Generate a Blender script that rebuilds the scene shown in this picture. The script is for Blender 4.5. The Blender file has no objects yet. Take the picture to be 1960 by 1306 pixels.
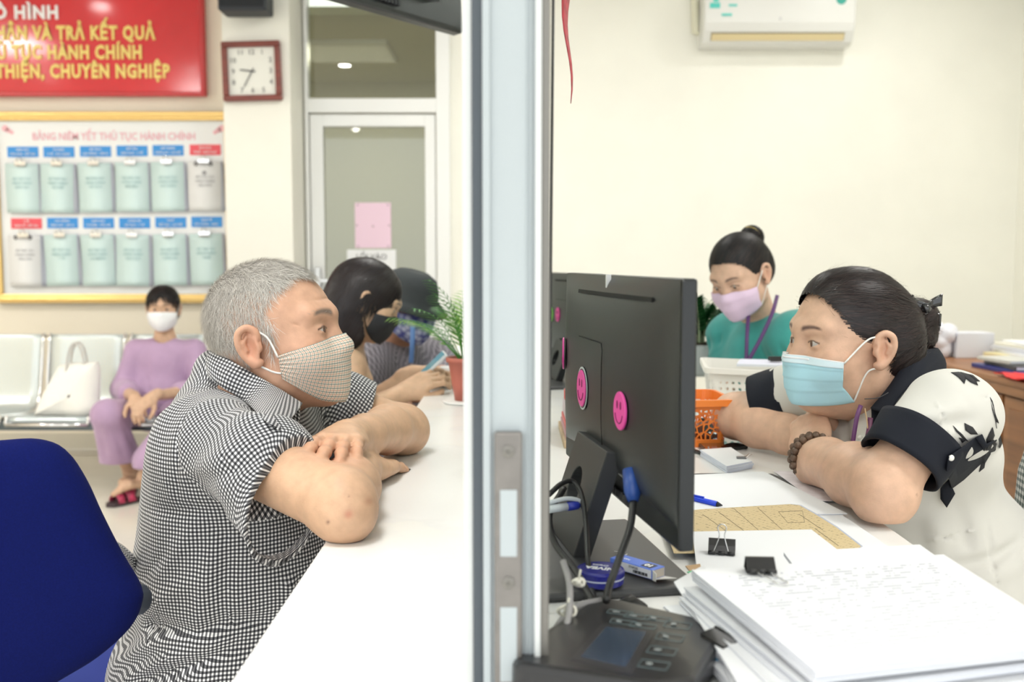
import bpy, bmesh, math, random
import numpy as np
from mathutils import Vector, Matrix
random.seed(7); RNG = np.random.default_rng(7)
PI = math.pi
sc = bpy.context.scene
COL = sc.collection
# ---------------------------------------------------------------- camera
CAMZ = 1.18
camd = bpy.data.cameras.new('camera'); cam = bpy.data.objects.new('camera', camd); COL.objects.link(cam)
camd.lens = 35.0; camd.sensor_width = 36.0; camd.clip_start = 0.05
F = 1960 * 35.0 / 36.0
PITCH = math.atan(153.0 / F)
cam.location = (0, 0, CAMZ); cam.rotation_euler = (PI/2 - PITCH, 0, math.atan(5.0 / F))
camd.dof.use_dof = True; camd.dof.focus_distance = 1.52; camd.dof.aperture_fstop = 4.6
sc.camera = cam
CR = np.array(cam.rotation_euler.to_matrix())
def ray(px, py):
    d = CR @ np.array([(px - 980.0) / F, -(py - 653.0) / F, -1.0])
    return d
def at(px, py, y):
    """point at real depth y seen at photo pixel"""
    d = ray(px, py); t = y / d[1]
    return np.array([d[0]*t, y, CAMZ + d[2]*t])
def atz(px, py, z):
    d = ray(px, py); t = (z - CAMZ) / d[2]
    return np.array([d[0]*t, d[1]*t, z])
# ---------------------------------------------------------------- world, light, exposure
wd = bpy.data.worlds.new('world'); sc.world = wd; wd.use_nodes = True
wd.node_tree.nodes['Background'].inputs[0].default_value = (0.95, 0.98, 1.0, 1)
wd.node_tree.nodes['Background'].inputs[1].default_value = 1.45
sc.view_settings.view_transform = 'Standard'; sc.view_settings.look = 'None'
sc.view_settings.gamma = 1.0; sc.view_settings.use_curve_mapping = False
sc.view_settings.exposure = 0.53
sc.cycles.max_bounces = 8; sc.cycles.diffuse_bounces = 4; sc.cycles.glossy_bounces = 3
sc.cycles.transmission_bounces = 6; sc.cycles.transparent_max_bounces = 12
sc.cycles.caustics_reflective = False; sc.cycles.caustics_refractive = False
sc.cycles.sample_clamp_indirect = 6.0
CEIL = 3.05; ZD = .80
def area_light(name, loc, sx, sy, power, color=(1, 0.985, 0.95)):
    l = bpy.data.lights.new(name, 'AREA'); l.shape = 'RECTANGLE'; l.size = sx; l.size_y = sy
    l.energy = power; l.color = color
    o = bpy.data.objects.new(name, l); COL.objects.link(o); o.location = loc
    return o
LIGHTS = [(-4.3, 3.7, 22), (-3.3, 1.4, 16), (-.1, 3.9, 18), (1.7, 4.0, 6), (1.7, 1.2, 13), (-0.4, -1.4, 12), (-.45, 1.0, 17)]  # added fill panels, kept clear of the door glass reflections
# ---------------------------------------------------------------- materials
MATS = {}
def mat(name, color=(.8, .8, .8), rough=.5, metal=0., spec=.5, noise=None, bump=None, coat=0., alpha=None, trans=0., emit=None, sss=0., sheen=0., attr=None):
    if name in MATS: return MATS[name]
    m = bpy.data.materials.new(name); m.use_nodes = True; nt = m.node_tree; b = nt.nodes['Principled BSDF']
    b.inputs['Base Color'].default_value = (*color, 1); b.inputs['Roughness'].default_value = rough
    b.inputs['Metallic'].default_value = metal; b.inputs['Specular IOR Level'].default_value = spec
    if coat: b.inputs['Coat Weight'].default_value = coat
    if trans: b.inputs['Transmission Weight'].default_value = trans
    if alpha is not None: b.inputs['Alpha'].default_value = alpha
    if sheen: b.inputs['Sheen Weight'].default_value = sheen
    if sss:
        b.inputs['Subsurface Weight'].default_value = sss; b.inputs['Subsurface Radius'].default_value = (.012, .005, .003)
        b.inputs['Subsurface Scale'].default_value = 1.0
    if emit: b.inputs['Emission Color'].default_value = (*emit[0], 1); b.inputs['Emission Strength'].default_value = emit[1]
    base = None
    if attr:
        a = nt.nodes.new('ShaderNodeAttribute'); a.attribute_name = attr; base = a.outputs['Color']
    tc = None
    if noise or bump: tc = nt.nodes.new('ShaderNodeTexCoord')
    if noise:   # (scale, amount[, detail, (sx,sy,sz)])
        n = nt.nodes.new('ShaderNodeTexNoise'); n.inputs['Scale'].default_value = noise[0]; n.inputs['Detail'].default_value = noise[2] if len(noise) > 2 else 3
        if len(noise) > 3:
            mp = nt.nodes.new('ShaderNodeMapping'); mp.inputs['Scale'].default_value = noise[3]
            nt.links.new(tc.outputs['Object'], mp.inputs[0]); nt.links.new(mp.outputs[0], n.inputs['Vector'])
        else: nt.links.new(tc.outputs['Object'], n.inputs['Vector'])
        mr = nt.nodes.new('ShaderNodeMapRange'); mr.inputs['From Min'].default_value = .3; mr.inputs['From Max'].default_value = .7
        mr.inputs['To Min'].default_value = 1 - noise[1]; mr.inputs['To Max'].default_value = 1 + noise[1]*.4
        nt.links.new(n.outputs['Fac'], mr.inputs['Value'])
        mx = nt.nodes.new('ShaderNodeMix'); mx.data_type = 'RGBA'; mx.blend_type = 'MULTIPLY'; mx.inputs['Factor'].default_value = 1
        if base is not None: nt.links.new(base, mx.inputs[6])
        else: mx.inputs[6].default_value = (*color, 1)
        nt.links.new(mr.outputs[0], mx.inputs[7]); base = mx.outputs[2]
    if base is not None: nt.links.new(base, b.inputs['Base Color'])
    if bump:    # (scale, strength[, distance])
        n = nt.nodes.new('ShaderNodeTexNoise'); n.inputs['Scale'].default_value = bump[0]; n.inputs['Detail'].default_value = 4
        nt.links.new(tc.outputs['Object'], n.inputs['Vector'])
        bp = nt.nodes.new('ShaderNodeBump'); bp.inputs['Strength'].default_value = bump[1]; bp.inputs['Distance'].default_value = bump[2] if len(bump) > 2 else .002
        nt.links.new(n.outputs['Fac'], bp.inputs['Height']); nt.links.new(bp.outputs[0], b.inputs['Normal'])
    MATS[name] = m; return m
def nodes_of(m): return m.node_tree, m.node_tree.nodes['Principled BSDF']
def check_mat(name, period, colors, rough=.85, thin=None, base=None):
    """woven check in UV metres. gingham when thin is None, else thin coloured lines on base"""
    m = mat(name, (.5, .5, .5), rough, sheen=.1); nt, b = nodes_of(m)
    uv = nt.nodes.new('ShaderNodeUVMap'); sx = nt.nodes.new('ShaderNodeSeparateXYZ'); nt.links.new(uv.outputs[0], sx.inputs[0])
    def math_(op, a, c=None, val=None):
        n = nt.nodes.new('ShaderNodeMath'); n.operation = op
        if isinstance(a, float): n.inputs[0].default_value = a
        else: nt.links.new(a, n.inputs[0])
        if c is not None: nt.links.new(c, n.inputs[1])
        if val is not None: n.inputs[1].default_value = val
        return n.outputs[0]
    def mixc(f, c1, c2):
        n = nt.nodes.new('ShaderNodeMix'); n.data_type = 'RGBA'; nt.links.new(f, n.inputs[0])
        for i, c in ((6, c1), (7, c2)):
            if isinstance(c, tuple): n.inputs[i].default_value = (*c, 1)
            else: nt.links.new(c, n.inputs[i])
        return n.outputs[2]
    if thin is None:
        bits = []
        for ax in (0, 1):
            p = math_('MULTIPLY', sx.outputs[ax], val=2*PI/period); s = math_('SINE', p); s = math_('MULTIPLY', s, val=4.0)
            s = math_('ADD', s, val=.5)
            n = nt.nodes.new('ShaderNodeClamp'); nt.links.new(s, n.inputs[0]); bits.append(n.outputs[0])
        s = math_('ADD', bits[0], bits[1]); s = math_('MULTIPLY', s, val=.5)
        cr = nt.nodes.new('ShaderNodeValToRGB'); nt.links.new(s, cr.inputs[0])
        cr.color_ramp.elements[0].color = (*colors[0], 1); cr.color_ramp.elements[1].color = (*colors[2], 1)
        e = cr.color_ramp.elements.new(.5); e.color = (*colors[1], 1)
        out = cr.outputs[0]
    else:
        out = base
        for ax in (0, 1):
            for k, (c, w, off, per) in enumerate(thin):
                p = math_('ADD', sx.outputs[ax], val=off); p = math_('DIVIDE', p, val=per); p = math_('FRACT', p)
                p = math_('LESS_THAN', p, val=w)
                f = math_('MULTIPLY', p, val=.8)
                out = mixc(f, out, c)
    nt.links.new(out, b.inputs['Base Color'])
    return m
# ---------------------------------------------------------------- objects
def tag(o, label=None, cat=None, group=None, kind=None):
    if label: o['label'] = label
    if cat: o['category'] = cat
    if group: o['group'] = group
    if kind: o['kind'] = kind
    return o
def empty(name, loc=(0, 0, 0), rot=(0, 0, 0), label=None, cat=None, group=None, kind=None, parent=None):
    o = bpy.data.objects.new(name, None); COL.objects.link(o); o.location = loc; o.rotation_euler = rot
    o.empty_display_size = .05
    if parent: o.parent = parent
    return tag(o, label, cat, group, kind)
def wmat(o):
    m = o.matrix_basis.copy()
    while o.parent: o = o.parent; m = o.matrix_basis @ m
    return m
def finish(name, me, mats, parent=None, world=False, smooth=False, bevel=0, solid=0, subsurf=0, origin=True):
    if not isinstance(mats, (list, tuple)): mats = [mats]
    for m in mats: me.materials.append(m)
    o = bpy.data.objects.new(name, me); COL.objects.link(o)
    if parent:
        o.parent = parent
        if world: me.transform(wmat(parent).inverted())
    elif origin and len(me.vertices):
        co = np.empty(len(me.vertices)*3, np.float32); me.vertices.foreach_get('co', co); co = co.reshape(-1, 3)
        lo = co.min(0); hi = co.max(0); c = Vector(((lo[0]+hi[0])/2, (lo[1]+hi[1])/2, lo[2]))
        me.transform(Matrix.Translation(-c)); o.location = c
    if smooth: me.polygons.foreach_set('use_smooth', [True]*len(me.polygons))
    if bevel:
        b = o.modifiers.new('bevel', 'BEVEL'); b.width = bevel; b.segments = 2; b.limit_method = 'ANGLE'; b.angle_limit = .6
    if solid:
        s = o.modifiers.new('solid', 'SOLIDIFY'); s.thickness = solid; s.offset = 0
    if subsurf:
        s = o.modifiers.new('sub', 'SUBSURF'); s.levels = subsurf; s.render_levels = subsurf
    return o
class MB:
    def __init__(s): s.v = []; s.f = []; s.m = []; s.uv = []
    def add(s, vs, fs, mi=0, uvs=None):
        n = len(s.v); s.v.extend([tuple(map(float, p)) for p in vs])
        for i, f in enumerate(fs):
            s.f.append(tuple(n+k for k in f)); s.m.append(mi)
            s.uv.append([uvs[k] for k in f] if uvs is not None else [(0, 0)]*len(f))
        return s
    def box(s, lo, hi, mi=0, M=None):
        x0, y0, z0 = lo; x1, y1, z1 = hi
        vs = [(x0,y0,z0),(x1,y0,z0),(x1,y1,z0),(x0,y1,z0),(x0,y0,z1),(x1,y0,z1),(x1,y1,z1),(x0,y1,z1)]
        if M is not None: vs = [tuple(M @ Vector(v)) for v in vs]
        return s.add(vs, [(0,3,2,1),(4,5,6,7),(0,1,5,4),(1,2,6,5),(2,3,7,6),(3,0,4,7)], mi)
    def prism(s, pts, z0, z1, mi=0, M=None):
        n = len(pts)
        a = sum(pts[i][0]*pts[(i+1) % n][1] - pts[(i+1) % n][0]*pts[i][1] for i in range(n))
        if a < 0: pts = pts[::-1]
        vs = [(p[0], p[1], z0) for p in pts] + [(p[0], p[1], z1) for p in pts]
        if M is not None: vs = [tuple(M @ Vector(v)) for v in vs]
        return s.add(vs, [tuple(range(n-1, -1, -1)), tuple(range(n, 2*n))] + [(i, (i+1) % n, n+(i+1) % n, n+i) for i in range(n)], mi)
    def tube(s, pts, r, n=8, mi=0, caps=True, closed=False):
        pts = [np.array(p, float) for p in pts]; N = len(pts)
        rs = r if hasattr(r, '__len__') else [r]*N
        vs = []; up = None
        for i, p in enumerate(pts):
            if closed: t = pts[(i+1) % N] - pts[i-1]
            else: t = pts[min(i+1, N-1)] - pts[max(i-1, 0)]
            t = t/(np.linalg.norm(t)+1e-12)
            if up is None:
                a = np.array([0, 0, 1.]) if abs(t[2]) < .9 else np.array([1., 0, 0]); up = np.cross(t, a)
            up = up - t*np.dot(up, t); up /= np.linalg.norm(up)+1e-12; w = np.cross(t, up)
            for k in range(n):
                a = 2*PI*k/n; vs.append(p + rs[i]*(math.cos(a)*up + math.sin(a)*w))
        fs = []
        R = N if closed else N-1
        for i in range(R):
            for k in range(n):
                a = i*n+k; b = i*n+(k+1) % n; c = ((i+1) % N)*n+(k+1) % n; d = ((i+1) % N)*n+k
                fs.append((a, b, c, d))
        if caps and not closed: fs += [tuple(range(n-1, -1, -1)), tuple((N-1)*n+k for k in range(n))]
        return s.add(vs, fs, mi)
    def lathe(s, prof, c=(0, 0, 0), n=32, mi=0, M=None):
        vs = []; fs = []
        for r, z in prof:
            for k in range(n):
                a = 2*PI*k/n; vs.append((c[0]+r*math.cos(a), c[1]+r*math.sin(a), c[2]+z))
        if M is not None: vs = [tuple(M @ Vector(v)) for v in vs]
        for i in range(len(prof)-1):
            for k in range(n): fs.append((i*n+k, i*n+(k+1) % n, (i+1)*n+(k+1) % n, (i+1)*n+k))
        fs.append(tuple(range(n-1, -1, -1))); fs.append(tuple((len(prof)-1)*n+k for k in range(n)))
        return s.add(vs, fs, mi)
    def sphere(s, c, r, n=12, mi=0, sc=(1, 1, 1), R=None):
        vs = []; fs = []; m = n//2
        R = np.eye(3) if R is None else R
        for i in range(m+1):
            th = PI*i/m
            for k in range(n):
                a = 2*PI*k/n
                vs.append(np.array(c) + R @ (r*np.array([sc[0]*math.sin(th)*math.cos(a), sc[1]*math.sin(th)*math.sin(a), sc[2]*math.cos(th)])))
        for i in range(m):
            for k in range(n): fs.append((i*n+k, (i+1)*n+k, (i+1)*n+(k+1) % n, i*n+(k+1) % n))
        return s.add(vs, fs, mi)
    def grid(s, P, mi=0, uv=None, closed=False):
        """P[n][m] -> quads"""
        P = np.asarray(P, float); n, m = P.shape[:2]
        vs = P.reshape(-1, 3); fs = []
        uvs = None if uv is None else [tuple(q) for q in np.asarray(uv).reshape(-1, 2)]
        for i in range(n-1):
            for j in range(m-1 if not closed else m):
                k = (j+1) % m
                fs.append((i*m+j, (i+1)*m+j, (i+1)*m+k, i*m+k))
        return s.add(vs, fs, mi, uvs)
    def quad(s, a, b, c, d, mi=0, uvs=None): return s.add([a, b, c, d], [(0, 1, 2, 3)], mi, uvs)
    def build(s, name, mats, parent=None, world=False, smooth=False, bevel=0, solid=0, subsurf=0, kind=None, label=None, cat=None, group=None, uv=False, angle=None):
        me = bpy.data.meshes.new(name); me.from_pydata(s.v, [], s.f)
        me.polygons.foreach_set('material_index', s.m)
        if uv:
            l = me.uv_layers.new(name='UVMap'); l.data.foreach_set('uv', np.array([c for f in s.uv for q in f for c in q], np.float32))
        me.update()
        o = finish(name, me, mats, parent, world, smooth, bevel, solid, subsurf)
        if angle: me.set_sharp_from_angle(angle=angle)
        return tag(o, label, cat, group, kind)
def spline(pts, n):
    """catmull-rom through pts -> n samples"""
    P = np.asarray(pts, float); N = len(P)
    if N == 2: return np.array([P[0]+(P[1]-P[0])*t for t in np.linspace(0, 1, n)])
    Q = np.vstack([2*P[0]-P[1], P, 2*P[-1]-P[-2]]); out = []
    for t in np.linspace(0, N-1, n):
        i = min(int(t), N-2); f = t-i; a, b, c, d = Q[i], Q[i+1], Q[i+2], Q[i+3]
        out.append(.5*((2*b)+(-a+c)*f+(2*a-5*b+4*c-d)*f*f+(-a+3*b-3*c+d)*f**3))
    return np.array(out)
def text_mesh(name, body, size, m, parent, M, extrude=.0005, bold=0., align='LEFT', sx=1., label=None, shear=0., space=1.):
    cu = bpy.data.curves.new(name, 'FONT'); cu.body = body; cu.size = size; cu.extrude = extrude; cu.offset = bold
    cu.align_x = align; cu.align_y = 'CENTER'; cu.resolution_u = 2; cu.shear = shear; cu.space_character = space
    t = bpy.data.objects.new('tmp', cu); COL.objects.link(t)
    bpy.context.view_layer.update()
    me = bpy.data.meshes.new_from_object(t.evaluated_get(bpy.context.evaluated_depsgraph_get()))
    bpy.data.objects.remove(t); bpy.data.curves.remove(cu)
    me.name = name; me.materials.clear()
    me.transform(Matrix.Diagonal((sx, 1, 1, 1))); me.transform(M)
    return tag(finish(name, me, m, parent, world=False, origin=False), label)
def frame(o, x, y):
    """4x4 with local x,y along given vectors, z = cross"""
    x = Vector(x).normalized(); y = Vector(y); z = x.cross(y).normalized(); y = z.cross(x)
    return Matrix(((x.x, y.x, z.x, o[0]), (x.y, y.y, z.y, o[1]), (x.z, y.z, z.z, o[2]), (0, 0, 0, 1)))
def copy_tree(o, parent=None):
    c = o.copy(); COL.objects.link(c)
    if parent: c.parent = parent
    for ch in list(o.children): copy_tree(ch, c)
    return c
# ================================================================ setting
M_wall = mat('wall_paint', (.90, .89, .81), .75, noise=(3, .03))
M_wallb = mat('wall_paint_beige', (.86, .79, .66), .75, noise=(3, .03))
M_white = mat('white_lacquer', (.86, .87, .86), .35)
M_ceil = mat('ceiling_white', (.85, .85, .83), .8)
M_tile = mat('floor_tile', (.74, .71, .63), .16, noise=(2.5, .05))
M_grout = mat('grout', (.55, .52, .46), .8)
M_marble = None
def marble():
    m = mat('white_marble', (.84, .84, .82), .28, spec=.4); nt, b = nodes_of(m)
    tc = nt.nodes.new('ShaderNodeTexCoord'); n1 = nt.nodes.new('ShaderNodeTexNoise'); n1.inputs['Scale'].default_value = 2.2; n1.inputs['Detail'].default_value = 7
    n1.inputs['Distortion'].default_value = 1.3
    nt.links.new(tc.outputs['Object'], n1.inputs['Vector'])
    cr = nt.nodes.new('ShaderNodeValToRGB'); nt.links.new(n1.outputs['Fac'], cr.inputs[0])
    e = cr.color_ramp.elements; e[0].position = .40; e[0].color = (.85, .85, .84, 1); e[1].position = .56; e[1].color = (.85, .845, .825, 1)
    k = cr.color_ramp.elements.new(.485); k.color = (.81, .81, .80, 1)
    k = cr.color_ramp.elements.new(.45); k.color = (.85, .85, .84, 1); k = cr.color_ramp.elements.new(.50); k.color = (.845, .84, .81, 1)
    nt.links.new(cr.outputs[0], b.inputs['Base Color']); return m
M_marble = marble()
def struct(mb, name, m, **k): return mb.build(name, m, kind='structure', **k)
WY = 6.2
# floor slab with recessed joints and separate tiles
fl = struct(MB().box((-5, -3, -.05), (3.1, WY, -.004)), 'floor', M_grout)
tl = MB().box((-.2985, -.2985, -.004), (.2985, .2985, .0)).build('tile', M_tile, fl)
tl.location = (0, 0, 0)
first = True
for i in range(13):
    for j in range(15):
        x = -4.7 + .6*i; y = -2.75 + .6*j
        if x > 2.9 or y > WY - .25: continue
        t = tl if first else tl.copy()
        if not first: COL.objects.link(t)
        first = False
        t.location = (x - fl.location.x, y - fl.location.y, -fl.location.z)
struct(MB().box((-5, -3, CEIL), (3.1, WY, CEIL+.05)), 'ceiling', M_ceil)
# walls; door opening x -1.30..-.40
DX0, DX1 = at(587, 300, WY)[0], at(862, 300, WY)[0]
struct(MB().box((-5, WY, 0), (at(430, 300, WY)[0]+.05, WY+.1, CEIL)), 'wall_back_left', M_wallb)
COLX0, COLX1 = at(430, 300, 5.85)[0], at(558, 300, 5.85)[0]
struct(MB().box((COLX0, 5.85, 0), (COLX1, WY+.1, CEIL)), 'wall_column', M_wall)
struct(MB().box((COLX1, WY, 0), (DX0, WY+.1, CEIL)).box((DX1-.02, WY, 0), (3.1, WY+.1, CEIL)), 'wall_back', M_wall)
struct(MB().box((3.1, -1.2, 0), (3.2, WY+.1, CEIL)), 'wall_right', M_wall)
struct(MB().box((-5.1, -1.0, 0), (-5, WY+.1, CEIL)), 'wall_left', M_wallb)
struct(MB().box((-5, WY-.012, 0), (COLX0, WY, .10)), 'baseboard_left', mat('skirting', (.62, .58, .48), .3))
# room beyond the glass door
M_back = mat('beyond_paint', (.60, .57, .38), .8)
struct(MB().box((-3.4, 8.6, 0), (1.2, 8.7, CEIL)).box((-3.5, WY+.1, 0), (-3.4, 8.7, CEIL)).box((1.2, WY+.1, 0), (1.3, 8.7, CEIL)).box((-3.4, WY+.1, CEIL-.35), (1.2, 8.7, CEIL-.3)), 'wall_beyond', M_back)
struct(MB().box((-3.4, WY+.1, -.05), (1.2, 8.6, 0)), 'floor_beyond', M_tile)
lt = empty('added_ceiling_light', (-1.2, 7.3, CEIL-.35), label='added square white panel light in the room behind the glass door', cat='lamp')  # panel added to give the lamp behind the door a fixture
MB().box((-.32, -.32, -.03), (.32, .32, 0)).build('light_frame', M_white, lt, bevel=.004)
area_light('beyond_fill_lamp', (-1.2, 7.3, CEIL-.39), .6, .6, 12, (1, .95, .8))  # added lamp that brightens the room behind the glass
# door with transom
M_glass = mat('door_glass', (.95, .98, .96), .02, trans=.0, spec=.5)
def glass_mat(name, tint=(.9, .95, .93), refl=.10, rough=.02, fk=1.):
    m = bpy.data.materials.new(name); m.use_nodes = True; nt = m.node_tree; nt.nodes.clear()
    out = nt.nodes.new('ShaderNodeOutputMaterial'); t = nt.nodes.new('ShaderNodeBsdfTransparent'); t.inputs[0].default_value = (*tint, 1)
    g = nt.nodes.new('ShaderNodeBsdfGlossy'); g.inputs['Roughness'].default_value = rough; mx = nt.nodes.new('ShaderNodeMixShader')
    fr = nt.nodes.new('ShaderNodeFresnel'); fr.inputs[0].default_value = 1.5; ad = nt.nodes.new('ShaderNodeMath'); ad.operation = 'MULTIPLY_ADD'; ad.inputs[1].default_value = fk; ad.inputs[2].default_value = refl
    nt.links.new(fr.outputs[0], ad.inputs[0]); nt.links.new(ad.outputs[0], mx.inputs[0])
    nt.links.new(t.outputs[0], mx.inputs[1]); nt.links.new(g.outputs[0], mx.inputs[2]); nt.links.new(mx.outputs[0], out.inputs[0]); return m
M_dglass = glass_mat('clear_door_glass', (.86, .88, .80), .08)
door = empty('door_1', (0, WY, 0), kind='structure')
gz = lambda py: at(700, py, WY)[2]
gx = lambda px: at(px, 300, WY)[0]
def dbox(name, x0, x1, z0, z1, y0, y1, m, parent=door, bevel=.004, **k):
    return MB().box((x0, y0-WY, z0), (x1, y1-WY, z1)).build(name, m, parent, bevel=bevel, **k)
mbf = MB()
for a, b, c, d in ((gx(587), gx(593), 0, CEIL), (gx(836), gx(862), 0, CEIL), (gx(593), gx(836), gz(217), gz(190)), (gx(593), gx(836), CEIL-.06, CEIL)):
    mbf.box((a, -.04, c), (b, .06, d))
mbf.build('door_frame', M_white, door, bevel=.004)
mbf = MB()
for a, b, c, d in ((gx(595), gx(620), .02, gz(220)), (gx(814), gx(834), .02, gz(220)), (gx(620), gx(814), gz(243), gz(220)), (gx(620), gx(814), .02, .14), (gx(620), gx(814), .9, .98)):
    mbf.box((a, -.02, c), (b, .03, d))
lf = mbf.build('door_leaf', M_white, door, bevel=.004)
dbox('transom_pane', gx(592), gx(837), gz(191), CEIL-.06, WY+.005, WY+.011, M_dglass, bevel=0)
MB().box((gx(620), .004, .98), (gx(814), .010, gz(243))).build('door_pane', M_dglass, lf)
MB().box((gx(620), .004, .14), (gx(814), .010, .9)).build('door_pane', M_dglass, lf)
hb = MB().box((gx(602), -.05, 1.0), (gx(612), -.02, 1.14)); hb.box((gx(604), -.07, 1.05), (gx(630), -.055, 1.07)); hb.build('door_handle', mat('satin_steel', (.6, .6, .58), .3, metal=1), lf, bevel=.002)
# papers taped to the door glass
M_paper = mat('paper_white', (.83, .84, .85), .8)
M_pink = mat('paper_pink', (.84, .62, .74), .8)
M_ink = mat('ink_black', (.03, .03, .035), .6)
M_inkg = mat('ink_grey', (.35, .35, .37), .7)
a = at(680, 475, WY-.004); b = at(748, 388, WY-.004)
pk = MB().box((a[0], WY-.003, a[2]), (b[0], WY, b[2])).build('notice_sheet', M_pink, label='pale pink sheet taped to the glass door above the white one', cat='paper')
for u, v in ((.08, .95), (.92, .95), (.05, .5), (.5, .48), (.95, .5), (.08, .04), (.92, .04)):
    MB().box((-.005, -.003, -.005), (.005, -.0016, .005)).build('tape_mark', mat('tape_dark', (.4, .3, .33), .6), pk).location = ((u-.5)*(b[0]-a[0]), 0, v*(b[2]-a[2]))
a = at(665, 545, WY-.004); b = at(758, 478, WY-.004)
wp = MB().box((a[0], WY-.003, a[2]), (b[0], WY, b[2])).build('notice_sheet', M_paper, label='white printed sheet taped to the glass door below the pink one', cat='paper')
for k, (t_, s_) in enumerate((('LỐI VÀO', .05), ('PHÒNG SỐ', .035))): 
    text_mesh('lettering', t_, s_, M_ink, wp, Matrix.Translation((0, -.003, .17-.065*k)) @ Matrix.Rotation(PI/2, 4, 'X'), align='CENTER')
# ---- unseen fill panels added to the ceiling, and downlights
M_lampw = mat('fill_panel_diffuser', (1, 1, 1), .5, emit=((1, .985, .95), 6.0))
M_lampb = mat('downlight_glow', (1, 1, 1), .5, emit=((1, .99, .96), 45.0))
for k, (x, y, p) in enumerate(LIGHTS):
    lt = empty('added_ceiling_light', (x, y, CEIL), label='added square white panel light in the ceiling', cat='lamp', group='added panel lights in the ceiling')
    MB().box((-.32, -.32, -.025), (.32, .32, 0)).build('light_frame', M_white, lt, bevel=.004)
    MB().box((-.29, -.29, -.03), (.29, .29, -.025)).build('light_diffuser', M_lampw, lt)
    area_light('fill_panel_lamp', (x, y, CEIL-.04), .58, .58, p)
for k, (x, y) in enumerate(((-1.62, 2.75), (-2.25, -1.9), (-3.03, 4.83), (-4.68, 2.15), (-3.19, 2.3))):
    lt = empty('downlight', (x, y, CEIL), label='small round recessed downlight in the ceiling', cat='lamp', group='round downlights in the ceiling')
    MB().lathe([(.085, 0), (.085, -.012), (.06, -.014), (.06, 0)], n=28).build('bezel', M_white, lt, smooth=True)
    MB().lathe([(.058, -.004), (.058, -.009)], n=28).build('light_diffuser', M_lampb, lt)
lt = empty('downlight', (2.05, 5.25, CEIL), label='round downlight in the ceiling nearest the air conditioner', cat='lamp')
MB().lathe([(.085, 0), (.085, -.012), (.06, -.014), (.06, 0)], n=28).build('bezel', M_white, lt, smooth=True)
MB().lathe([(.058, -.004), (.058, -.009)], n=28).build('light_diffuser', M_lampb, lt)
area_light('downlight_lamp', (2.05, 5.25, CEIL-.03), .12, .12, 3.8)
# ---- counter
cx0, cx1 = -.258, .538
ctr = empty('service_counter', ((cx0+cx1)/2, 2.6, 0), label='long service counter with a white marble top, between visitors and staff', cat='counter')
MB().box((cx0, .45, .765), (cx1, 4.9, .80)).build('countertop', M_marble, ctr, world=True, bevel=.004)
MB().box((cx0+.28, .5, .0), (cx1-.33, 4.85, .765)).build('counter_body', mat('counter_front', (.62, .60, .56), .5), ctr, world=True)
# ================================================================ far background things
M_red = mat('banner_red', (.70, .035, .045), .12, spec=.6, noise=(2, .12), bump=(3.5, .05, .01))
M_redd = mat('banner_edge_red', (.55, .03, .035), .3)
M_yel = mat('letter_yellow', (.90, .72, .22), .6)
M_wl = mat('letter_white', (.9, .9, .9), .6)
Y = WY - .035
def P2(px, py, y): p = at(px, py, y); return float(p[0]), float(p[2])
x1, z0 = P2(393, 184, Y-.02)
bn = empty('red_banner', (x1-1.3, Y, z0+.45), label='red banner with white and yellow capital lettering on the back wall', cat='banner')
MB().box((-1.3, -.02, -.45), (1.3, .03, .47)).build('banner_panel', M_red, bn, bevel=.01)
mbf = MB(); W_ = 1.3; 
for a in (((-1.3, -.032, -.45), (1.3, -.018, -.425)), ((-1.3, -.032, .445), (1.3, -.018, .47)), ((1.275, -.032, -.425), (1.3, -.018, .445)), ((-1.3, -.032, -.425), (-1.275, -.018, .445))): mbf.box(*a)
mbf.build('banner_border', M_redd, bn, bevel=.004)
def banner_line(s, pxr, py, hpx, m, bold, body_w=None):
    xr, zc = P2(pxr, py, Y); size = hpx/F*Y*1.38
    return text_mesh('lettering', s, size, m, bn, Matrix.Translation((xr - bn.location.x, -.024, zc - bn.location.z)) @ Matrix.Rotation(PI/2, 4, 'X'), extrude=.004, bold=bold, align='RIGHT', sx=(body_w or 1.0)*.72, space=1.14, label='%s block lettering' % ('white' if m is M_wl else 'yellow'))
banner_line('MÔ HÌNH', 116, 27, 24, M_wl, .0045, 1.30)
banner_line('TIẾP NHẬN VÀ TRẢ KẾT QUẢ', 299, 66, 25, M_yel, .0045, 1.02)
banner_line('THỦ TỤC HÀNH CHÍNH', 275, 103, 25, M_yel, .0045, 1.02)
banner_line('THÂN THIỆN, CHUYÊN NGHIỆP', 327, 139, 25, M_yel, .0045, 1.03)
# notice board
M_gold = mat('gilded_frame', (.83, .58, .22), .28, metal=.65, bump=(60, .5, .004))
M_board = mat('board_white', (.86, .87, .87), .35)
M_lblue = mat('label_blue', (.04, .30, .75), .5); M_lred = mat('label_red', (.85, .10, .13), .5)
M_chrome = mat('chrome', (.8, .8, .8), .15, metal=1)
M_teal = mat('cover_pale_teal', (.66, .83, .83), .35); M_pages = mat('page_edges', (.62, .65, .74), .8)
bx0, bz0 = P2(-8, 580, Y); bx1, bz1 = P2(446, 214, Y)
bd = empty('notice_board', ((bx0+bx1)/2, WY-.005, bz0), label='white notice board in a gold frame with rows of hanging booklets', cat='board')
L = lambda px, py: (P2(px, py, Y)[0] - bd.location.x, P2(px, py, Y)[1] - bz0)
hw = (bx1-bx0)/2; hh = bz1-bz0; t_ = .055
MB().box((-hw+.02, -.03, .02), (hw-.02, 0, hh-.02)).build('board_panel', M_board, bd)
mbf = MB()
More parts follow.
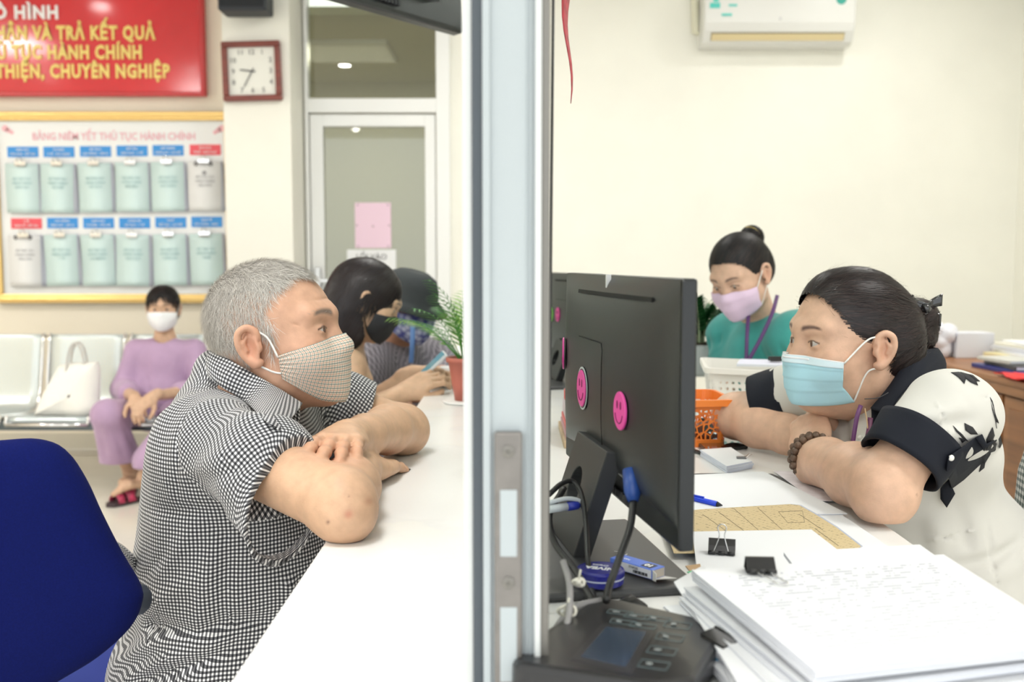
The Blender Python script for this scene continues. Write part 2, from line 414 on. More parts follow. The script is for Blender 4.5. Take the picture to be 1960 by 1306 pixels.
for (u0, u1, w0, w1) in ((-hw, hw, 0, t_), (-hw, hw, hh-t_, hh), (-hw, -hw+t_, t_, hh-t_), (hw-t_, hw, t_, hh-t_)):
    mbf.box((u0, -.055, w0), (u1, 0, w1)); 
    if u1-u0 > w1-w0: mbf.box((u0+.012, -.066, w0+.014), (u1-.012, -.05, w1-.02))
    else: mbf.box((u0+.014, -.066, w0), (u1-.02, -.05, w1))
mbf.build('board_frame', M_gold, bd, bevel=.008)
lx, lz = L(218, 262)
text_mesh('lettering', 'BẢNG NIÊM YẾT THỦ TỤC HÀNH CHÍNH', .062, mat('letter_pink', (.85, .45, .52), .6), bd, Matrix.Translation((lx, -.032, lz)) @ Matrix.Rotation(PI/2, 4, 'X'), align='CENTER', sx=.86, bold=.001, label='pale red title lettering')
for (px, py) in ((10, 246), (424, 246)):
    u, w = L(px, py); mbc = MB()
    for k in range(3): mbc.lathe([(.012, 0), (.02-.004*k, .002), (0, .002)], (0, 0, 0), 10, M=Matrix.Translation((u+(.02*k if px < 100 else -.02*k), -.031, w-.012*k)) @ Matrix.Rotation(PI/2, 4, 'X'))
    mbc.build('corner_ornament', mat('ornament_pink', (.9, .5, .55), .6), bd)
rows = [((44, 291, 0), (113, 291, 0), (183, 290, 0), (253, 289, 0), (322, 288, 0), (393, 287, 1)),
        ((51, 428, 1), (120, 427, 0), (189, 427, 0), (258, 427, 0), (327, 426, 0), (396, 425, 0))]
ordn = ['first', 'second', 'third', 'fourth', 'fifth', 'sixth']
n_ = 0
words_ = ['LĨNH VỰC', 'TƯ PHÁP', 'HỘ TỊCH', 'ĐẤT ĐAI', 'XÂY DỰNG', 'VĂN HÓA', 'Y TẾ', 'LAO ĐỘNG', 'GIÁO DỤC', 'CÔNG AN', 'THUẾ', 'KINH TẾ']
for r, row in enumerate(rows):
    for c, (px, py, red) in enumerate(row):
        u, w = L(px, py)
        lb = MB().box((-.095, -.034, -.032), (.095, -.029, .032)).build('title_plate', M_lred if red else M_lblue, bd, bevel=.002)
        lb.location = (u, 0, w)
        for q in (0, 1):
            text_mesh('lettering', (words_[(r*6+c+q*5) % 12] + ('' if q == 0 else ' - ' + words_[(c+3) % 12]))[:16], .017, M_wl, lb, Matrix.Translation((0, -.036, .012-.026*q)) @ Matrix.Rotation(PI/2, 4, 'X'), align='CENTER', bold=.0002)
        # booklet held by a clip: a thing of its own
        white = bool(red); tilt = RNG.uniform(-.03, .03)
        bk = empty('booklet', (bd.location.x+u+(-.005 if r else .0), WY-.045, bz0+w-.052), (0, tilt, 0),
                   label='%s booklet clipped %s in the %s row of the notice board' % ('white ring-bound' if white else 'pale teal', ordn[c]+' from the left', 'upper' if r == 0 else 'lower'), cat='booklet', group='booklets hung on the notice board')
        H_ = .30 if r == 0 else .315; wd2 = .100
        for q in range(4):
            dx = .003*q + RNG.uniform(-.002, .002)
            P = [[(-wd2+dx*(1+i/9.), -.006-.004*(3-q)-.004*math.sin(i*.5+c), -.02-H_*i/9.), (wd2+dx*(1.+i/5.), -.006-.004*(3-q)-.006*math.sin(i*.33+c)*(i/9.), -.02-H_*i/9.)] for i in range(10)]
            nm = 'cover' if q == 0 else 'page_block'
            mb = MB().grid(P); o = mb.build(nm, (M_paper if white else M_teal) if q == 0 else M_pages, bk, smooth=True, solid=.003)
        if white:
            for xx in (-.05, .04): MB().tube([(xx+.009*math.cos(a), -.025, -.035+.011*math.sin(a)) for a in np.linspace(0, 2*PI, 10)[:-1]], .003, 6, closed=True).build('ring', M_ink, bk)
            if r == 0: MB().lathe([(.013, 0), (.013, .002)], n=12, M=Matrix.Translation((0, -.0225, -.09)) @ Matrix.Rotation(PI/2, 4, 'X')).build('emblem', M_inkg, bk)
        for q in range(4):
            if q < 3: text_mesh('lettering', ['BỘ THỦ TỤC', 'HÀNH CHÍNH', words_[(r*5+c) % 12]][q], .019, mat('ink_teal', (.30, .50, .52), .7) if not white else M_inkg, bk, Matrix.Translation((0.004, -.0245, -.115-.026*q)) @ Matrix.Rotation(PI/2, 4, 'X'), align='CENTER')
        cl = MB().box((-.033, -.036, -.035), (.033, -.030, -.006)); cl.tube([(-.018, -.038, -.012), (-.010, -.05, .012), (.010, -.05, .012), (.018, -.038, -.012)], .003, 6)
        cl.tube([(-.033, -.034, -.034), (.033, -.034, -.034)], .005, 6)
        cl.build('clip', M_chrome, bk, smooth=False)
# wall clock
M_wood = mat('clock_wood', (.22, .045, .03), .35, noise=(8, .3, 3, (1, 1, 12)))
cxk, czk = P2(483, 136, 5.82); 
ck = empty('wall_clock', (cxk, 5.85, czk-.16), label='square wall clock with dark red wooden frame on the column', cat='clock')
ck.rotation_euler = (0, math.radians(-1.5), 0)
s_ = .168; mbf = MB()
for (u0, u1, w0, w1) in ((-s_, s_, -s_, -s_+.032), (-s_, s_, s_-.032, s_), (-s_, -s_+.032, -s_+.032, s_-.032), (s_-.032, s_, -s_+.032, s_-.032)): mbf.box((u0, -.045, w0+.16), (u1, 0, w1+.16))
mbf.build('clock_frame', M_wood, ck, bevel=.006)
MB().box((-.14, -.02, .02), (.14, -.01, .30)).build('clock_face', mat('dial_cream', (.82, .82, .76), .5), ck)
for k in range(12):
    a = PI/2 - (k+1)*PI/6; rr = .108*min(1/max(abs(math.cos(a)), 1e-6), 1/max(abs(math.sin(a)), 1e-6), 1.16)
    text_mesh('numeral', str(k+1), .040, mat('numeral_grey', (.25, .25, .24), .6), ck, Matrix.Translation((rr*math.cos(a), -.022, .16+rr*math.sin(a))) @ Matrix.Rotation(PI/2, 4, 'X'), align='CENTER', bold=.0006)
def hand_(ang, l, w):
    c, s = math.cos(ang), math.sin(ang)
    M = Matrix(((c, 0, -s, 0), (0, 1, 0, -.026), (s, 0, c, .16), (0, 0, 0, 1)))
    MB().prism([(-.02, -w), (l*.8, -w), (l, 0), (l*.8, w), (-.02, w)], -.001, .001, M=M @ Matrix.Rotation(PI/2, 4, 'X')).build('clock_hand', mat('hand_dark', (.12, .12, .12), .5), ck)
hand_(math.radians(172), .075, .004); hand_(math.radians(241), .11, .003)
# dark speaker box above the clock
p0 = at(424, 26, 5.7); p1 = at(516, 26, 5.7)
sp = MB().box((p0[0], 5.62, p0[2]), (p1[0], 5.80, p0[2]+.26))
so = sp.build('wall_speaker', mat('speaker_black', (.018, .022, .03), .5), bevel=.012, label='black box speaker mounted high on the column above the clock', cat='speaker')
MB().box((-.03, .08, .08), (.03, .15, .16)).build('bracket', M_inkg, so)
MB().box((-(p1[0]-p0[0])/2+.015, -.095, .02), ((p1[0]-p0[0])/2-.015, -.089, .24)).build('grille', mat('grille_black', (.012, .014, .018), .8, bump=(300, .6)), so)
# television hung from the ceiling, its back to us
M_tvb = mat('tv_black', (.02, .021, .024), .35); M_tvg = mat('tv_back_grey', (.13, .13, .15), .4, noise=(4, .1))
pr = at(882, 67, 3.2); zt = float(pr[2]); pl = atz(640, 1, zt) if False else None
d_ = ray(632, -4); tt = (zt-CAMZ)/d_[2]; pl = np.array([d_[0]*tt, d_[1]*tt, zt])
dirv = pl[:2]-pr[:2]; dirv /= np.linalg.norm(dirv); W_ = .95
tv = empty('television', (pr[0]+dirv[0]*W_/2, pr[1]+dirv[1]*W_/2, zt), label='black television hung from the ceiling with its grey back showing', cat='television')
ang = math.atan2(-dirv[1], -dirv[0]); tv.rotation_euler = (math.radians(-6), 0, ang)
MB().box((-W_/2, -.02, 0), (W_/2, .03, .55)).build('screen_housing', M_tvb, tv, bevel=.012)
P = [[(x, -.02-d, z) for x in (-.36, -.33, 0, .33, .36)] for z, d in ((.07, .0), (.08, .035), (.12, .045), (.4, .045), (.46, .02), (.48, 0))]
P = np.array(P); P[:, 0, 1] = -.02; P[:, -1, 1] = -.02
MB().grid(P).build('back_shell', M_tvg, tv, smooth=False)
mbv = MB()
for k in range(14): mbv.box((-.02+.014*k, -.03, .022), (-.012+.014*k, -.019, .05))
mbv.build('vent_slot', M_ink, tv)
MB().box((-.05, -.09, .2), (.05, -.06, .4)).box((-.02, -.1, .3), (.02, -.07, CEIL-zt)).build('ceiling_mount', M_inkg, tv, bevel=.004)
# air conditioner
M_ac = mat('conditioner_white', (.74, .74, .71), .3); M_acv = mat('louvre_beige', (.74, .62, .36), .5)
a = at(1347, 88, WY-.2); b = at(1636, 88, WY-.2)
wac = float(b[0]-a[0]); zb = float(at(1400, 90, WY-.1)[2])
ac = empty('air_conditioner', ((a[0]+b[0])/2, WY, zb), label='white wall-mounted air conditioner above the staff side', cat='air conditioner')
prof = [(0, 0), (-.12, 0), (-.155, .015), (-.195, .075), (-.21, .12), (-.215, .26), (-.19, .29), (0, .29)]
n = len(prof); vs = []; h2 = wac/2
ends = [-h2, -h2+.012, h2-.012, h2]
P = []
for i, x in enumerate(ends):
    sft = .004 if i in (0, 3) else 0
    P.append([(x, y*(1-.03*(i in (0, 3))), z) for y, z in prof])
mb = MB().grid(np.array(P)); mb.add(P[0], [tuple(range(n))]); mb.add(P[-1], [tuple(range(n-1, -1, -1))])
mb.build('conditioner_body', M_ac, ac, smooth=False, bevel=.006)
def onslope(x, t, lift=.0): # on face between prof[2] and prof[3]
    y = -.155-.04*t; z = .015+.06*t; return (x, y-lift*.83, z-lift*.55)
x0, x1 = -h2+.045, h2-.055
MB().quad(onslope(x0, .15, .001), onslope(x1, .15, .001), onslope(x1, .85, .001), onslope(x0, .85, .001)).build('air_slot', mat('slot_dark', (.25, .21, .13), .7), ac)
lv = MB(); 
lv.add([onslope(x0+.004, .18, .003), onslope(x1-.004, .18, .003), onslope(x1-.004, .76, .006), onslope(x0+.004, .76, .006)], [(0, 1, 2, 3)]); lv.build('louvre', M_acv, ac, solid=.004)
M_tsk = mat('sticker_teal', (.10, .62, .55), .5)
for (u, w, ww, hh2) in ((.03, .20, .06, .03), (.05, .235, .03, .05), (.14, .21, .05, .012), (.10, .155, .06, .014)): MB().box((-h2+u, -.2165, w), (-h2+u+ww, -.2145, w+hh2)).build('sticker', M_tsk, ac)
MB().lathe([(.03, 0), (.03, .002)], n=20, M=Matrix.Translation((h2-.09, -.214, .25)) @ Matrix.Rotation(PI/2, 4, 'X')).build('logo_badge', mat('badge_green', (.02, .35, .28), .5), ac)
MB().lathe([(.008, 0), (.008, .002)], n=12, M=Matrix.Translation((.0, -.216, .14)) @ Matrix.Rotation(PI/2, 4, 'X')).build('indicator', mat('indicator_grey', (.6, .6, .6), .3), ac)
MB().tube([(-h2+.02, -.03, .1), (-h2-.02, -.03, .1), (-h2-.03, -.03, .4), (-h2-.03, -.03, CEIL-zb)], .022, 10).build('pipe', mat('pipe_cream', (.80, .78, .62), .5), ac, smooth=True)
# waiting bench
M_steel = mat('bench_steel', (.66, .72, .73), .25, metal=.55); M_steeld = mat('bench_beam', (.10, .12, .13), .35, metal=.5)
by = 5.05; zs = .385
bxs = [(-2.78, 0), (-2.30, 0), (-1.82, 0), (-1.34, 0)]
xl = lambda px, y: float(at(px, 700, y)[0])
s0 = xl(-78, 5.45); s1 = xl(80, 5.45); wseat = s1-s0
bench = empty('waiting_bench', (s1+wseat*.4, by+.25, 0), label='row of perforated steel waiting seats against the back wall', cat='bench')
bench_x = bench.location.x
def perforated(P, uvscale=1): pass
M_perf = mat('perforated_steel', (.70, .77, .77), .3, metal=.45)
nt, b = nodes_of(M_perf)
uvn = nt.nodes.new('ShaderNodeUVMap'); mp = nt.nodes.new('ShaderNodeMapping'); mp.inputs['Scale'].default_value = (70, 70, 70); nt.links.new(uvn.outputs[0], mp.inputs[0])
fr = nt.nodes.new('ShaderNodeVectorMath'); fr.operation = 'FRACTION'; nt.links.new(mp.outputs[0], fr.inputs[0])
sb = nt.nodes.new('ShaderNodeVectorMath'); sb.operation = 'SUBTRACT'; sb.inputs[1].default_value = (.5, .5, 0); nt.links.new(fr.outputs[0], sb.inputs[0])
ln = nt.nodes.new('ShaderNodeVectorMath'); ln.operation = 'LENGTH'; nt.links.new(sb.outputs[0], ln.inputs[0])
gt = nt.nodes.new('ShaderNodeMath'); gt.operation = 'GREATER_THAN'; gt.inputs[1].default_value = .3; nt.links.new(ln.outputs['Value'], gt.inputs[0])
nt.links.new(gt.outputs[0], b.inputs['Alpha'])
for k in range(5):
    xc = s0 + wseat*(k+.5) - bench_x
    if k == 4: xc = xc
    wf = wseat*.46
    prof = [(-.30, -.035), (-.285, -.005), (-.26, .0), (-.05, -.02), (.08, -.01), (.13, .02), (.17, .12), (.215, .36), (.235, .385), (.25, .37)]
    pr_ = spline([(0, y, z) for y, z in prof], 40); pr_[:, 1] += .0; pr_[:, 2] += zs
    P = np.array([[(xc + u*wf, q[1] + .012*(1-u*u), q[2]+(.0)) for u in np.linspace(-1, 1, 7)] for q in pr_])
    L_ = np.r_[0, np.cumsum(np.linalg.norm(np.diff(pr_, axis=0), axis=1))]
    UV = np.array([[(u*wf, l) for u in np.linspace(-1, 1, 7)] for l in L_])
    MB().grid(P, uv=UV).build('seat_shell', M_perf, bench, smooth=True, solid=.002, uv=True)
    rim = MB()
    for u in (-1, 1): rim.tube([(xc+u*wf, q[1], q[2]) for q in pr_[::2]], .010, 6)
    rim.tube([(xc-wf, pr_[0, 1], pr_[0, 2]), (xc+wf, pr_[0, 1], pr_[0, 2])], .010, 6); rim.tube([(xc-wf, pr_[-3, 1], pr_[-3, 2]), (xc+wf, pr_[-3, 1], pr_[-3, 2])], .010, 6)
    rim.build('seat_rim', M_chrome, bench, smooth=True)
xa = s0-bench_x; xb = s0+5*wseat-bench_x
MB().box((xa, -.06, zs-.10), (xb, .02, zs-.035)).build('beam', M_steeld, bench, bevel=.004)
MB().box((xa, -.295, zs-.065), (xb, -.27, zs-.02)).build('front_rail', M_steeld, bench, bevel=.004)
for xx in (xa+.25, (xa+xb)/2+.1, xb-.2):
    MB().tube([(xx, -.02, zs-.08), (xx, -.02, .04)], .022, 8).tube([(xx, -.30, .02), (xx, -.02, .05), (xx, .25, .02)], .018, 8).build('leg', M_chrome, bench, smooth=True)
# tote bag on the bench
M_canvas = mat('canvas_white', (.84, .83, .78), .85, bump=(25, .4, .01))
tb = empty('tote_bag', (xl(150, 5.2), 5.10, zs), (0, 0, math.radians(0)), label='white canvas tote bag leaning on the steel bench', cat='bag')
out = [(-.19, 0), (-.175, .05), (-.10, .21), (-.06, .26), (.08, .27), (.13, .26), (.14, .1), (.12, .0)]
n_ = 60
oc = spline([(x, 0, z) for x, z in out+[out[0]]], n_)
P = []
for t, s in ((-1, .05), (-.9, .6), (-.55, .92), (0, 1.0), (.55, .92), (.9, .6), (1, .05)):
    c = np.array([0, 0, .10]); q = c + (oc-c)*s; q[:, 1] = .045*t*(1 if t < 0 else 1) + .18*q[:, 2] - .01*np.sin(q[:, 0]*30); P.append(q)
MB().grid(np.array(P)).build('bag_body', M_canvas, tb, smooth=True)
for yy in (-.01, .03):
    MB().tube(spline([(-.03, yy+.03, .22), (-.015, yy+.04, .33), (.01, yy+.06, .37), (.045, yy+.05, .33), (.07, yy+.03, .22)], 16), .006, 6).build('strap', mat('strap_grey', (.55, .53, .5), .8), tb, smooth=True)
# ================================================================ window partition on the counter
ZD = .80
M_alu = mat('powder_grey_aluminium', (.43, .475, .49), .4, spec=.4)
M_alul = mat('pale_aluminium', (.66, .68, .67), .35)
M_gask = mat('gasket_dark', (.07, .085, .10), .5)
M_brn = mat('anodised_brown_grey', (.20, .19, .17), .4, metal=.4)
M_pane = glass_mat('partition_glass', (.97, .99, .98), .01, fk=.35)
win = empty('window_1', (0, .85, ZD), kind='structure')
X_ = lambda px, y=.85: (px-985)/1906*y
def wbox(name, p0, p1, y0, y1, m, z0=0, z1=CEIL-ZD, bevel=.0012, **k):
    return MB().box((X_(p0), y0-.85, z0), (X_(p1), y1-.85, z1)).build(name, m, win, bevel=bevel, **k)
st = wbox('sliding_stile', 924, 1031, .853, .90, M_alu)
for a, b_, y in ((924, 939, .849), (1006, 1010, .8515), (1014, 1018, .8505), (1024, 1036, .846)):
    MB().box((X_(a), y-.85, 0), (X_(b_), .005, CEIL-ZD)).build('stile_lip', M_alul if a > 1020 else M_alu, st, bevel=.001)
wbox('gasket', 903, 924, .862, .895, M_gask)
wbox('fixed_stile', 884, 903, .868, .91, M_alul)
MB().box((X_(1036), 0.0, 0), (X_(1052), .06, CEIL-ZD)).build('channel', M_brn, win, bevel=.001)
MB().tube([(X_(1065, 1.05), .20, CEIL-ZD-.5), (X_(1061, 1.05), .20, 1.0), (X_(1053, 1.05), .20, .28), (X_(1049, 1.05), .2, .0)], .0016, 6).build('seal_strip', mat('rubber_black', (.02, .02, .02), .6), win)
MB().box((-.004, .05, .012), (.002, 2.9, CEIL-ZD)).build('glass_pane', M_pane, win)
MB().box((-.040, .06, .012), (-.034, 2.9, CEIL-ZD)).build('glass_pane', M_pane, win)
MB().box((-.043, .06, 0), (.008, 2.9, .010)).build('sill_track', M_alul, win)
MB().box((-.045, 2.9, 0), (.01, 2.95, CEIL-ZD)).build('end_stile', M_alul, win)
# latch plate with slots and screws
M_nick = mat('brushed_nickel', (.22, .205, .19), .45, metal=.5, noise=(40, .15))
lz = lambda py: float(at(970, py, .85)[2])-ZD
lt = MB().box((X_(946), -.006, .0), (X_(1000), .003, lz(826))).build('strike_plate', M_nick, st, bevel=.002)
for a, b_ in ((935, 1062), (1158, 1300)):
    MB().box((X_(957), -.0068, lz(b_)), (X_(990), -.0055, lz(a))).build('latch_slot', M_alu, st, bevel=.002)
for py in (862, 1112):
    mb = MB().lathe([(.0055, 0), (.0055, .0012), (.003, .002)], n=16, M=Matrix.Translation((X_(973), -.006, lz(py))) @ Matrix.Rotation(PI/2, 4, 'X'))
    mb.box((X_(973)-.004, -.0088, lz(py)-.0006), (X_(973)+.004, -.0079, lz(py)+.0006)); mb.box((X_(973)-.0006, -.0088, lz(py)-.004), (X_(973)+.0006, -.0079, lz(py)+.004))
    mb.build('screw', M_brn, st)
# red pennant hanging on the glass
a = at(1078, 0, 1.35); 
P = [[(a[0]+.003+.006*t+.004*math.sin(t*9)+u*.010*(1-t), 1.35+.05*u*(1-t), a[2]+.10-.235*t) for u in (-1, -.3, .4, 1)] for t in np.linspace(0, 1, 14)]
pn = MB().grid(P).build('red_pennant', mat('pennant_red', (.45, .03, .05), .6, noise=(60, .7)), smooth=True, solid=.001, label='narrow dark red pennant hanging beside the window frame', cat='decoration')
MB().tube([(0, 0, .23), (0, 0, CEIL-pn.location.z)], .0008, 5).build('string', M_redd, pn)
# ================================================================ monitors
M_mon = mat('monitor_black', (.026, .028, .030), .34, noise=(500, .1)); M_mond = mat('monitor_dark_edge', (.008, .010, .011), .35)
M_mstand = mat('stand_black', (.050, .051, .053), .42)
M_spink = mat('sticker_pink', (.90, .09, .42), .4); M_sgreen = mat('sticker_green', (.25, .75, .10), .4); M_spd = mat('sticker_line', (.25, .01, .10), .5)
MW, MH = .62, .331
def smiley(parent, u, v, r, w, m, ring=False, ru=1.0):
    """flat smiling disc; local plane x,y, outward z"""
    T = Matrix.Translation((u, v, w)); s = None
    if ring: s = MB().lathe([(r*1.17, 0), (r*1.17, .0008)], n=32, M=T).build('sticker_ring', mat('ring_pale', (.62, .68, .68), .4), parent); MB().lathe([(r*1.07, 0), (r*1.07, .0012)], n=32, M=T).build('sticker_gap', M_mon, parent); 
    d = MB().lathe([(r, 0), (r, .0022), (r*.96, .003)], n=32, M=T).build('smiling_sticker', m, parent)
    for sx in (-.28, .28): MB().lathe([(r*.11, 0), (r*.11, .0006)], n=12, M=T @ Matrix.Translation((sx*r, .30*r, .003)) @ Matrix.Diagonal((1, 1.9, 1, 1))).build('eye_mark', M_spd, d)
    MB().tube([(u+.62*r*math.cos(a), v+.62*r*math.sin(a)-.02*r, w+.0032) for a in np.linspace(math.radians(195), math.radians(345), 14)], r*.035, 5).build('smile_mark', M_spd, d)
def monitor(pL, pR, zb, label, stickers=True):
    dx = np.array(pR)-np.array(pL); wl = np.linalg.norm(dx); 
    e = empty('monitor', ((pL[0]+pR[0])/2, (pL[1]+pR[1])/2, ZD), (0, 0, math.atan2(dx[1], dx[0])), label=label, cat='monitor')
    # upright frame: local x along panel, z up, -y is outward (towards customers)
    S_ = .8475; R = Matrix(((S_, 0, 0, -MW/2*S_), (0, 0, -S_, 0), (0, S_, 0, zb-ZD), (0, 0, 0, 1)))   # (u, v, w)->(u, -w, v)
    def B(mb, name, m, **k):
        mb.v = [tuple(R @ Vector(p)) for p in mb.v]; return mb.build(name, m, e, **k)
    B(MB().box((0, 0, -.020), (MW, MH, 0)), 'panel_housing', M_mond, bevel=.003)
    B(MB().box((.006, .014, -.0205), (MW-.006, MH-.006, -.0198)), 'screen', mat('screen_dark', (.01, .012, .016), .08), bevel=0)
    us = [.004, .010, .06, .20, .34, .48, .57, MW-.010, MW-.004]; wu = [0, .003, .016, .024, .026, .022, .013, .003, 0]
    vs_ = [.026, .030, .048, .12, .2, .27, .31, MH-.006, MH-.002]; wv = [0, .35, .85, 1, 1, .85, .5, .12, 0]
    P = [[(u, v + (.022*(abs(u-.31)/.31)**2*0 if v > .1 else .022*(1-abs(u-.25)/.40)), .0005+wu[i]*wv[j]) for j, v in enumerate(vs_)] for i, u in enumerate(us)]
    for row in P:
        pass
    sh = B(MB().grid(P), 'back_shell', M_mon, smooth=True, subsurf=2)
    def wsurf(u, v): return .0005+np.interp(u, us, wu)*np.interp(v, vs_, wv)
    sl = MB(); 
    for i in range(12):
        a, b_ = .155+.385*i/12, .155+.385*(i+1)/12
        sl.add([(a, .300, wsurf(a, .305)+.0018), (b_, .300, wsurf(b_, .305)+.0018), (b_, .306, wsurf(b_, .305)+.0012), (a, .306, wsurf(a, .305)+.0012)], [(0, 1, 2, 3)])
    B(sl, 'vent_slot', mat('slot_black', (.002, .002, .002), .8), solid=.002)
    ln_ = [(u, .232, wsurf(u, .232)+.0012) for u in np.linspace(.20, .345, 8)] + [(.352, v, wsurf(.352, v)+.0012) for v in np.linspace(.222, .06, 10)]
    B(MB().tube(ln_, .0007, 4), 'seam_line', mat('slot_black', (.002, .002, .002), .8))
    if stickers:
        for (u, v, r, ring) in ((.232, .152, .029, True), (.447, .148, .0265, False), (.045, .19, .028, False)):
            d0 = len(e.children)
            before = set(o.name for o in e.children)
            smiley(e, 0, 0, r, 0, M_spink, ring)
            s1 = (wsurf(u+.02, v)-wsurf(u-.02, v))/.04
            for o in e.children:
                if o.name not in before:
                    o.matrix_local = R @ Matrix.Translation((u, v, wsurf(u, v)+.0008)) @ Matrix.Rotation(-math.atan(s1), 4, 'Y')
    else:
        for (u, v, m) in ((.12, .17, M_sgreen), (.23, .175, M_spink)):
            before = set(o.name for o in e.children); smiley(e, 0, 0, .027, 0, m)
            for o in e.children:
                if o.name not in before: o.matrix_local = R @ Matrix.Translation((u, v, wsurf(u, v)+.0008))
    B(MB().box((.31, MH-.035, .0035), (.316, MH+.001, .0105)), 'price_tape', mat('tape_white', (.8, .8, .8), .5))
    # ports and stand
    pb = MB()
    for i in range(9): pb.box((.24+.018*i, .008, .0), (.252+.018*i, .018, .004))
    B(pb, 'port', mat('port_grey', (.10, .10, .10), .5, metal=.3))
    # stand neck: sloping plate with a round cable hole
    zb0 = -(zb-ZD)/S_+.012
    tl_, tr_, bl_, br_ = (.235, .085, .034), (.412, .085, .034), (.155, zb0, .066), (.345, zb0, .066)
    top = [np.array(tl_), np.array(tr_)]; bot = [np.array(bl_), np.array(br_)]
    def pt(s, t): return (top[0]*(1-s)+top[1]*s)*(1-t)+(bot[0]*(1-s)+bot[1]*s)*t
    N = 32; outer = []; inner = []
    for k in range(N):
        a = 2*PI*k/N+PI/4; c, s = math.cos(a), math.sin(a); q = max(abs(c), abs(s)); outer.append(pt(.5+.5*c/q, .5+.5*s/q)); inner.append(pt(.42+.17*c, .47+.20*s))
    dep = np.array([.0, -.004, -.026])
    V = outer+inner+[p+dep for p in outer]+[p+dep for p in inner]; Fs = []
    for k in range(N):
        j = (k+1) % N
        Fs += [(k, j, N+j, N+k), (2*N+j, 2*N+k, 3*N+k, 3*N+j), (j, k, 2*N+k, 2*N+j), (N+k, N+j, 3*N+j, 3*N+k)]
    B(MB().add(V, Fs), 'stand_neck', M_mstand, bevel=.0015)
    bs = MB().box((.14, zb0-.0117, -.075), (.50, zb0, .15)); bo = B(bs, 'stand_base', M_mstand, bevel=.004)
    return e, R
mon, RM = monitor((.0788, 1.517), (.168, 1.0), .882, 'large black monitor seen from behind with pink smiling stickers')
M2 = wmat(mon) @ RM
# logo on the base: two small pale strokes
lg = MB()
for k in range(3): lg.tube([(.33+.010*k, -.0955+.0135, -.015), (.337+.010*k, -.0955+.0135, -.007), (.333+.012*k, -.0955+.0135, .0)], .0006, 4)
lg.v = [tuple(RM @ Vector(p)) for p in lg.v]; lg.build('maker_mark', mat('mark_pale', (.6, .6, .58), .4), mon)
# blue plug and its cable
M_blue = mat('plug_blue', (.02, .07, .30), .4); M_cable = mat('cable_black', (.02, .02, .02), .45); M_cg = mat('cable_grey', (.30, .29, .29), .5)
pa = at(1208, 900, 1.12); pb_ = at(1212, 960, 1.10)
cab = empty('display_cable', (float(pb_[0]), float(pb_[1]), float(pb_[2])), label='black display cable with a blue plug under the monitor', cat='cable')
mb = MB(); d = pb_-pa
mb.tube([pa, pa+d*.7, pb_], [.010, .010, .006], 10); mb.tube([pa+np.array([.004, .012, 0]), pa+d*.75+np.array([.004, .010, 0])], .006, 8)
mb.build('plug', M_blue, cab, world=True, smooth=True)
MB().tube(spline([pb_, at(1206, 1010, 1.08), at(1185, 1070, 1.05), at(1167, 1120, 1.03), at(1160, 1150, 1.0)], 24), .0042, 8).build('cord', M_cable, cab, world=True, smooth=True)
c1 = MB().tube(spline([at(1050, 948, 1.20), at(1075, 926, 1.22), at(1096, 922, 1.23), at(1112, 945, 1.22), at(1121, 1000, 1.18), at(1126, 1080, 1.13), at(1138, 1150, 1.08), at(1142, 1168, 1.08)], 40), .0033, 8).build('looped_cable', M_cable, smooth=True, label='thin black cable looped through the hole of the monitor stand', cat='cable')
c2 = MB().tube(spline([at(1080, 935, 1.24), at(1052, 985, 1.2), at(1062, 1040, 1.15), at(1100, 1090, 1.10), at(1128, 1140, 1.06), at(1145, 1165, 1.05)], 40), .004, 8).build('looped_cable', M_cable, smooth=True, label='black cable running down the left edge of the monitor foot', cat='cable')
for k, (pts, r_) in enumerate((([(1078, 1075, 1.02), (1090, 1120, .99), (1088, 1180, .95), (1070, 1250, .92), (1050, 1320, .9)], .0035),
                              ([(1150, 1152, 1.02), (1100, 1165, 1.0), (1070, 1200, .97), (1048, 1250, .94), (1042, 1320, .9)], .005),
                              ([(1155, 1160, 1.02), (1105, 1178, .99), (1078, 1210, .96), (1060, 1260, .93), (1055, 1320, .9)], .004))):
    w_ = ['thin grey cable hanging closest to the monitor foot', 'thick grey cable bent away from the keypad, outermost of the bundle', 'grey cable bent away from the keypad, innermost of the bundle'][k]
    MB().tube(spline([at(*p) for p in pts], 24), r_, 8).build('grey_cable', M_cg if k != 2 else mat('cable_brown_grey', (.22, .20, .20), .5), smooth=True, label=w_, cat='cable')
M_zip = mat('zip_tie', (.75, .72, .62), .5)
for k, (px, py, y, w_) in enumerate(((1085, 1170, .965, 'pale zip tie knotted round the grey cables beside the keypad'), (1062, 1262, .92, 'pale zip tie round the cables at the bottom by the window frame'), (1107, 1115, .99, 'small pale clip on the cable below the blue tin'))):
    p = at(px, py, y); r_ = (.009, .013, .006)[k]
    MB().tube([p+np.array([r_*math.cos(a), .3*r_*math.sin(a*2), .6*r_*math.sin(a)]) for a in np.linspace(0, 2*PI, 14)[:-1]], .0018, 6, closed=True).box(p-.003, p+.003).tube([p, p+np.array([.002, -.003, .014])], .0012, 5).build('zip_tie', M_zip, smooth=True, label=w_, cat='cable tie')
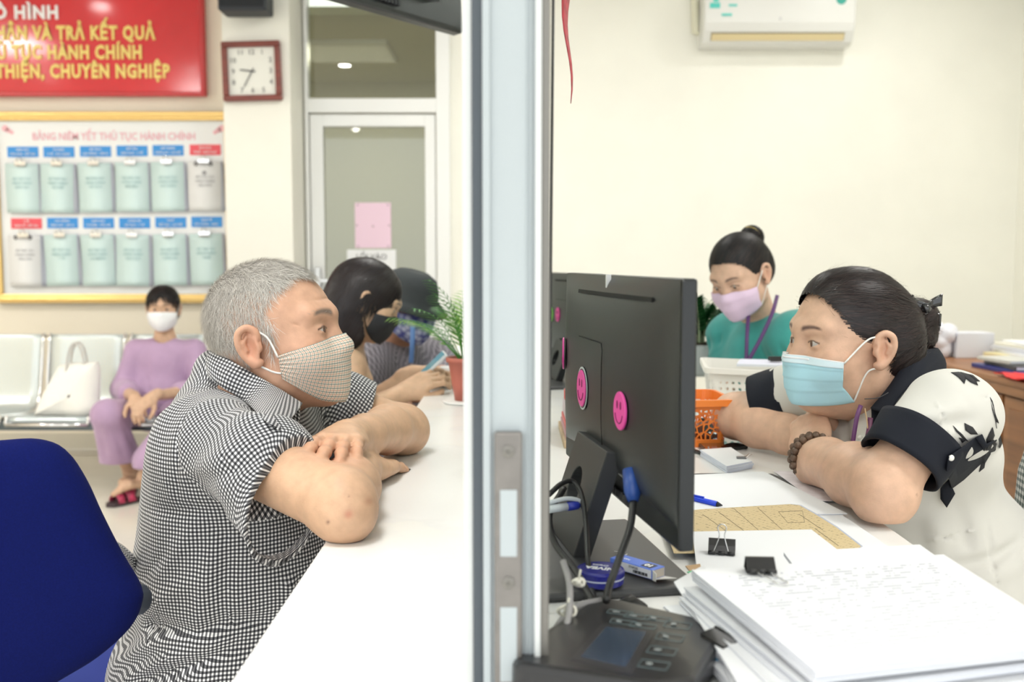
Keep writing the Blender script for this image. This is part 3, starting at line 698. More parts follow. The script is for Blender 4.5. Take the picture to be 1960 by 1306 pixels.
# white pen with blue cap through the stand hole
p0 = at(1050, 975, 1.19); p1 = at(1085, 970, 1.20); p2 = at(1108, 967, 1.21)
pen = MB().tube([p0, p1], .0052, 12).build('marker_pen', mat('pen_white', (.75, .80, .82), .35), smooth=True, label='white pen with a blue end poking through the monitor stand', cat='pen')
MB().tube([p1, p1+(p2-p1)*.8, p2], [.0056, .0056, .004], 12).build('pen_cap', mat('cap_blue', (.03, .05, .42), .3), pen, world=True, smooth=True)
MB().tube(spline([p0+np.array([0, 0, .008]), p1+np.array([0, 0, .010]), p2+np.array([.001, 0, .005]), p2+np.array([0, 0, -.004])], 12), .0028, 6).build('pen_clip', mat('pen_white', (.8, .8, .8), .35), pen, world=True, smooth=True)
# round blue tin on the stand base
zb_ = .8125
c = atz(1150, 1118, zb_); tin = empty('round_tin', (c[0], c[1]+.006, zb_), (0, 0, math.radians(160)), label='round dark blue cream tin standing on the monitor foot', cat='tin')
M_tin = mat('tin_blue', (.015, .018, .24), .3, coat=.3)
MB().lathe([(.0262, 0), (.0268, .001), (.0268, .007)], n=40).build('tin_base', M_tin, tin, smooth=False)
MB().lathe([(.0272, .0070), (.0275, .0072), (.0275, .0085), (.0272, .0088)], n=40).build('tin_rim', mat('rim_pale', (.62, .66, .8), .3), tin)
MB().lathe([(.0275, .0088), (.0277, .010), (.0277, .0148), (.0268, .016), (.0245, .0156), (.023, .0166)], n=40).build('tin_lid', M_tin, tin)
text_mesh('lettering', 'NIVEA', .0125, M_wl, tin, Matrix.Translation((0, .001, .0168)), extrude=.0002, bold=.0004, align='CENTER')
text_mesh('lettering', 'Creme', .007, M_wl, tin, Matrix.Translation((0.002, -.010, .0168)), extrude=.0002, align='CENTER', shear=.3)
# blue staples carton with open end flap
a = atz(1196, 1092, zb_); b = atz(1262, 1112, zb_)
dv = b-a; bxang = math.atan2(dv[1], dv[0]); 
bx = empty('staple_box', ((a[0]+b[0])/2-.004, (a[1]+b[1])/2+.014, zb_), (0, 0, bxang), label='small blue and white staple carton with its end flap open', cat='box')
hl = .033; hwid = .011
MB().box((-hl, -hwid, 0), (hl, hwid, .012)).build('carton', mat('carton_blue', (.08, .17, .62), .45), bx, bevel=.0006)
MB().box((-.022, -hwid-.0004, .001), (.031, -hwid+.0002, .011)).build('side_label', mat('label_greywhite', (.72, .73, .78), .5), bx)
for k in range(12): MB().box((.004+.0018*k, -hwid-.0008, .0025), (.0048+.0018*k+.0004*(k % 3), -hwid-.0004, .006)).build('bar_mark', M_ink, bx)
text_mesh('lettering', 'STAPLES', .0038, M_ink, bx, Matrix.Translation((0.004, -hwid-.0006, .0083)) @ Matrix.Rotation(PI/2, 4, 'X'), extrude=.0001, align='CENTER')
text_mesh('lettering', 'NO.10', .0055, M_wl, bx, Matrix.Translation((-.018, -.001, .0122)) @ Matrix.Rotation(PI, 4, 'Z'), extrude=.0001, align='CENTER', bold=.0001)
MB().box((.012, -.008, .0119), (.027, .006, .0123)).build('number_patch', M_ink, bx)
text_mesh('lettering', '10', .011, M_wl, bx, Matrix.Translation((.0195, -.001, .0124)) @ Matrix.Rotation(PI, 4, 'Z'), extrude=.0002, align='CENTER', bold=.0003)
P = [(hl, -hwid, 0), (hl, hwid, 0), (hl+.016, hwid+.002, .001), (hl+.012, -hwid-.003, .005)]
mb = MB().quad(*P).quad((hl, -hwid, 0), (hl+.008, -hwid-.004, .001), (hl+.009, -hwid-.004, .010), (hl, -hwid, .012))
mb.build('end_flap', mat('card_grey', (.68, .67, .64), .8), bx, solid=.0006)
MB().box((hl-.001, -hwid+.001, .001), (hl+.0003, hwid-.001, .011)).build('carton_inside', mat('card_inner', (.42, .38, .33), .9), bx)
# keypad terminal
M_kb = mat('terminal_black', (.012, .012, .013), .28, coat=.1); M_kscr = mat('terminal_screen', (.035, .052, .08), .2)
M_key = mat('key_outline', (.14, .20, .21), .5)
KX = .108; KY = .912
kp = empty('keypad_terminal', (KX, KY, ZD), (math.radians(-3), 0, math.radians(-20)), label='black keypad terminal with a small dark screen at the front of the desk', cat='card terminal')
out = [(-.072, -.115), (.05, -.115), (.078, -.09), (.082, .02), (.076, .055), (.055, .078), (-.035, .108), (-.058, .108), (-.066, .095), (-.076, .0), (-.082, -.06), (-.082, -.10)]
MB().prism(out, 0, .030).build('terminal_body', M_kb, kp, bevel=.006)
def kl(px, py): 
    w = atz(px, py, ZD+.036) - np.array([KX, KY, 0]); c, s = math.cos(math.radians(20)), math.sin(math.radians(20)); return (w[0]*c - w[1]*s, w[0]*s + w[1]*c)
zt_ = .0305
q = [kl(*p) for p in ((1160, 1190), (1236, 1200), (1197, 1277), (1110, 1256))]
MB().prism(q, zt_-.0005, zt_+.0006).build('screen', M_kscr, kp, bevel=.0004)
q = [kl(*p) for p in ((1152, 1183), (1250, 1196), (1207, 1290), (1092, 1262))]
MB().prism(q, zt_-.0009, zt_+.0001).build('screen_border', mat('border_black', (.02, .02, .022), .3), kp, bevel=.0004)
keys = [(1186, 1158), (1219, 1166), (1192, 1179), (1230, 1186), (1258, 1170), (1297, 1183), (1282, 1210), (1267, 1240), (1251, 1271)]
for k, (px, py) in enumerate(keys):
    u, v = kl(px, py); wk, hk = (.0125, .0065) if k < 5 else (.0125, .0095)
    ky = MB(); t_ = .0004
    for (a0, a1, b0, b1) in ((-wk, wk, -hk, -hk+t_), (-wk, wk, hk-t_, hk), (-wk, -wk+t_, -hk, hk), (wk-t_, wk, -hk, hk)): ky.box((a0, b0, 0), (a1, b1, .0005))
    ko = ky.build('key', M_key, kp); ko.location = (u, v, zt_)
    ko.rotation_euler = (0, 0, 0)
    ms = MB(); 
    if k in (0, 1): s = -1 if k == 0 else 1; ms.prism([(s*.004, 0), (0, .0028), (0, .001), (-s*.004, .001), (-s*.004, -.001), (0, -.001), (0, -.0028)], 0, .0006)
    elif k in (5, 8): ms.lathe([(.0028, 0), (.0028, .0006)], n=12)
    elif k == 7: ms.prism([(-.0035, -.0015), (-.0015, .0025), (.0035, .0015), (.0015, -.0025)], 0, .0006)
    else: ms.box((-.0028, -.0015, 0), (.0006, .0028, .0006)).box((-.001, -.003, 0), (.0026, .001, .0006))
    mo = ms.build('key_symbol', mat('key_pale', (.28, .31, .31), .5), ko); mo.location = (-.004, 0, .0003)
MB().box((.070, .0, .014), (.0835, .042, .026)).build('side_sticker', mat('sticker_cyan', (.04, .32, .55), .4), kp, bevel=.001)
MB().tube([(-.04, .1, .02), (-.03, .13, .024), (-.02, .15, .01)], .006, 8).build('cord_sleeve', M_cable, kp, smooth=True)
# ================================================================ papers and small things on the desk
def print_mat(name, base, ink, sx, sy, rot=0., dens=.5, vec='UV'):
    """paper with faint rows of print: flat print carried by the sheet"""
    m = mat(name, base, .8); nt, b = nodes_of(m)
    uv = nt.nodes.new('ShaderNodeUVMap'); mp = nt.nodes.new('ShaderNodeMapping'); nt.links.new(uv.outputs[0], mp.inputs[0]); mp.inputs['Rotation'].default_value = (0, 0, rot)
    sp_ = nt.nodes.new('ShaderNodeSeparateXYZ'); nt.links.new(mp.outputs[0], sp_.inputs[0])
    def mth(op, a, v=None, c=None):
        n = nt.nodes.new('ShaderNodeMath'); n.operation = op; nt.links.new(a, n.inputs[0])
        if v is not None: n.inputs[1].default_value = v
        if c is not None: nt.links.new(c, n.inputs[1])
        return n.outputs[0]
    v = mth('MULTIPLY', sp_.outputs[1], sy); fr = mth('FRACT', v); line = mth('LESS_THAN', fr, .38)
    fl_ = mth('FLOOR', v); u = mth('MULTIPLY', sp_.outputs[0], sx)
    cb = nt.nodes.new('ShaderNodeCombineXYZ'); nt.links.new(u, cb.inputs[0]); nt.links.new(mth('MULTIPLY', fl_, 7.3), cb.inputs[1])
    n = nt.nodes.new('ShaderNodeTexNoise'); n.inputs['Scale'].default_value = 1.0; n.inputs['Detail'].default_value = 3; nt.links.new(cb.outputs[0], n.inputs['Vector'])
    wd_ = mth('GREATER_THAN', n.outputs['Fac'], dens); f = mth('MULTIPLY', line, c=wd_)
    # margins
    for o, lo, hi in ((uv.outputs[0], .10, .90),):
        s2 = nt.nodes.new('ShaderNodeSeparateXYZ'); nt.links.new(o, s2.inputs[0])
        for ax in (0, 1): f = mth('MULTIPLY', f, c=mth('GREATER_THAN', s2.outputs[ax], lo)); f = mth('MULTIPLY', f, c=mth('LESS_THAN', s2.outputs[ax], hi))
    mx = nt.nodes.new('ShaderNodeMix'); mx.data_type = 'RGBA'; nt.links.new(f, mx.inputs[0]); mx.inputs[6].default_value = (*base, 1); mx.inputs[7].default_value = (*ink, 1)
    nt.links.new(mx.outputs[2], b.inputs['Base Color']); return m
M_sheet = mat('sheet_white', (.80, .81, .83), .8)
M_print = print_mat('sheet_printed', (.80, .81, .83), (.34, .35, .42), 26, 34, .0, .52)
M_edge = mat('sheet_edges', (.70, .72, .78), .85)
M_kraft = print_mat('map_sheet', (.62, .49, .28), (.36, .28, .16), 150, 34, 1.0, .56)
def sheet(corners, z, th=.0012, name='paper_sheet', m=None, curl=0., label=None, cat='paper', n=10, parent=None, group=None, mats=None, zc=None):
    """thin four-cornered sheet; corners given as (x, y) on the desk in order back-left, back-right, front-right, front-left"""
    A, B_, C_, D_ = [np.array([c[0], c[1]]) for c in corners]
    zc = zc or (z, z, z, z)
    P = []; UV = []
    for i in range(n+1):
        t = i/n; r = []; ru = []
        for j in range(n+1):
            s = j/n; p = (A*(1-s)+B_*s)*(1-t)+(D_*(1-s)+C_*s)*t
            zz = (zc[0]*(1-s)+zc[1]*s)*(1-t)+(zc[3]*(1-s)+zc[2]*s)*t + curl*(math.sin(s*3.1+t*2.2)*.5+.5)*(t*(1-t)*4*.3+.15)
            r.append((p[0], p[1], zz+th)); ru.append((s, 1-t))
        P.append(r); UV.append(ru)
    mb = MB().grid(P, 0, UV)
    per = [P[0][j] for j in range(n+1)]+[P[i][n] for i in range(1, n+1)]+[P[n][j] for j in range(n-1, -1, -1)]+[P[i][0] for i in range(n-1, 0, -1)]
    K = len(per); low = [(p[0], p[1], p[2]-th) for p in per]
    mb.add(per+low, [(k, (k+1) % K, K+(k+1) % K, K+k) for k in range(K)], 1); mb.add(low, [tuple(range(K))], 1)
    mb.f = [f[::-1] if i < n*n else f for i, f in enumerate(mb.f)]; mb.uv = [u[::-1] if i < n*n else u for i, u in enumerate(mb.uv)]
    return mb.build(name, mats or [m or M_sheet, M_edge], parent, uv=True, label=label, cat=cat, group=group, world=bool(parent))
XY = lambda px, py, z: tuple(atz(px, py, z)[:2])
def Q(z, *pts): return [XY(px, py, z) for px, py in pts]
# black desk pad
M_padb = mat('desk_pad_black', (.025, .027, .03), .5, bump=(200, .2))
pts = [XY(px, py, ZD+.003) for px, py in ((1250, 912), (1340, 906), (1440, 905), (1478, 907), (1502, 916), (1541, 948), (1600, 992), (1500, 1010), (1300, 1010))]
MB().prism(pts, ZD, ZD+.003).build('desk_pad', M_padb, bevel=.001, label='black desk pad under the white papers', cat='desk pad')
sheet(Q(.8035, (1480, 902), (1545, 904), (1610, 960), (1560, 960)), .8035, .0006, label='white sheet marked with pale pink print under her elbow', m=None, mats=[mat('sheet_pinkish', (.86, .80, .84), .8, noise=(40, .15)), M_edge])
sheet(Q(.8045, (1330, 960), (1580, 965), (1722, 1062), (1330, 1120)), .8045, .0008, label='white sheet running under the brown map to the desk edge')
sheet(Q(.806, (1225, 915), (1462, 904), (1622, 985), (1250, 990)), .806, .0012, label='blank white sheet lying on the black desk pad')
mm = MB()
# brown hand-drawn map sheet with torn corner, over a bluish film
zz = .8085
kp_ = [XY(px, py, zz) for px, py in ((1262, 984), (1340, 976), (1440, 970), (1512, 966), (1530, 968), (1560, 985), (1600, 1010), (1648, 1047), (1630, 1056), (1604, 1063), (1560, 1050), (1400, 1060), (1290, 1060))]
c0 = np.mean(kp_, axis=0)
fm = MB().prism([tuple(np.array(p)+(np.array([.004, .005]))) for p in kp_], zz-.001, zz-.0004).build('plastic_film', mat('film_bluegrey', (.45, .50, .62), .4), label='blue-grey plastic film under the brown map', cat='plastic film')
mb = MB(); K = len(kp_)
mn = np.min(kp_, axis=0); mx_ = np.max(kp_, axis=0)
uvs = [((p[0]-mn[0])/(mx_[0]-mn[0])*.78+.11, (p[1]-mn[1])/(mx_[1]-mn[1])*.78+.11) for p in kp_]
a_ = sum(kp_[i][0]*kp_[(i+1) % K][1]-kp_[(i+1) % K][0]*kp_[i][1] for i in range(K)); idx = tuple(range(K)) if a_ > 0 else tuple(range(K-1, -1, -1))
mb.add([(p[0], p[1], zz+.0005) for p in kp_], [idx], 0, uvs); mb.add([(p[0], p[1], zz+.0005) for p in kp_]+[(p[0], p[1], zz) for p in kp_], [(k, (k+1) % K, K+(k+1) % K, K+k) for k in range(K)], 0, uvs*2)
km = mb.build('map_sheet', M_kraft, uv=True, label='brown hand-drawn map sheet with a torn right corner', cat='paper')
def ink_line(parent, pts, z, w=.00022, m=M_ink): MB().tube([atz(px, py, z) for px, py in pts], w, 4).build('ink_line', m, parent, world=True)
for pts in (((1345, 985), (1392, 1018)), ((1405, 974), (1455, 1018)), ((1450, 972), (1500, 1017)), ((1490, 980), (1536, 978), (1540, 1000), (1508, 1001), (1490, 980)), ((1375, 980), (1425, 1017)), ((1530, 985), (1575, 1015)), ((1560, 1012), (1605, 1045))):
    ink_line(km, pts, zz+.0008)
# sheet with the binder clips, and its neighbours
sheet(Q(.812, (1325, 1020), (1553, 1016), (1700, 1130), (1345, 1180)), .812, .0016, curl=.0, m=M_sheet, label='white sheet that carries the standing binder clip')
# bundles of the big stack
def bundle(corners, z, th, label, top=None, layers=3, jit=.003, spread=None):
    e = empty('document_bundle', (float(np.mean([c[0] for c in corners])), float(np.mean([c[1] for c in corners])), z), label=label, cat='documents')
    for k in range(layers):
        cc = [(c[0]+RNG.uniform(-jit, jit), c[1]+RNG.uniform(-jit, jit)) for c in corners] if k < layers-1 else corners
        sheet(cc, z+th*k/layers, th/layers*.8, name='page' if k else 'back_page', mats=[top if (top and k == layers-1) else M_sheet, M_edge], parent=e, label=None, cat=None, n=8, curl=.0012)
    return e
def off(cs, dx, dy): return [(c[0]+dx, c[1]+dy) for c in cs]
M_gfold = mat('folder_green', (.02, .33, .20), .4)
z_ = .862
top4 = Q(z_, (1324, 1090), (1806, 1061), (2065, 1225), (1560, 1281))
A, B_, C_, D_ = [np.array(p) for p in top4]
sheet(off([A, B_, C_+.01, D_], .0, -.012), .8015, .004, name='folder', mats=[M_gfold, M_gfold], label='green folder at the bottom of the big document stack', cat='folder')
def rot_(cs, deg, dx=0, dy=0):
    c0 = np.mean(cs, axis=0); c, s = math.cos(math.radians(deg)), math.sin(math.radians(deg))
    return [tuple(np.array([[c, -s], [s, c]]) @ (np.array(p)-c0)+c0+np.array([dx, dy])) for p in cs]
bundle(rot_(top4, -3, -.030, .0), .8075, .008, 'lowest document bundle of the big stack, fanned out to the left', layers=3, jit=.006)
bundle(rot_(top4, 2, -.026, .003), .8165, .008, 'second document bundle from the bottom of the big stack', layers=3, jit=.005)
b3 = bundle(rot_(top4, -1.5, -.015, -.004), .826, .007, 'third document bundle from the bottom, with a black clip on its left edge', layers=3, jit=.004)
bundle(rot_(top4, 1.2, -.006, .004), .8345, .009, 'fourth document bundle from the bottom of the big stack', layers=4, jit=.003)
s3 = [XY(px, py, .846) for px, py in ((1500, 1062), (1760, 1047), (1960, 1190), (1600, 1200))]
bundle(s3, .845, .004, 'document bundle showing its corner left of the topmost sheets', layers=2, jit=.001)
bundle(off(top4, 0, 0), .850, .012, 'topmost document bundle of the big stack with faint printed lines', top=M_print, layers=4, jit=.0012)
MB().prism([XY(px, py, .818) for px, py in ((1312, 1078), (1340, 1074), (1343, 1084), (1322, 1090))], .8135, .8145).build('paper_scrap', mat('scrap_brown', (.50, .33, .18), .8), label='torn brown scrap of paper under the monitor corner', cat='paper')
MB().prism([XY(px, py, .8165) for px, py in ((1315, 1096), (1326, 1092), (1342, 1103), (1330, 1104))], .8162, .817).build('page_marker', mat('marker_green', (.05, .45, .20), .6), label='small green page marker at the stack corner', cat='page marker')
# fanned sheets on the left of the stack
zf = .836
sheet(Q(zf, (1290, 1110), (1345, 1092), (1560, 1285), (1452, 1340)), zf, .0012, curl=.004, zc=(.832, .84, .846, .82), label='loose curling sheet fanned out left of the big stack')
sheet(Q(.822, (1345, 1190), (1400, 1150), (1520, 1330), (1440, 1380)), .822, .0012, curl=.004, zc=(.822, .83, .83, .812), label='lower loose sheet fanned out beside the keypad terminal')
# binder clips
M_clip = mat('clip_black', (.012, .012, .013), .3); M_wire = mat('wire_steel', (.62, .62, .62), .25, metal=1)
def binder(c, ang, w, h, d, label, open_up=True):
    e = empty('binder_clip', c, (0, 0, ang), label=label, cat='binder clip')
    # triangular body: spine at top or lying
    n = 9; P = []
    prof = [(-.0015, 0), (-d*.30, h*.45), (-d*.5, h*.9), (-d*.42, h), (0, h), (d*.42, h), (d*.5, h*.9), (d*.30, h*.45), (.0015, 0)]
    for x in np.linspace(-w/2, w/2, 3): P.append([(x, y, z) for y, z in prof])
    b_ = MB().grid(P).build('clip_body', M_clip, e, solid=.0012)
    for s in (-1, 1):
        for x0_, x1_ in ((-w/2, -w*.22), (-w*.1, w*.1), (w*.22, w/2)):
            MB().tube([(x0_, s*.002, 0), (x1_, s*.002, 0)], .0021, 8).build('curl', M_clip, b_, smooth=True)
    return e
def wire_loop(e, s, w, length, tip_w, ang_, z0=0):
    c, s_ = math.cos(ang_), math.sin(ang_)
    pts = [(-w*.18, 0), (-w*.10, length*.35), (-tip_w, length*.72), (-tip_w*1.1, length*.88), (-tip_w*.5, length), (tip_w*.5, length), (tip_w*1.1, length*.88), (tip_w, length*.72), (w*.10, length*.35), (w*.18, 0)]
    pts = spline([(x, s*.002+l*s_*s, z0+l*c) for x, l in pts], 40)
    MB().tube(pts, .0007, 6).build('wire_handle', M_wire, e, smooth=True)
# clip 1 : body opens down, wire handle standing
p = atz(1381, 1062, .8145)
e1 = empty('binder_clip', (p[0], p[1], .8145), (0, 0, math.radians(-14)), label='binder clip with its wire handle standing up', cat='binder clip')
w1 = .033
P = [[(x, y, z) for y, z in ((-.001, .002), (.004, .010), (.011, .017), (.014, .0165), (.014, .004), (.010, .001), (-.001, .0015))] for x in (-w1/2, 0, w1/2)]
MB().grid(P).build('clip_body', M_clip, e1, solid=.001)
for x0_, x1_ in ((-w1/2, -w1*.22), (-w1*.12, w1*.12), (w1*.22, w1/2)): MB().tube([(x0_, -.001, .0023), (x1_, -.001, .0023)], .0024, 8).build('curl', M_clip, e1, smooth=True)
pts = spline([(-w1*.30, -.001, .003), (-w1*.10, .004, .022), (-w1*.16, .006, .033), (0, .0065, .037), (w1*.16, .006, .033), (w1*.10, .004, .022), (w1*.26, -.001, .003)], 40)
MB().tube(pts, .0008, 6).build('wire_handle', M_wire, e1, smooth=True)
# clip 2 : lying, handle stretched towards us
p = atz(1457, 1096, .8635)
e2 = empty('binder_clip', (p[0], p[1]+.006, .8632), (0, 0, math.radians(-3)), label='binder clip with its wire handle stretched flat along the paper', cat='binder clip')
w2 = .029
P = [[(x, y, z) for y, z in ((-.012, .003), (.001, .0135), (.004, .0135), (.010, .001), (-.008, .0005))] for x in (-w2/2, 0, w2/2)]
MB().grid(P).build('clip_body', M_clip, e2, solid=.001)
for x0_, x1_ in ((-w2/2+.002, -w2*.2), (-w2*.1, w2*.1), (w2*.2, w2/2)): MB().tube([(x0_, -.0125, .003), (x1_, -.0125, .003)], .0024, 8).build('curl', M_clip, e2, smooth=True)
pts = spline([(-w2*.22, -.013, .003), (w2*.10, -.030, .002), (w2*.22, -.040, .0015), (w2*.36, -.045, .0012), (w2*.62, -.045, .0012), (w2*.66, -.040, .0015), (w2*.52, -.034, .002), (w2*.25, -.013, .003)], 40)
MB().tube(pts, .0008, 6).build('wire_handle', M_wire, e2, smooth=True)
# clip biting the third bundle
for k, (px, py, lab) in enumerate(((1440, 1203, 'upper black clip biting the left edge of the stack'), (1372, 1228, 'lower black clip biting the fanned sheets beside the keypad'))):
    z0 = (.838, .828)[k]; p = atz(px, py, z0)
    e3 = empty('binder_clip', (p[0]+.006, p[1], z0-.004), (0, 0, math.radians(-68)), label=lab, cat='binder clip')
    P = [[(x, y, z) for y, z in ((.004, .010), (-.012, .007), (-.013, -.003), (.004, -.006))] for x in (-.019, 0, .019)]
    MB().grid(P).build('clip_body', M_clip, e3, solid=.0014)
    MB().tube([(-.019, .004, .010), (.019, .004, .010)], .002, 8).build('curl', M_clip, e3, smooth=True)
# blue pen on the blank sheet
a = atz(1318, 952, .811); b = atz(1372, 965, .811); c = atz(1383, 968, .8095)
pen = MB().tube([a+(a-b)*1.2, a, b], .0042, 10).build('ball_pen', mat('pen_blue', (.02, .07, .72), .3), smooth=True, label='blue ball pen lying on the white sheet beside the monitor', cat='pen')
MB().tube([b, b+(c-b)*.7, c], [.0042, .0018, .0006], 10).build('pen_tip', M_ink, pen, world=True, smooth=True)
MB().tube([a+np.array([0, 0, .005]), a+(b-a)*.55+np.array([0, 0, .0055])], .0013, 6).build('pen_clip', mat('pen_blue', (.02, .07, .72), .3), pen, world=True)
# pad of slips with a clip
zq = ZD+.002
e = empty('note_pad', (*XY(1388, 882, ZD), ZD+.0005), label='small block of white slips with a metal clip beside the desk pad', cat='note pad')
for k in range(4):
    cs = [(c[0]+RNG.uniform(-.0015, .0015), c[1]+RNG.uniform(-.0015, .0015)) for c in Q(ZD+.008, (1340, 866), (1400, 862), (1441, 889), (1392, 899))]
    sheet(cs, ZD+.0005+.0034*k, .003, name='slip', mats=[M_sheet, mat('slip_edge', (.66, .70, .80), .8)], parent=e, cat=None, n=3)
a = atz(1416, 876, ZD+.016)
MB().box((a[0]-.006, a[1]-.003, ZD+.0135), (a[0]+.012, a[1]+.004, ZD+.018)).build('clip', mat('clip_dark_metal', (.2, .2, .2), .3, metal=1), e, world=True, bevel=.001)
MB().tube([a+np.array([.008, 0, 0]), a+np.array([.02, .008, .006]), a+np.array([.022, -.002, .006]), a+np.array([.01, -.004, 0])], .0009, 5).build('wire_handle', M_wire, e, world=True)
a = atz(1325, 862, ZD+.004); b = atz(1354, 871, ZD+.004)
MB().tube([a, b], .0042, 8).build('pen', M_mond, smooth=True, label='black pen end lying between the monitor and the slips', cat='pen')
# phone
cs = Q(ZD+.009, (1335, 846), (1392, 832), (1432, 851), (1352, 864))
e = empty('mobile_phone', (*np.mean(cs, axis=0), ZD), label='black mobile phone lying flat behind the note slips', cat='phone')
MB().prism(cs, ZD+.0005, ZD+.0085).build('phone_body', M_mond, e, world=True, bevel=.0015)
c0 = np.mean(cs, axis=0); MB().prism([tuple(c0+(np.array(c)-c0)*.93) for c in cs], ZD+.0085, ZD+.009).build('phone_screen', mat('phone_glass', (.012, .012, .014), .04, coat=1), e, world=True)
# mouse
p = atz(1356, 838, ZD)
me_ = empty('computer_mouse', (p[0], p[1], ZD), (0, 0, math.radians(20)), label='glossy black computer mouse beside the orange basket', cat='mouse')
P = [[(.031*math.sin(PI*i/10)**.6*math.cos(a)*1.0, (-.055+.11*i/10), .001+.036*(math.sin(PI*(i+.6)/11.2)**.8)*max(0, math.sin(a))) for a in np.linspace(0, PI, 13)] for i in range(11)]
MB().grid(P).build('mouse_body', mat('mouse_black', (.012, .012, .014), .12, coat=.6), me_, smooth=True)
MB().lathe([(.009, -.003), (.009, .003)], n=16, M=Matrix.Translation((0, .028, .03)) @ Matrix.Rotation(PI/2, 4, 'Y')).build('scroll_wheel', M_ink, me_, smooth=True)
# yellow sticky notes
for k, (cs, col, nm) in enumerate((([(1372, 812), (1408, 806), (1422, 826), (1382, 832)], (.88, .86, .35), 'yellow sticky note lying crooked behind the phone'), ([(1392, 824), (1424, 818), (1432, 832), (1396, 838)], (.88, .88, .80), 'pale sticky note beside the yellow one'))):
    cc = Q(ZD+.002, *cs); sheet(cc, ZD+.0006+.002*k, .0015, name='sticky_note', mats=[mat('note_%s' % ('yellow', 'cream')[k], col, .8)]*2, label=nm, cat='sticky note', n=3, curl=.004)
# baskets
def holes_mat(name, col, sx, sy, r, vor=False):
    m = mat(name, col, .35); nt, b = nodes_of(m)
    uvn = nt.nodes.new('ShaderNodeUVMap'); mp = nt.nodes.new('ShaderNodeMapping'); mp.inputs['Scale'].default_value = (sx, sy, 1); nt.links.new(uvn.outputs[0], mp.inputs[0])
    gt = nt.nodes.new('ShaderNodeMath'); gt.operation = 'GREATER_THAN'; gt.inputs[1].default_value = r
    if vor:
        v = nt.nodes.new('ShaderNodeTexVoronoi'); v.feature = 'DISTANCE_TO_EDGE'; v.inputs['Scale'].default_value = 1; nt.links.new(mp.outputs[0], v.inputs['Vector']); gt.operation = 'LESS_THAN'; nt.links.new(v.outputs['Distance'], gt.inputs[0])
    else:
        fr = nt.nodes.new('ShaderNodeVectorMath'); fr.operation = 'FRACTION'; nt.links.new(mp.outputs[0], fr.inputs[0])
        sb = nt.nodes.new('ShaderNodeVectorMath'); sb.operation = 'SUBTRACT'; sb.inputs[1].default_value = (.5, .5, 0); nt.links.new(fr.outputs[0], sb.inputs[0])
        ln = nt.nodes.new('ShaderNodeVectorMath'); ln.operation = 'LENGTH'; nt.links.new(sb.outputs[0], ln.inputs[0]); nt.links.new(ln.outputs['Value'], gt.inputs[0])
    nt.links.new(gt.outputs[0], b.inputs['Alpha']); return m
def basket(name, c, rot, L_, Wd, H_, taper, msolid, mholes, label, band=(.18, .72)):
    e = empty(name, c, (0, 0, rot), label=label, cat='basket')
    def ring(h, grow=0):
        f = 1-taper*(1-h); a, b_ = L_/2*f+grow, Wd/2*f+grow; r = .02; pts = []
        for cx_, cy_, a0 in ((a-r, b_-r, 0), (-a+r, b_-r, PI/2), (-a+r, -b_+r, PI), (a-r, -b_+r, 1.5*PI)):
            for k in range(5): t = a0+PI/2*k/4; pts.append((cx_+r*math.cos(t), cy_+r*math.sin(t), h*H_))
        return pts
    def wall(h0, h1, m, nm):
        R0, R1 = ring(h0), ring(h1); l = np.r_[0, np.cumsum(np.linalg.norm(np.diff(np.array(R1+[R1[0]]), axis=0), axis=1))]
        P = [R0+[R0[0]], R1+[R1[0]]]; UV = [[(q, h0*H_) for q in l], [(q, h1*H_) for q in l]]
        return MB().grid(P, uv=UV).build(nm, m, e, uv=True, solid=.002)
    wall(0, band[0], msolid, 'lower_wall'); wall(band[0], band[1], mholes, 'perforated_wall'); wall(band[1], 1, msolid, 'upper_wall')
    MB().add(ring(0), [tuple(range(20))]).build('basket_floor', msolid, e, solid=.002)
    R1, R2 = ring(1, 0), ring(1, .008); R3 = [(x, y, z-.012) for x, y, z in R2]
    P = np.array([R1+[R1[0]], R2+[R2[0]], R3+[R3[0]]]); MB().grid(P).build('rim', msolid, e, solid=.0025)
    return e
M_ob = mat('plastic_orange', (.92, .25, .04), .35); M_oh = holes_mat('plastic_orange_holes', (.92, .25, .04), 75, 75, .10, True)
M_wb = mat('plastic_ivory', (.82, .80, .75), .4); M_wh = holes_mat('plastic_ivory_holes', (.82, .80, .75), 62, 62, .27)
# orange: right rear corner at px (1387,765) 
c = atz(1385, 850, ZD)
basket('pencil_basket', (c[0]-.062, c[1]+.03, ZD+.0005), math.radians(4), .125, .16, .098, .14, M_ob, M_oh, 'orange plastic basket with large round holes beside the monitor', (.16, .80))
c = atz(1420, 800, ZD)
wbk = basket('storage_basket', (.672, 2.53, ZD+.0072), math.radians(-8), .37, .26, .105, .08, M_wb, M_wh, 'ivory plastic storage basket with square rows of holes', (.2, .78))

wbk.rotation_euler = (0, math.radians(2), math.radians(-8))
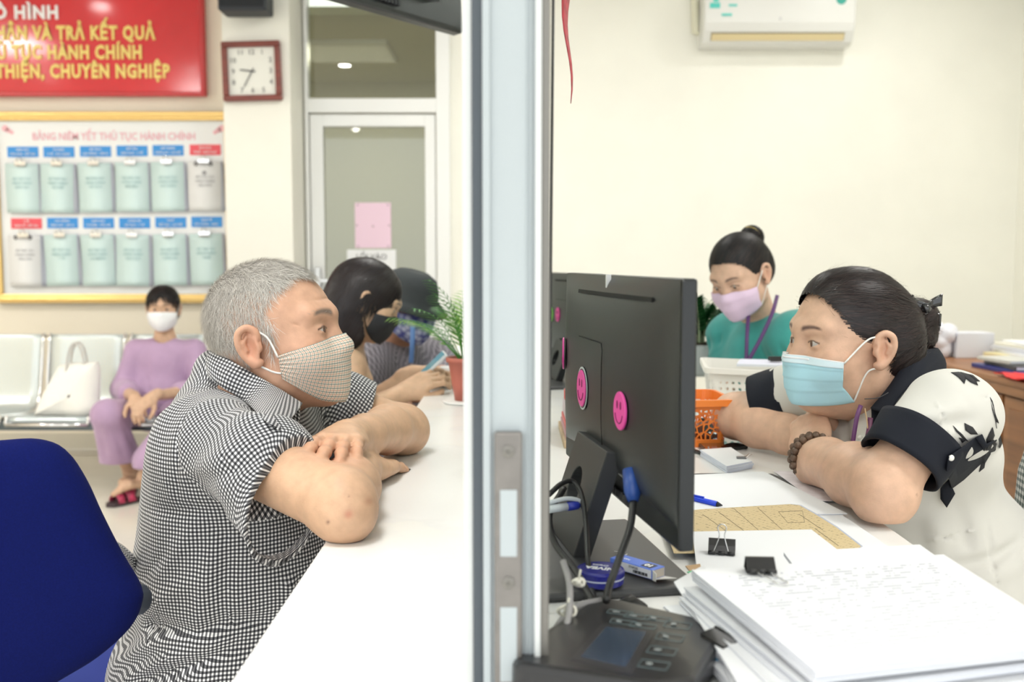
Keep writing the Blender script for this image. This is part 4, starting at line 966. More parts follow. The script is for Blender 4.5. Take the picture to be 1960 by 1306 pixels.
# ================================================================ organic surfaces: distance fields meshed with surface nets
def rotm(rx=0, ry=0, rz=0):
    return np.array(Matrix.Rotation(rz, 3, 'Z') @ Matrix.Rotation(ry, 3, 'Y') @ Matrix.Rotation(rx, 3, 'X'))
class Fr:
    """frame: local -> world"""
    def __init__(s, o=(0, 0, 0), R=None, k=1.): s.o = np.array(o, float); s.R = np.eye(3) if R is None else np.array(R, float); s.k = k
    def p(s, q): return s.o + s.k*(s.R @ np.array(q, float))
    def inv(s, P): return ((P - s.o) @ s.R)/s.k
def axes(fwd, up):
    """R with columns right, forward, up"""
    f = np.array(fwd, float); f /= np.linalg.norm(f); u = np.array(up, float); u -= f*np.dot(u, f); u /= np.linalg.norm(u)
    r = np.cross(f, u); return np.stack([r, f, u], 1)
ID = Fr()
class Field:
    def __init__(s): s.pr = []
    def _add(s, op, fn, lo, hi, k): s.pr.append((op, fn, np.array(lo, float), np.array(hi, float), k)); return s
    def ell(s, c, r, k=.01, R=None, fr=ID, op='u'):
        c = fr.p(c); r = np.array(r, float)*fr.k; M = fr.R if R is None else fr.R @ R; MI = M.T
        ext = np.sqrt(((M*r)**2).sum(1))
        def fn(X, Y, Z):
            dx, dy, dz = X-c[0], Y-c[1], Z-c[2]
            a = (MI[0, 0]*dx+MI[0, 1]*dy+MI[0, 2]*dz)/r[0]; b = (MI[1, 0]*dx+MI[1, 1]*dy+MI[1, 2]*dz)/r[1]; e = (MI[2, 0]*dx+MI[2, 1]*dy+MI[2, 2]*dz)/r[2]
            k0 = np.sqrt(a*a+b*b+e*e)+1e-9; k1 = np.sqrt((a/r[0])**2+(b/r[1])**2+(e/r[2])**2)+1e-9
            return k0*(k0-1)/k1
        return s._add(op, fn, c-ext, c+ext, k*fr.k)
    def cone(s, a, b, ra, rb, k=.01, fr=ID, op='u', flat=None, bulge=0):
        """round cone; flat=(axis, factor) squeezes it across a world axis"""
        a = fr.p(a); b = fr.p(b); ra *= fr.k; rb *= fr.k; ba = b-a; L2 = max(ba@ba, 1e-12)
        fl = None
        if flat is not None:
            ax = fr.R @ np.array(flat[0], float); ax = ax - ba*(ax@ba)/L2; ax /= np.linalg.norm(ax); fl = (ax, flat[1])
        def fn(X, Y, Z):
            px, py, pz = X-a[0], Y-a[1], Z-a[2]
            t = np.clip((px*ba[0]+py*ba[1]+pz*ba[2])/L2, 0, 1)
            qx, qy, qz = px-t*ba[0], py-t*ba[1], pz-t*ba[2]
            if fl is not None:
                h = qx*fl[0][0]+qy*fl[0][1]+qz*fl[0][2]; g = h*(1/fl[1]-1); qx = qx+g*fl[0][0]; qy = qy+g*fl[0][1]; qz = qz+g*fl[0][2]
            r = ra+(rb-ra)*t
            if bulge: r = r + bulge*4*t*(1-t)
            d = np.sqrt(qx*qx+qy*qy+qz*qz)-r
            return d if fl is None or fl[1] > 1 else d*fl[1]
        m = max(ra, rb)*(1 if flat is None or flat[1] < 1 else flat[1])+abs(bulge); return s._add(op, fn, np.minimum(a, b)-m, np.maximum(a, b)+m, k*fr.k)
    def chain(s, pts, rs, k=.01, fr=ID, op='u', flat=None):
        for i in range(len(pts)-1): s.cone(pts[i], pts[i+1], rs[i], rs[i+1], k, fr, op, flat)
        return s
    def bump(s, c, amp, rad, fr=ID):
        """adds a soft swelling (amp>0) or hollow (amp<0)"""
        c = fr.p(c); rad = np.array(rad if hasattr(rad, '__len__') else [rad]*3, float)*fr.k; M = fr.R
        def fn(X, Y, Z):
            dx, dy, dz = X-c[0], Y-c[1], Z-c[2]; q = 0
            for i in range(3): q = q+((M[0, i]*dx+M[1, i]*dy+M[2, i]*dz)/rad[i])**2
            return -amp*np.exp(-q)
        e = 2.6*max(rad); return s._add('a', fn, c-e, c+e, 0)
    def crease(s, pts, amp, w, fr=ID):
        """soft ridge (amp>0) or groove (amp<0) along a polyline"""
        P = [fr.p(p) for p in pts]; amp *= fr.k; w *= fr.k
        for i in range(len(P)-1):
            a, b = P[i], P[i+1]; ba = b-a; L2 = max(ba@ba, 1e-12); t0 = i/(len(P)-1); t1 = (i+1)/(len(P)-1)
            def fn(X, Y, Z, a=a, ba=ba, L2=L2, t0=t0, t1=t1):
                px, py, pz = X-a[0], Y-a[1], Z-a[2]
                tt = (px*ba[0]+py*ba[1]+pz*ba[2])/L2; t = np.clip(tt, 0, 1)
                d2 = (px-t*ba[0])**2+(py-t*ba[1])**2+(pz-t*ba[2])**2
                s_ = t0+(t1-t0)*t; env = np.sin(PI*np.clip(s_, .02, .98))**.6
                inseg = ((tt >= 0) & (tt < 1)) | ((t0 == 0) & (tt < 0)) | ((t1 == 1) & (tt >= 1))
                return -amp*env*np.exp(-d2/(w*w))*inseg
            e = 2.6*w; s._add('a', fn, np.minimum(a, b)-e, np.maximum(a, b)+e, 0)
        return s
    def wave(s, fn, lo, hi): return s._add('a', fn, lo, hi, 0)
    def halfspace(s, p, n, k=.003):
        """keep the side opposite to n"""
        p = np.array(p, float); n = np.array(n, float); n /= np.linalg.norm(n)
        def fn(X, Y, Z): return -((X-p[0])*n[0]+(Y-p[1])*n[1]+(Z-p[2])*n[2])
        return s._add('s', fn, np.full(3, -1e3), np.full(3, 1e3), k)
    @staticmethod
    def comb(op, d, e, k):
        if op == 'u':
            if k <= 0: return np.minimum(d, e)
            h = np.maximum(k-np.abs(d-e), 0)/k; return np.minimum(d, e)-h*h*k*.25
        if op == 's':
            e = -e; h = np.maximum(k-np.abs(d-e), 0)/max(k, 1e-9); return np.maximum(d, e)+h*h*k*.25
        if op == 'i':
            h = np.maximum(k-np.abs(d-e), 0)/max(k, 1e-9); return np.maximum(d, e)+h*h*k*.25
        return d+e
    def ev(s, P):
        X, Y, Z = P[:, 0], P[:, 1], P[:, 2]; d = np.full(len(P), 9.)
        for op, fn, lo, hi, k in s.pr: d = s.comb(op, d, fn(X, Y, Z), k)
        return d
    def grad(s, P, e=.0015):
        g = np.empty_like(P)
        for i in range(3):
            q = np.zeros(3); q[i] = e; g[:, i] = s.ev(P+q)-s.ev(P-q)
        return g/(np.linalg.norm(g, axis=1, keepdims=True)+1e-12)
    def bounds(s):
        lo = np.min([p[2] for p in s.pr if p[0] == 'u'], axis=0); hi = np.max([p[3] for p in s.pr if p[0] == 'u'], axis=0); return lo, hi
    def mesh(s, h, lo=None, hi=None):
        bl, bh = s.bounds(); mg = 3*h+.014; lo = bl-mg if lo is None else np.maximum(lo, bl-mg); hi = bh+mg if hi is None else np.minimum(hi, bh+mg)
        n = np.ceil((hi-lo)/h).astype(int)+1; D = np.full(tuple(n), .2, np.float32)
        ax = [lo[i]+h*np.arange(n[i]) for i in range(3)]
        for op, fn, pl, ph, k in s.pr:
            m = k+3*h if op != 's' else k+3*h
            i0 = np.maximum(np.floor((pl-m-lo)/h).astype(int), 0); i1 = np.minimum(np.ceil((ph+m-lo)/h).astype(int)+1, n)
            if (i1 <= i0).any(): continue
            sl = tuple(slice(a, b) for a, b in zip(i0, i1))
            X = ax[0][sl[0]].astype(np.float32)[:, None, None]; Y = ax[1][sl[1]].astype(np.float32)[None, :, None]; Z = ax[2][sl[2]].astype(np.float32)[None, None, :]
            D[sl] = s.comb(op, D[sl], fn(X, Y, Z), k)
        return surface_nets(D, lo, h)
def surface_nets(D, lo, h):
    S = D < 0; n = np.array(D.shape)
    c = np.zeros(tuple(n-1), np.int8)
    for dx in (0, 1):
        for dy in (0, 1):
            for dz in (0, 1): c += S[dx:n[0]-1+dx, dy:n[1]-1+dy, dz:n[2]-1+dz]
    act = (c > 0) & (c < 8); I = np.argwhere(act); idx = np.full(act.shape, -1, np.int32); idx[act] = np.arange(len(I))
    cor = np.array([(a, b, e) for a in (0, 1) for b in (0, 1) for e in (0, 1)])
    V = np.stack([D[I[:, 0]+q[0], I[:, 1]+q[1], I[:, 2]+q[2]] for q in cor], 1)
    pos = np.zeros((len(I), 3)); cnt = np.zeros(len(I))
    for a in range(8):
        for b in range(a+1, 8):
            if np.abs(cor[a]-cor[b]).sum() != 1: continue
            m = (V[:, a] < 0) != (V[:, b] < 0); t = V[m, a]/(V[m, a]-V[m, b]); pos[m] += cor[a]+(cor[b]-cor[a])*t[:, None]; cnt[m] += 1
    verts = lo+h*(I+pos/cnt[:, None]); quads = []
    for ax in range(3):
        o1, o2 = [i for i in range(3) if i != ax]
        sl0 = [slice(None)]*3; sl1 = [slice(None)]*3; sl0[ax] = slice(0, n[ax]-1); sl1[ax] = slice(1, n[ax])
        A = S[tuple(sl0)]; B = S[tuple(sl1)]; E = A != B
        J = np.argwhere(E); J = J[(J[:, o1] > 0) & (J[:, o1] < n[o1]-1) & (J[:, o2] > 0) & (J[:, o2] < n[o2]-1)]
        inside = A[J[:, 0], J[:, 1], J[:, 2]]
        def g(d1, d2):
            q = J.copy(); q[:, o1] += d1; q[:, o2] += d2; return idx[q[:, 0], q[:, 1], q[:, 2]]
        Qd = np.stack([g(-1, -1), g(0, -1), g(0, 0), g(-1, 0)], 1)
        flip = inside if ax != 1 else ~inside
        Qd[~flip] = Qd[~flip][:, ::-1]; quads.append(Qd)
    return verts, np.concatenate(quads)
def np_mesh(name, V, Fq, mats, parent, colors=None, uv=None, smooth=True, mi=None, world=True, solid=0, label=None, kind=None):
    me = bpy.data.meshes.new(name); V = np.asarray(V, np.float32); Fq = np.asarray(Fq, np.int32); k = Fq.shape[1]
    me.vertices.add(len(V)); me.vertices.foreach_set('co', V.ravel())
    me.loops.add(Fq.size); me.loops.foreach_set('vertex_index', Fq.ravel())
    me.polygons.add(len(Fq)); me.polygons.foreach_set('loop_start', np.arange(len(Fq), dtype=np.int32)*k); me.polygons.foreach_set('loop_total', np.full(len(Fq), k, np.int32))
    if mi is not None: me.polygons.foreach_set('material_index', np.asarray(mi, np.int32))
    if uv is not None: me.uv_layers.new(name='UVMap').data.foreach_set('uv', np.asarray(uv, np.float32).ravel())
    if colors is not None:
        ca = me.color_attributes.new('tint', 'FLOAT_COLOR', 'POINT'); c4 = np.ones((len(V), 4), np.float32); c4[:, :3] = colors; ca.data.foreach_set('color', c4.ravel())
    me.update(calc_edges=True); me.validate()
    o = finish(name, me, mats, parent, world, smooth, solid=solid)
    return tag(o, label, kind=kind)
def merge(parts):
    V = []; Q_ = []; C_ = []; n = 0
    for p in parts:
        V.append(p[0]); Q_.append(p[1]+n); n += len(p[0])
        if len(p) > 2: C_.append(p[2])
    return np.concatenate(V), np.concatenate(Q_), (np.concatenate(C_) if C_ else None)
# ---------------------------------------------------------------- anatomy
def head_field(f, fr, male=True, eyes=True, fat=1.0, aged=False, ear=(-1, 1), squint=1.):
    f.ell((0, -.012, .035), (.076*fat, .098, .088), .02, fr=fr)
    f.ell((0, .028, -.015), (.063*fat, .066, .088), .03, fr=fr)
    f.ell((0, .030, -.068), (.052*fat, .052, .040), .03, fr=fr)
    f.ell((0, .068, -.098), (.020, .018, .016), .03, fr=fr)
    for s in (-1, 1):
        f.ell((s*.052*fat, .002, -.058), (.016, .026, .026), .03, fr=fr)
        f.ell((s*.045*fat, .056, -.026), (.022, .024, .020), .03, fr=fr)
        f.cone((s*.006, .088, .026), (s*.044, .072, .030), .010, .010, .018, fr=fr)
        f.ell((s*.031, .098, .003), (.017, .018, .011), .016, fr=fr, op='s')
        f.cone((s*.020, .078, -.050), (s*.040, .066, -.045), .016, .016, .025, fr=fr)
    f.cone((0, .084, .012), (0, .101, -.026), .0075, .0115, .014, fr=fr)
    f.ell((0, .102, -.030), (.0135, .011, .010), .010, fr=fr)
    for s in (-1, 1): f.ell((s*.0135, .094, -.033), (.0095, .012, .0085), .008, fr=fr)
    f.ell((0, .089, -.059), (.023, .012, .006), .008, fr=fr); f.ell((0, .087, -.069), (.020, .012, .007), .008, fr=fr)
    if eyes:
        for s in (-1, 1):
            f.ell((s*.031, .0745, .0035), (.0175, .0145, .0135), .006, fr=fr)         # lids over the eyeball
            f.cone((s*.019, .090, .0015), (s*.043, .084, .0035), .0022*squint, .0020*squint, .003, fr=fr, op='s')
            f.cone((s*.024, .0905, .0025), (s*.037, .089, .0035), .0038*squint, .0034*squint, .003, fr=fr, op='s')
            if aged or not male: f.crease([(s*.018, .089, -.008), (s*.031, .090, -.0125), (s*.044, .080, -.007)], -.0012, .0035, fr=fr)
            f.crease([(s*.018, .089, .010), (s*.031, .091, .0145), (s*.044, .082, .0105)], -.0010, .0025, fr=fr)
    for s in ear:
        Re = rotm(0, 0, -s*.35)
        f.ell((s*.080*fat, -.012, -.006), (.0045, .0165, .029), .006, R=Re, fr=fr)
        rim = [(.077, .002, .002), (.081, .000, .018), (.086, -.010, .026), (.090, -.022, .020), (.090, -.026, .004), (.086, -.022, -.014), (.081, -.010, -.029), (.079, -.001, -.028)]
        rim = spline(rim, 20); rr_ = np.interp(np.linspace(0, 7, 20), range(8), [.0032, .0036, .0038, .0042, .0040, .0040, .0056, .0045]); f.chain([(s*x*fat, y, z) for x, y, z in rim], list(rr_), .005, fr=fr)
        f.ell((s*.0885*fat, -.008, -.005), (.006, .0085, .0125), .005, R=Re, fr=fr, op='s')
        f.chain([(s*.0855*fat, -.013, .013), (s*.087*fat, -.019, .004), (s*.085*fat, -.016, -.008)], [.0024, .0026, .0024], .004, fr=fr)
        f.ell((s*.080*fat, .003, -.007), (.0045, .0035, .006), .005, fr=fr)
    return f
def skin_tint(P, fr, base, brow=None, brow_t=.0045, lip=None, redness=1., male=True):
    """own colouring of a face: brows, lips, nose, ears and cheeks a little redder"""
    L_ = fr.inv(P); C_ = np.tile(np.array(base, float), (len(P), 1))
    def blend(w, col): C_[:] = C_*(1-w[:, None])+np.array(col)*w[:, None]
    g = lambda c, r: np.exp(-(((L_-np.array(c))/np.array(r))**2).sum(1))
    red = np.array(base)*np.array([1.04, .72, .66])
    for s in (-1, 1):
        blend(.45*redness*g((s*.046, .06, -.02), (.02, .03, .017)), red); blend(.55*redness*g((s*.085, -.012, -.004), (.012, .022, .034)), red)
    blend(.6*redness*g((0, .108, -.03), (.016, .016, .014)), red)
    if brow is not None:
        for s in (-1, 1):
            x = s*L_[:, 0]; t = (x-.012)/.040; yb = .0265+.0065*np.sin(np.clip(t, 0, 1)*2.5)-.003*np.clip(t, 0, 1)
            w = np.clip(1.35-np.abs(L_[:, 2]-yb)/(brow_t*(1.15-.65*np.clip(t, 0, 1))), 0, 1)*((t > 0) & (t < 1) & (L_[:, 1] > .04))
            blend(w*np.clip(t*8, 0, 1)*np.clip((1-t)*6, 0, 1)*.88, brow)
    if lip is not None: blend(.8*g((0, .095, -.064), (.024, .02, .009)), lip)
    for s in (-1, 1):   # lash line
        x = s*L_[:, 0]; t = (x-.018)/.026; zl = .0048+.0034*np.sin(np.clip(t, 0, 1)*PI)
        w = np.clip(1.5-np.abs(L_[:, 2]-zl)/.0014, 0, 1)*((t > -.02) & (t < 1.06) & (L_[:, 1] > .06)); blend(w*.85, (.06, .035, .03))
    return C_
def eyes_mesh(parent, fr, look=(0, 1, 0), iris=(.10, .05, .03)):
    """eyeballs with iris and pupil, turned to look (head-local direction)"""
    l = np.array(look, float); l /= np.linalg.norm(l); R = fr.R @ axes(l, (0, 0, 1))
    for s in (-1, 1):
        c = fr.p((s*.031, .0765, .0035)); k = fr.k
        eb = MB().sphere(c, .0122*k, 24, R=R).build('eyeball', mat('eye_white', (.50, .46, .43), .2, coat=.3), parent, world=True, smooth=True)
        M = Matrix.Translation(c) @ Matrix(R).to_4x4() @ Matrix.Rotation(-PI/2, 4, 'X')
        MB().lathe([(.0058*k, .0106*k), (.0054*k, .0116*k), (.003*k, .0122*k)], n=24, M=M).build('iris', mat('iris_brown', iris, .2, coat=.15), eb, world=True, smooth=True)
        MB().lathe([(.0028*k, .0117*k), (.0024*k, .0126*k)], n=16, M=M).build('pupil', mat('pupil_black', (.004, .004, .004), .05, coat=1), eb, world=True, smooth=True)
FING = dict(x=(.027, .009, -.009, -.026), y=(.088, .092, .087, .078), r=(.0092, .0095, .0090, .0080), l=((.042, .026, .021), (.046, .029, .022), (.042, .027, .021), (.033, .021, .019)))
def hand_field(f, fr, side=1, curl=(.35, .4, .4, .45), thumb=(.5, .3), spread=.06, fatk=1., fcurls=None):
    """hand frame: +y to the fingers, +x to the thumb (times side), +z back of the hand"""
    s = side
    f.ell((0, .046, -.002), (.038*fatk, .046, .0135), .012, fr=fr)
    for i in range(4):
        f.cone((s*FING['x'][i]*.55, .010, 0), (s*FING['x'][i], FING['y'][i], 0), .0125, .0105*fatk, .012, fr=fr)
    f.cone((0, -.03, 0), (0, .015, 0), .026*fatk, .025*fatk, .02, fr=fr, flat=((0, 0, 1), .72))
    for i in range(4):
        p = np.array([s*FING['x'][i], FING['y'][i], 0.]); a = -spread*(i-1.5)*s*-1; c = curl[i]; ang = 0; r = FING['r'][i]*fatk
        cs = (c*.8, c*1.2, c*.8) if fcurls is None else fcurls[i]
        for j in range(3):
            ang += cs[j]; d = np.array([math.sin(-spread*(1.5-i)*s*-1)*math.cos(ang), math.cos(ang), -math.sin(ang)]); d[0] = s*spread*(1.5-i)*math.cos(ang); d /= np.linalg.norm(d)
            q = p+d*FING['l'][i][j]; f.cone(p, q, r, r*.92, .004, fr=fr)
            if j < 2: f.ell(q+np.array([0, 0, .0015]), (r*1.02, r*1.05, r*.95), .004, fr=fr)
            p = q; r *= .93
        # nail seat
        f.ell(p+np.array([0, 0, r*.55])*math.cos(ang), (r*.6, r*.8, r*.28), .002, fr=fr)
    t0 = np.array([s*.018, .016, -.006]); a, b = thumb
    d1 = np.array([s*math.sin(a+.35), math.cos(a+.35), -.25]); d1 /= np.linalg.norm(d1); t1 = t0+d1*.046
    d2 = np.array([s*math.sin(a), math.cos(a), -.15-b*.5]); d2 /= np.linalg.norm(d2); t2 = t1+d2*.034
    d3 = np.array([s*math.sin(a-b), math.cos(a-b), -.1-b*.6]); d3 /= np.linalg.norm(d3); t3 = t2+d3*.026
    f.chain([t0, t1, t2, t3], [.016*fatk, .0125*fatk, .0105*fatk, .0088*fatk], .010, fr=fr)
    return f
def nails(parent, fr, side, curl, spread=.06, m=None, fcurls=None): return
def mask_patch(parent, f, fr, name, m, top, bot, smax, zc=None, lift=.004, bulge=(), pleats=0, nu=61, nv=41, uvs=1., gather=0., solid=.0012, label=None, y0=.0, flare=0.):
    """face mask: patch of rays from the head axis onto a stretched skin, with (s,t) cloth coordinates. top/bot(s)->z, smax in radians"""
    g = Field(); 
    g.ell((0, .02, -.02), (.066, .070, .088), .02, fr=fr); g.ell((0, .032, -.066), (.055, .056, .045), .03, fr=fr)
    g.cone((0, .086, .008), (0, .099, -.028), .008, .011, .012, fr=fr); g.ell((0, .072, -.098), (.022, .020, .018), .02, fr=fr)
    for s in (-1, 1): g.ell((s*.045, .054, -.028), (.022, .024, .022), .03, fr=fr)
    for c, r in bulge: g.ell(c, r, .015, fr=fr)
    S = np.linspace(-1, 1, nu); T = np.linspace(0, 1, nv); SS, TT = np.meshgrid(S, T)
    ph = SS*smax*(1+flare*np.clip((TT-.62)/.38, 0, 1)**1.0); zt = top(SS); zb = bot(SS); Zl = zt+(zb-zt)*TT
    d = np.stack([np.sin(ph), np.cos(ph), np.zeros_like(ph)], -1).reshape(-1, 3); o = np.stack([np.zeros_like(ph), np.full_like(ph, y0), Zl], -1).reshape(-1, 3)
    dist = np.full(len(d), .20)
    ks = fr.k
    for it in range(40):
        P = fr.p((0, 0, 0))+ks*((o+d*dist[:, None]) @ fr.R.T); v = np.minimum(g.ev(P), f.ev(P) if it > 15 else 9.)/ks - lift; dist = np.clip(dist-v*.8, .02, .3)
    # relax so cloth bridges hollows
    D2 = dist.reshape(nv, nu)
    for it in range(10):
        A = D2.copy(); A[1:-1, 1:-1] = (D2[1:-1, :-2]+D2[1:-1, 2:]+D2[:-2, 1:-1]+D2[2:, 1:-1]+4*D2[1:-1, 1:-1])/8; D2 = np.maximum(A, dist.reshape(nv, nu)-.0008)
    if pleats: D2 = D2+.0016*(((TT*pleats+.1) % 1)-.5)*(np.abs(SS) < .97)
    if gather: D2 = D2+gather*np.sin(TT*46)*np.clip((np.abs(SS)-.72)/.28, 0, 1)
    Pl = o+d*D2.reshape(-1)[:, None]; Pw = fr.p((0, 0, 0))+ks*(Pl @ fr.R.T); G = Pw.reshape(nv, nu, 3)
    du = np.r_[[np.zeros(nv)], np.cumsum(np.linalg.norm(np.diff(G, axis=1), axis=2), axis=1).T].T; du = du-du[:, [nu//2]]
    dv = np.r_[[np.zeros(nu)], np.cumsum(np.linalg.norm(np.diff(G, axis=0), axis=2), axis=0)]; dv = dv.mean(1, keepdims=True)*np.ones((1, nu))
    mb = MB().grid(G, uv=np.stack([du, dv], -1)); o_ = mb.build(name, m, parent, world=True, smooth=True, uv=True, solid=solid, label=label)
    return o_, G
def strap(parent, fr, pts, r=.0016, m=None, flat=False, name='ear_loop'):
    return MB().tube(spline([fr.p(p) if len(p) == 3 and not isinstance(p, np.ndarray) else p for p in pts], 20), r, 6).build(name, m, parent, world=True, smooth=True)
def strands(parent, f, fr, roots, dirfn, n, step, lift, w, m, name='hair_strands', jit=.25, curlz=0., kind='stuff', taper=.15, rng=RNG, lift0=.0005, grav=0.):
    """thin tapering hair blades that follow the surface of field f; dirfn in head-local space"""
    P = roots.copy(); N = len(P); pts = [P.copy()]; nr = []
    J = rng.normal(0, jit, (N, 3))
    for k in range(n):
        G = f.grad(P); d = dirfn(fr.inv(P)) @ fr.R.T + J
        d = d-G*(d*G).sum(1, keepdims=True); d /= np.linalg.norm(d, axis=1, keepdims=True)+1e-9
        P = P+d*step*rng.uniform(.8, 1.2, (N, 1)); dd = f.ev(P); tgt = lift0+lift*(k+1)/n*rng.uniform(.5, 1.3, N); P = P+G*(tgt-dd)[:, None]; pts.append(P.copy()); nr.append(np.cross(d, G))
    nr.append(nr[-1]); V = []
    for k in range(n+1):
        ww = w*(1-(1-taper)*(k/n)**1.5)*fr.k; V.append(pts[k]-nr[k]*ww/2); V.append(pts[k]+nr[k]*ww/2)
    V = np.stack(V, 1); base = (np.arange(N)*(2*n+2))[:, None]
    Fq = np.concatenate([base+np.array([[2*k, 2*k+1, 2*k+3, 2*k+2]]) for k in range(n)])
    return np_mesh(name, V.reshape(-1, 3), Fq, m, parent, smooth=True, kind=kind)
def surf_roots(f, fr, n, region, lo=(-.11, -.14, -.12), hi=(.11, .13, .15), rng=RNG):
    P = rng.uniform(lo, hi, (n*7, 3)); P = fr.p((0, 0, 0))+fr.k*(P @ fr.R.T)
    for _ in range(3): P = P-f.grad(P)*f.ev(P)[:, None]
    ok = (np.abs(f.ev(P)) < .002) & region(fr.inv(P)); P = P[ok]; return P[:n]
def skin_mat(name, tone=(.66, .43, .30)):
    m = mat(name, tone, .48, attr='tint', noise=(55, .12, 5), bump=(420, .2, .001), sss=.08, spec=.35); return m
# ================================================================ elderly man leaning on the counter
def unit(v): v = np.array(v, float); return v/np.linalg.norm(v)
def dirf(yaw, pitch): return (math.cos(yaw)*math.cos(pitch), math.sin(yaw)*math.cos(pitch), math.sin(pitch))
def place(R, k, local, world): return Fr(np.array(world)-k*(R @ np.array(local)), R, k)
def hit(f, px, py, y0=1.0, n=60):
    d = unit(ray(px, py)); o = np.array([0, 0, CAMZ]); t = y0/d[1]*.8
    for _ in range(n):
        v = f.ev((o+d*t)[None])[0]; t += v*.8
        if v < .0004: break
    return o+d*t
def pcrease(f, pts, amp, w): P = [hit(f, *p) for p in pts]; f.crease(P, amp, w)
def axis_uv(V, Fq, pieces):
    """cloth coordinates: every face takes the piece chosen by pick(); a piece = (pick, kind, data)"""
    cen = V[Fq].mean(1); uv = np.zeros((len(Fq), 4, 2)); done = np.zeros(len(Fq), bool)
    for pick, kind, dat in pieces:
        m = pick(cen) & ~done; done |= m
        if not m.any(): continue
        if kind == 'tube':
            a, b, ref, rot = dat; a = np.array(a); ax = unit(np.array(b)-a); e1 = unit(np.array(ref)-ax*np.dot(ref, ax)); e2 = np.cross(ax, e1)
            vid = np.unique(Fq[m]); q = V[vid]-a; h = q @ ax; x = q @ e1; y = q @ e2; th = np.arctan2(y, x); r = np.hypot(x, y)
            nb = 60; hb = np.linspace(h.min(), h.max()+1e-6, nb+1); bi = np.clip(np.digitize(h, hb)-1, 0, nb-1); rm = np.array([r[bi == i].mean() if (bi == i).any() else np.nan for i in range(nb)])
            ok = ~np.isnan(rm); rm = np.interp(np.arange(nb), np.where(ok)[0], rm[ok]); rm = np.convolve(np.pad(rm, 4, 'edge'), np.ones(9)/9, 'valid')
            H = (V[Fq[m]]-a) @ ax; X = (V[Fq[m]]-a) @ e1; Y = (V[Fq[m]]-a) @ e2; TH = np.arctan2(Y, X)
            TH = np.where(np.abs(TH-TH[:, :1]) > PI, TH-np.sign(TH-TH[:, :1])*2*PI, TH)
            RR = np.interp(H, (hb[1:]+hb[:-1])/2, rm); U = RR*TH; W = H
            c, s = math.cos(rot), math.sin(rot); uv[m] = np.stack([U*c-W*s, U*s+W*c], -1)
        else:  # 'star': polar table round a centre
            C_, th0 = dat; C_ = np.array(C_); q = V-C_; rho = np.linalg.norm(q, axis=1); TH = (np.arctan2(q[:, 1], q[:, 0])-th0+PI) % (2*PI)-PI; PH = np.arcsin(np.clip(q[:, 2]/rho, -1, 1))
            nt_, np_ = 96, 64; ti = np.clip(((TH+PI)/(2*PI)*nt_).astype(int), 0, nt_-1); pi_ = np.clip(((PH+PI/2)/PI*np_).astype(int), 0, np_-1)
            S_ = np.zeros((nt_, np_)); N_ = np.zeros((nt_, np_)); vid = np.unique(Fq[m]); np.add.at(S_, (ti[vid], pi_[vid]), rho[vid]); np.add.at(N_, (ti[vid], pi_[vid]), 1)
            R_ = np.where(N_ > 0, S_/np.maximum(N_, 1), np.nan)
            for _ in range(60):
                nanm = np.isnan(R_)
                if not nanm.any(): break
                st = np.stack([np.roll(R_, 1, 0), np.roll(R_, -1, 0), np.c_[R_[:, :1], R_[:, :-1]], np.c_[R_[:, 1:], R_[:, -1:]]]); cnt = (~np.isnan(st)).sum(0); sm = np.nansum(st, 0)
                R_ = np.where(nanm & (cnt > 0), sm/np.maximum(cnt, 1), R_)
            R_ = np.nan_to_num(R_, nan=.2)
            for _ in range(5): R_ = (np.roll(R_, 1, 0)+np.roll(R_, -1, 0)+2*R_)/4; R_[:, 1:-1] = (R_[:, :-2]+R_[:, 2:]+2*R_[:, 1:-1])/4
            tt = -PI+(np.arange(nt_)+.5)/nt_*2*PI+th0; pp = -PI/2+(np.arange(np_)+.5)/np_*PI
            Pg = C_+R_[..., None]*np.stack([np.cos(pp)[None]*np.cos(tt)[:, None], np.cos(pp)[None]*np.sin(tt)[:, None], np.broadcast_to(np.sin(pp)[None], R_.shape)], -1)
            dT = np.linalg.norm(np.diff(Pg, axis=0), axis=2); U = np.vstack([np.zeros((1, np_)), np.cumsum(dT, 0)]); U = U-(U[nt_//2-1]+U[nt_//2])/2
            dP = np.linalg.norm(np.diff(Pg, axis=1), axis=2); Wt = np.hstack([np.zeros((nt_, 1)), np.cumsum(dP, 1)]); Wt = Wt-Wt[:, [np_//2]]
            for _ in range(6): Wt = (np.roll(Wt, 1, 0)+np.roll(Wt, -1, 0)+2*Wt)/4
            fv = Fq[m]; q = V[fv]-C_; rho = np.linalg.norm(q, axis=2); th = (np.arctan2(q[..., 1], q[..., 0])-th0+PI) % (2*PI)-PI; th = np.where(np.abs(th-th[:, :1]) > PI, th-np.sign(th-th[:, :1])*2*PI, th)
            ph = np.arcsin(np.clip(q[..., 2]/rho, -1, 1)); a = np.clip((th+PI)/(2*PI)*nt_-.5, 0, nt_-1.001); b = np.clip((ph+PI/2)/PI*np_-.5, 0, np_-1.001)
            i = a.astype(int); j = b.astype(int); fa = a-i; fb = b-j
            def bl(T): return T[i, j]*(1-fa)*(1-fb)+T[i+1, j]*fa*(1-fb)+T[i, j+1]*(1-fa)*fb+T[i+1, j+1]*fa*fb
            uv[m] = np.stack([bl(U), bl(Wt)], -1)
    return uv
MAN_SKIN = (.60, .35, .235)
man = empty('person', (-.46, 1.70, 0), label='grey-haired man in a checked shirt and checked mask leaning on the counter', cat='person')
M_skin = skin_mat('skin_man')
kH = 1.08
RH = axes(dirf(math.radians(-8), math.radians(10)), (-.02, .0, 1)); HF = place(RH, kH, (.084, -.012, -.006), at(480, 668, 1.60))
NB = np.array([-.435, 1.70, .965])
fh = Field(); head_field(fh, HF, male=True, fat=1.05, aged=True, squint=.5)
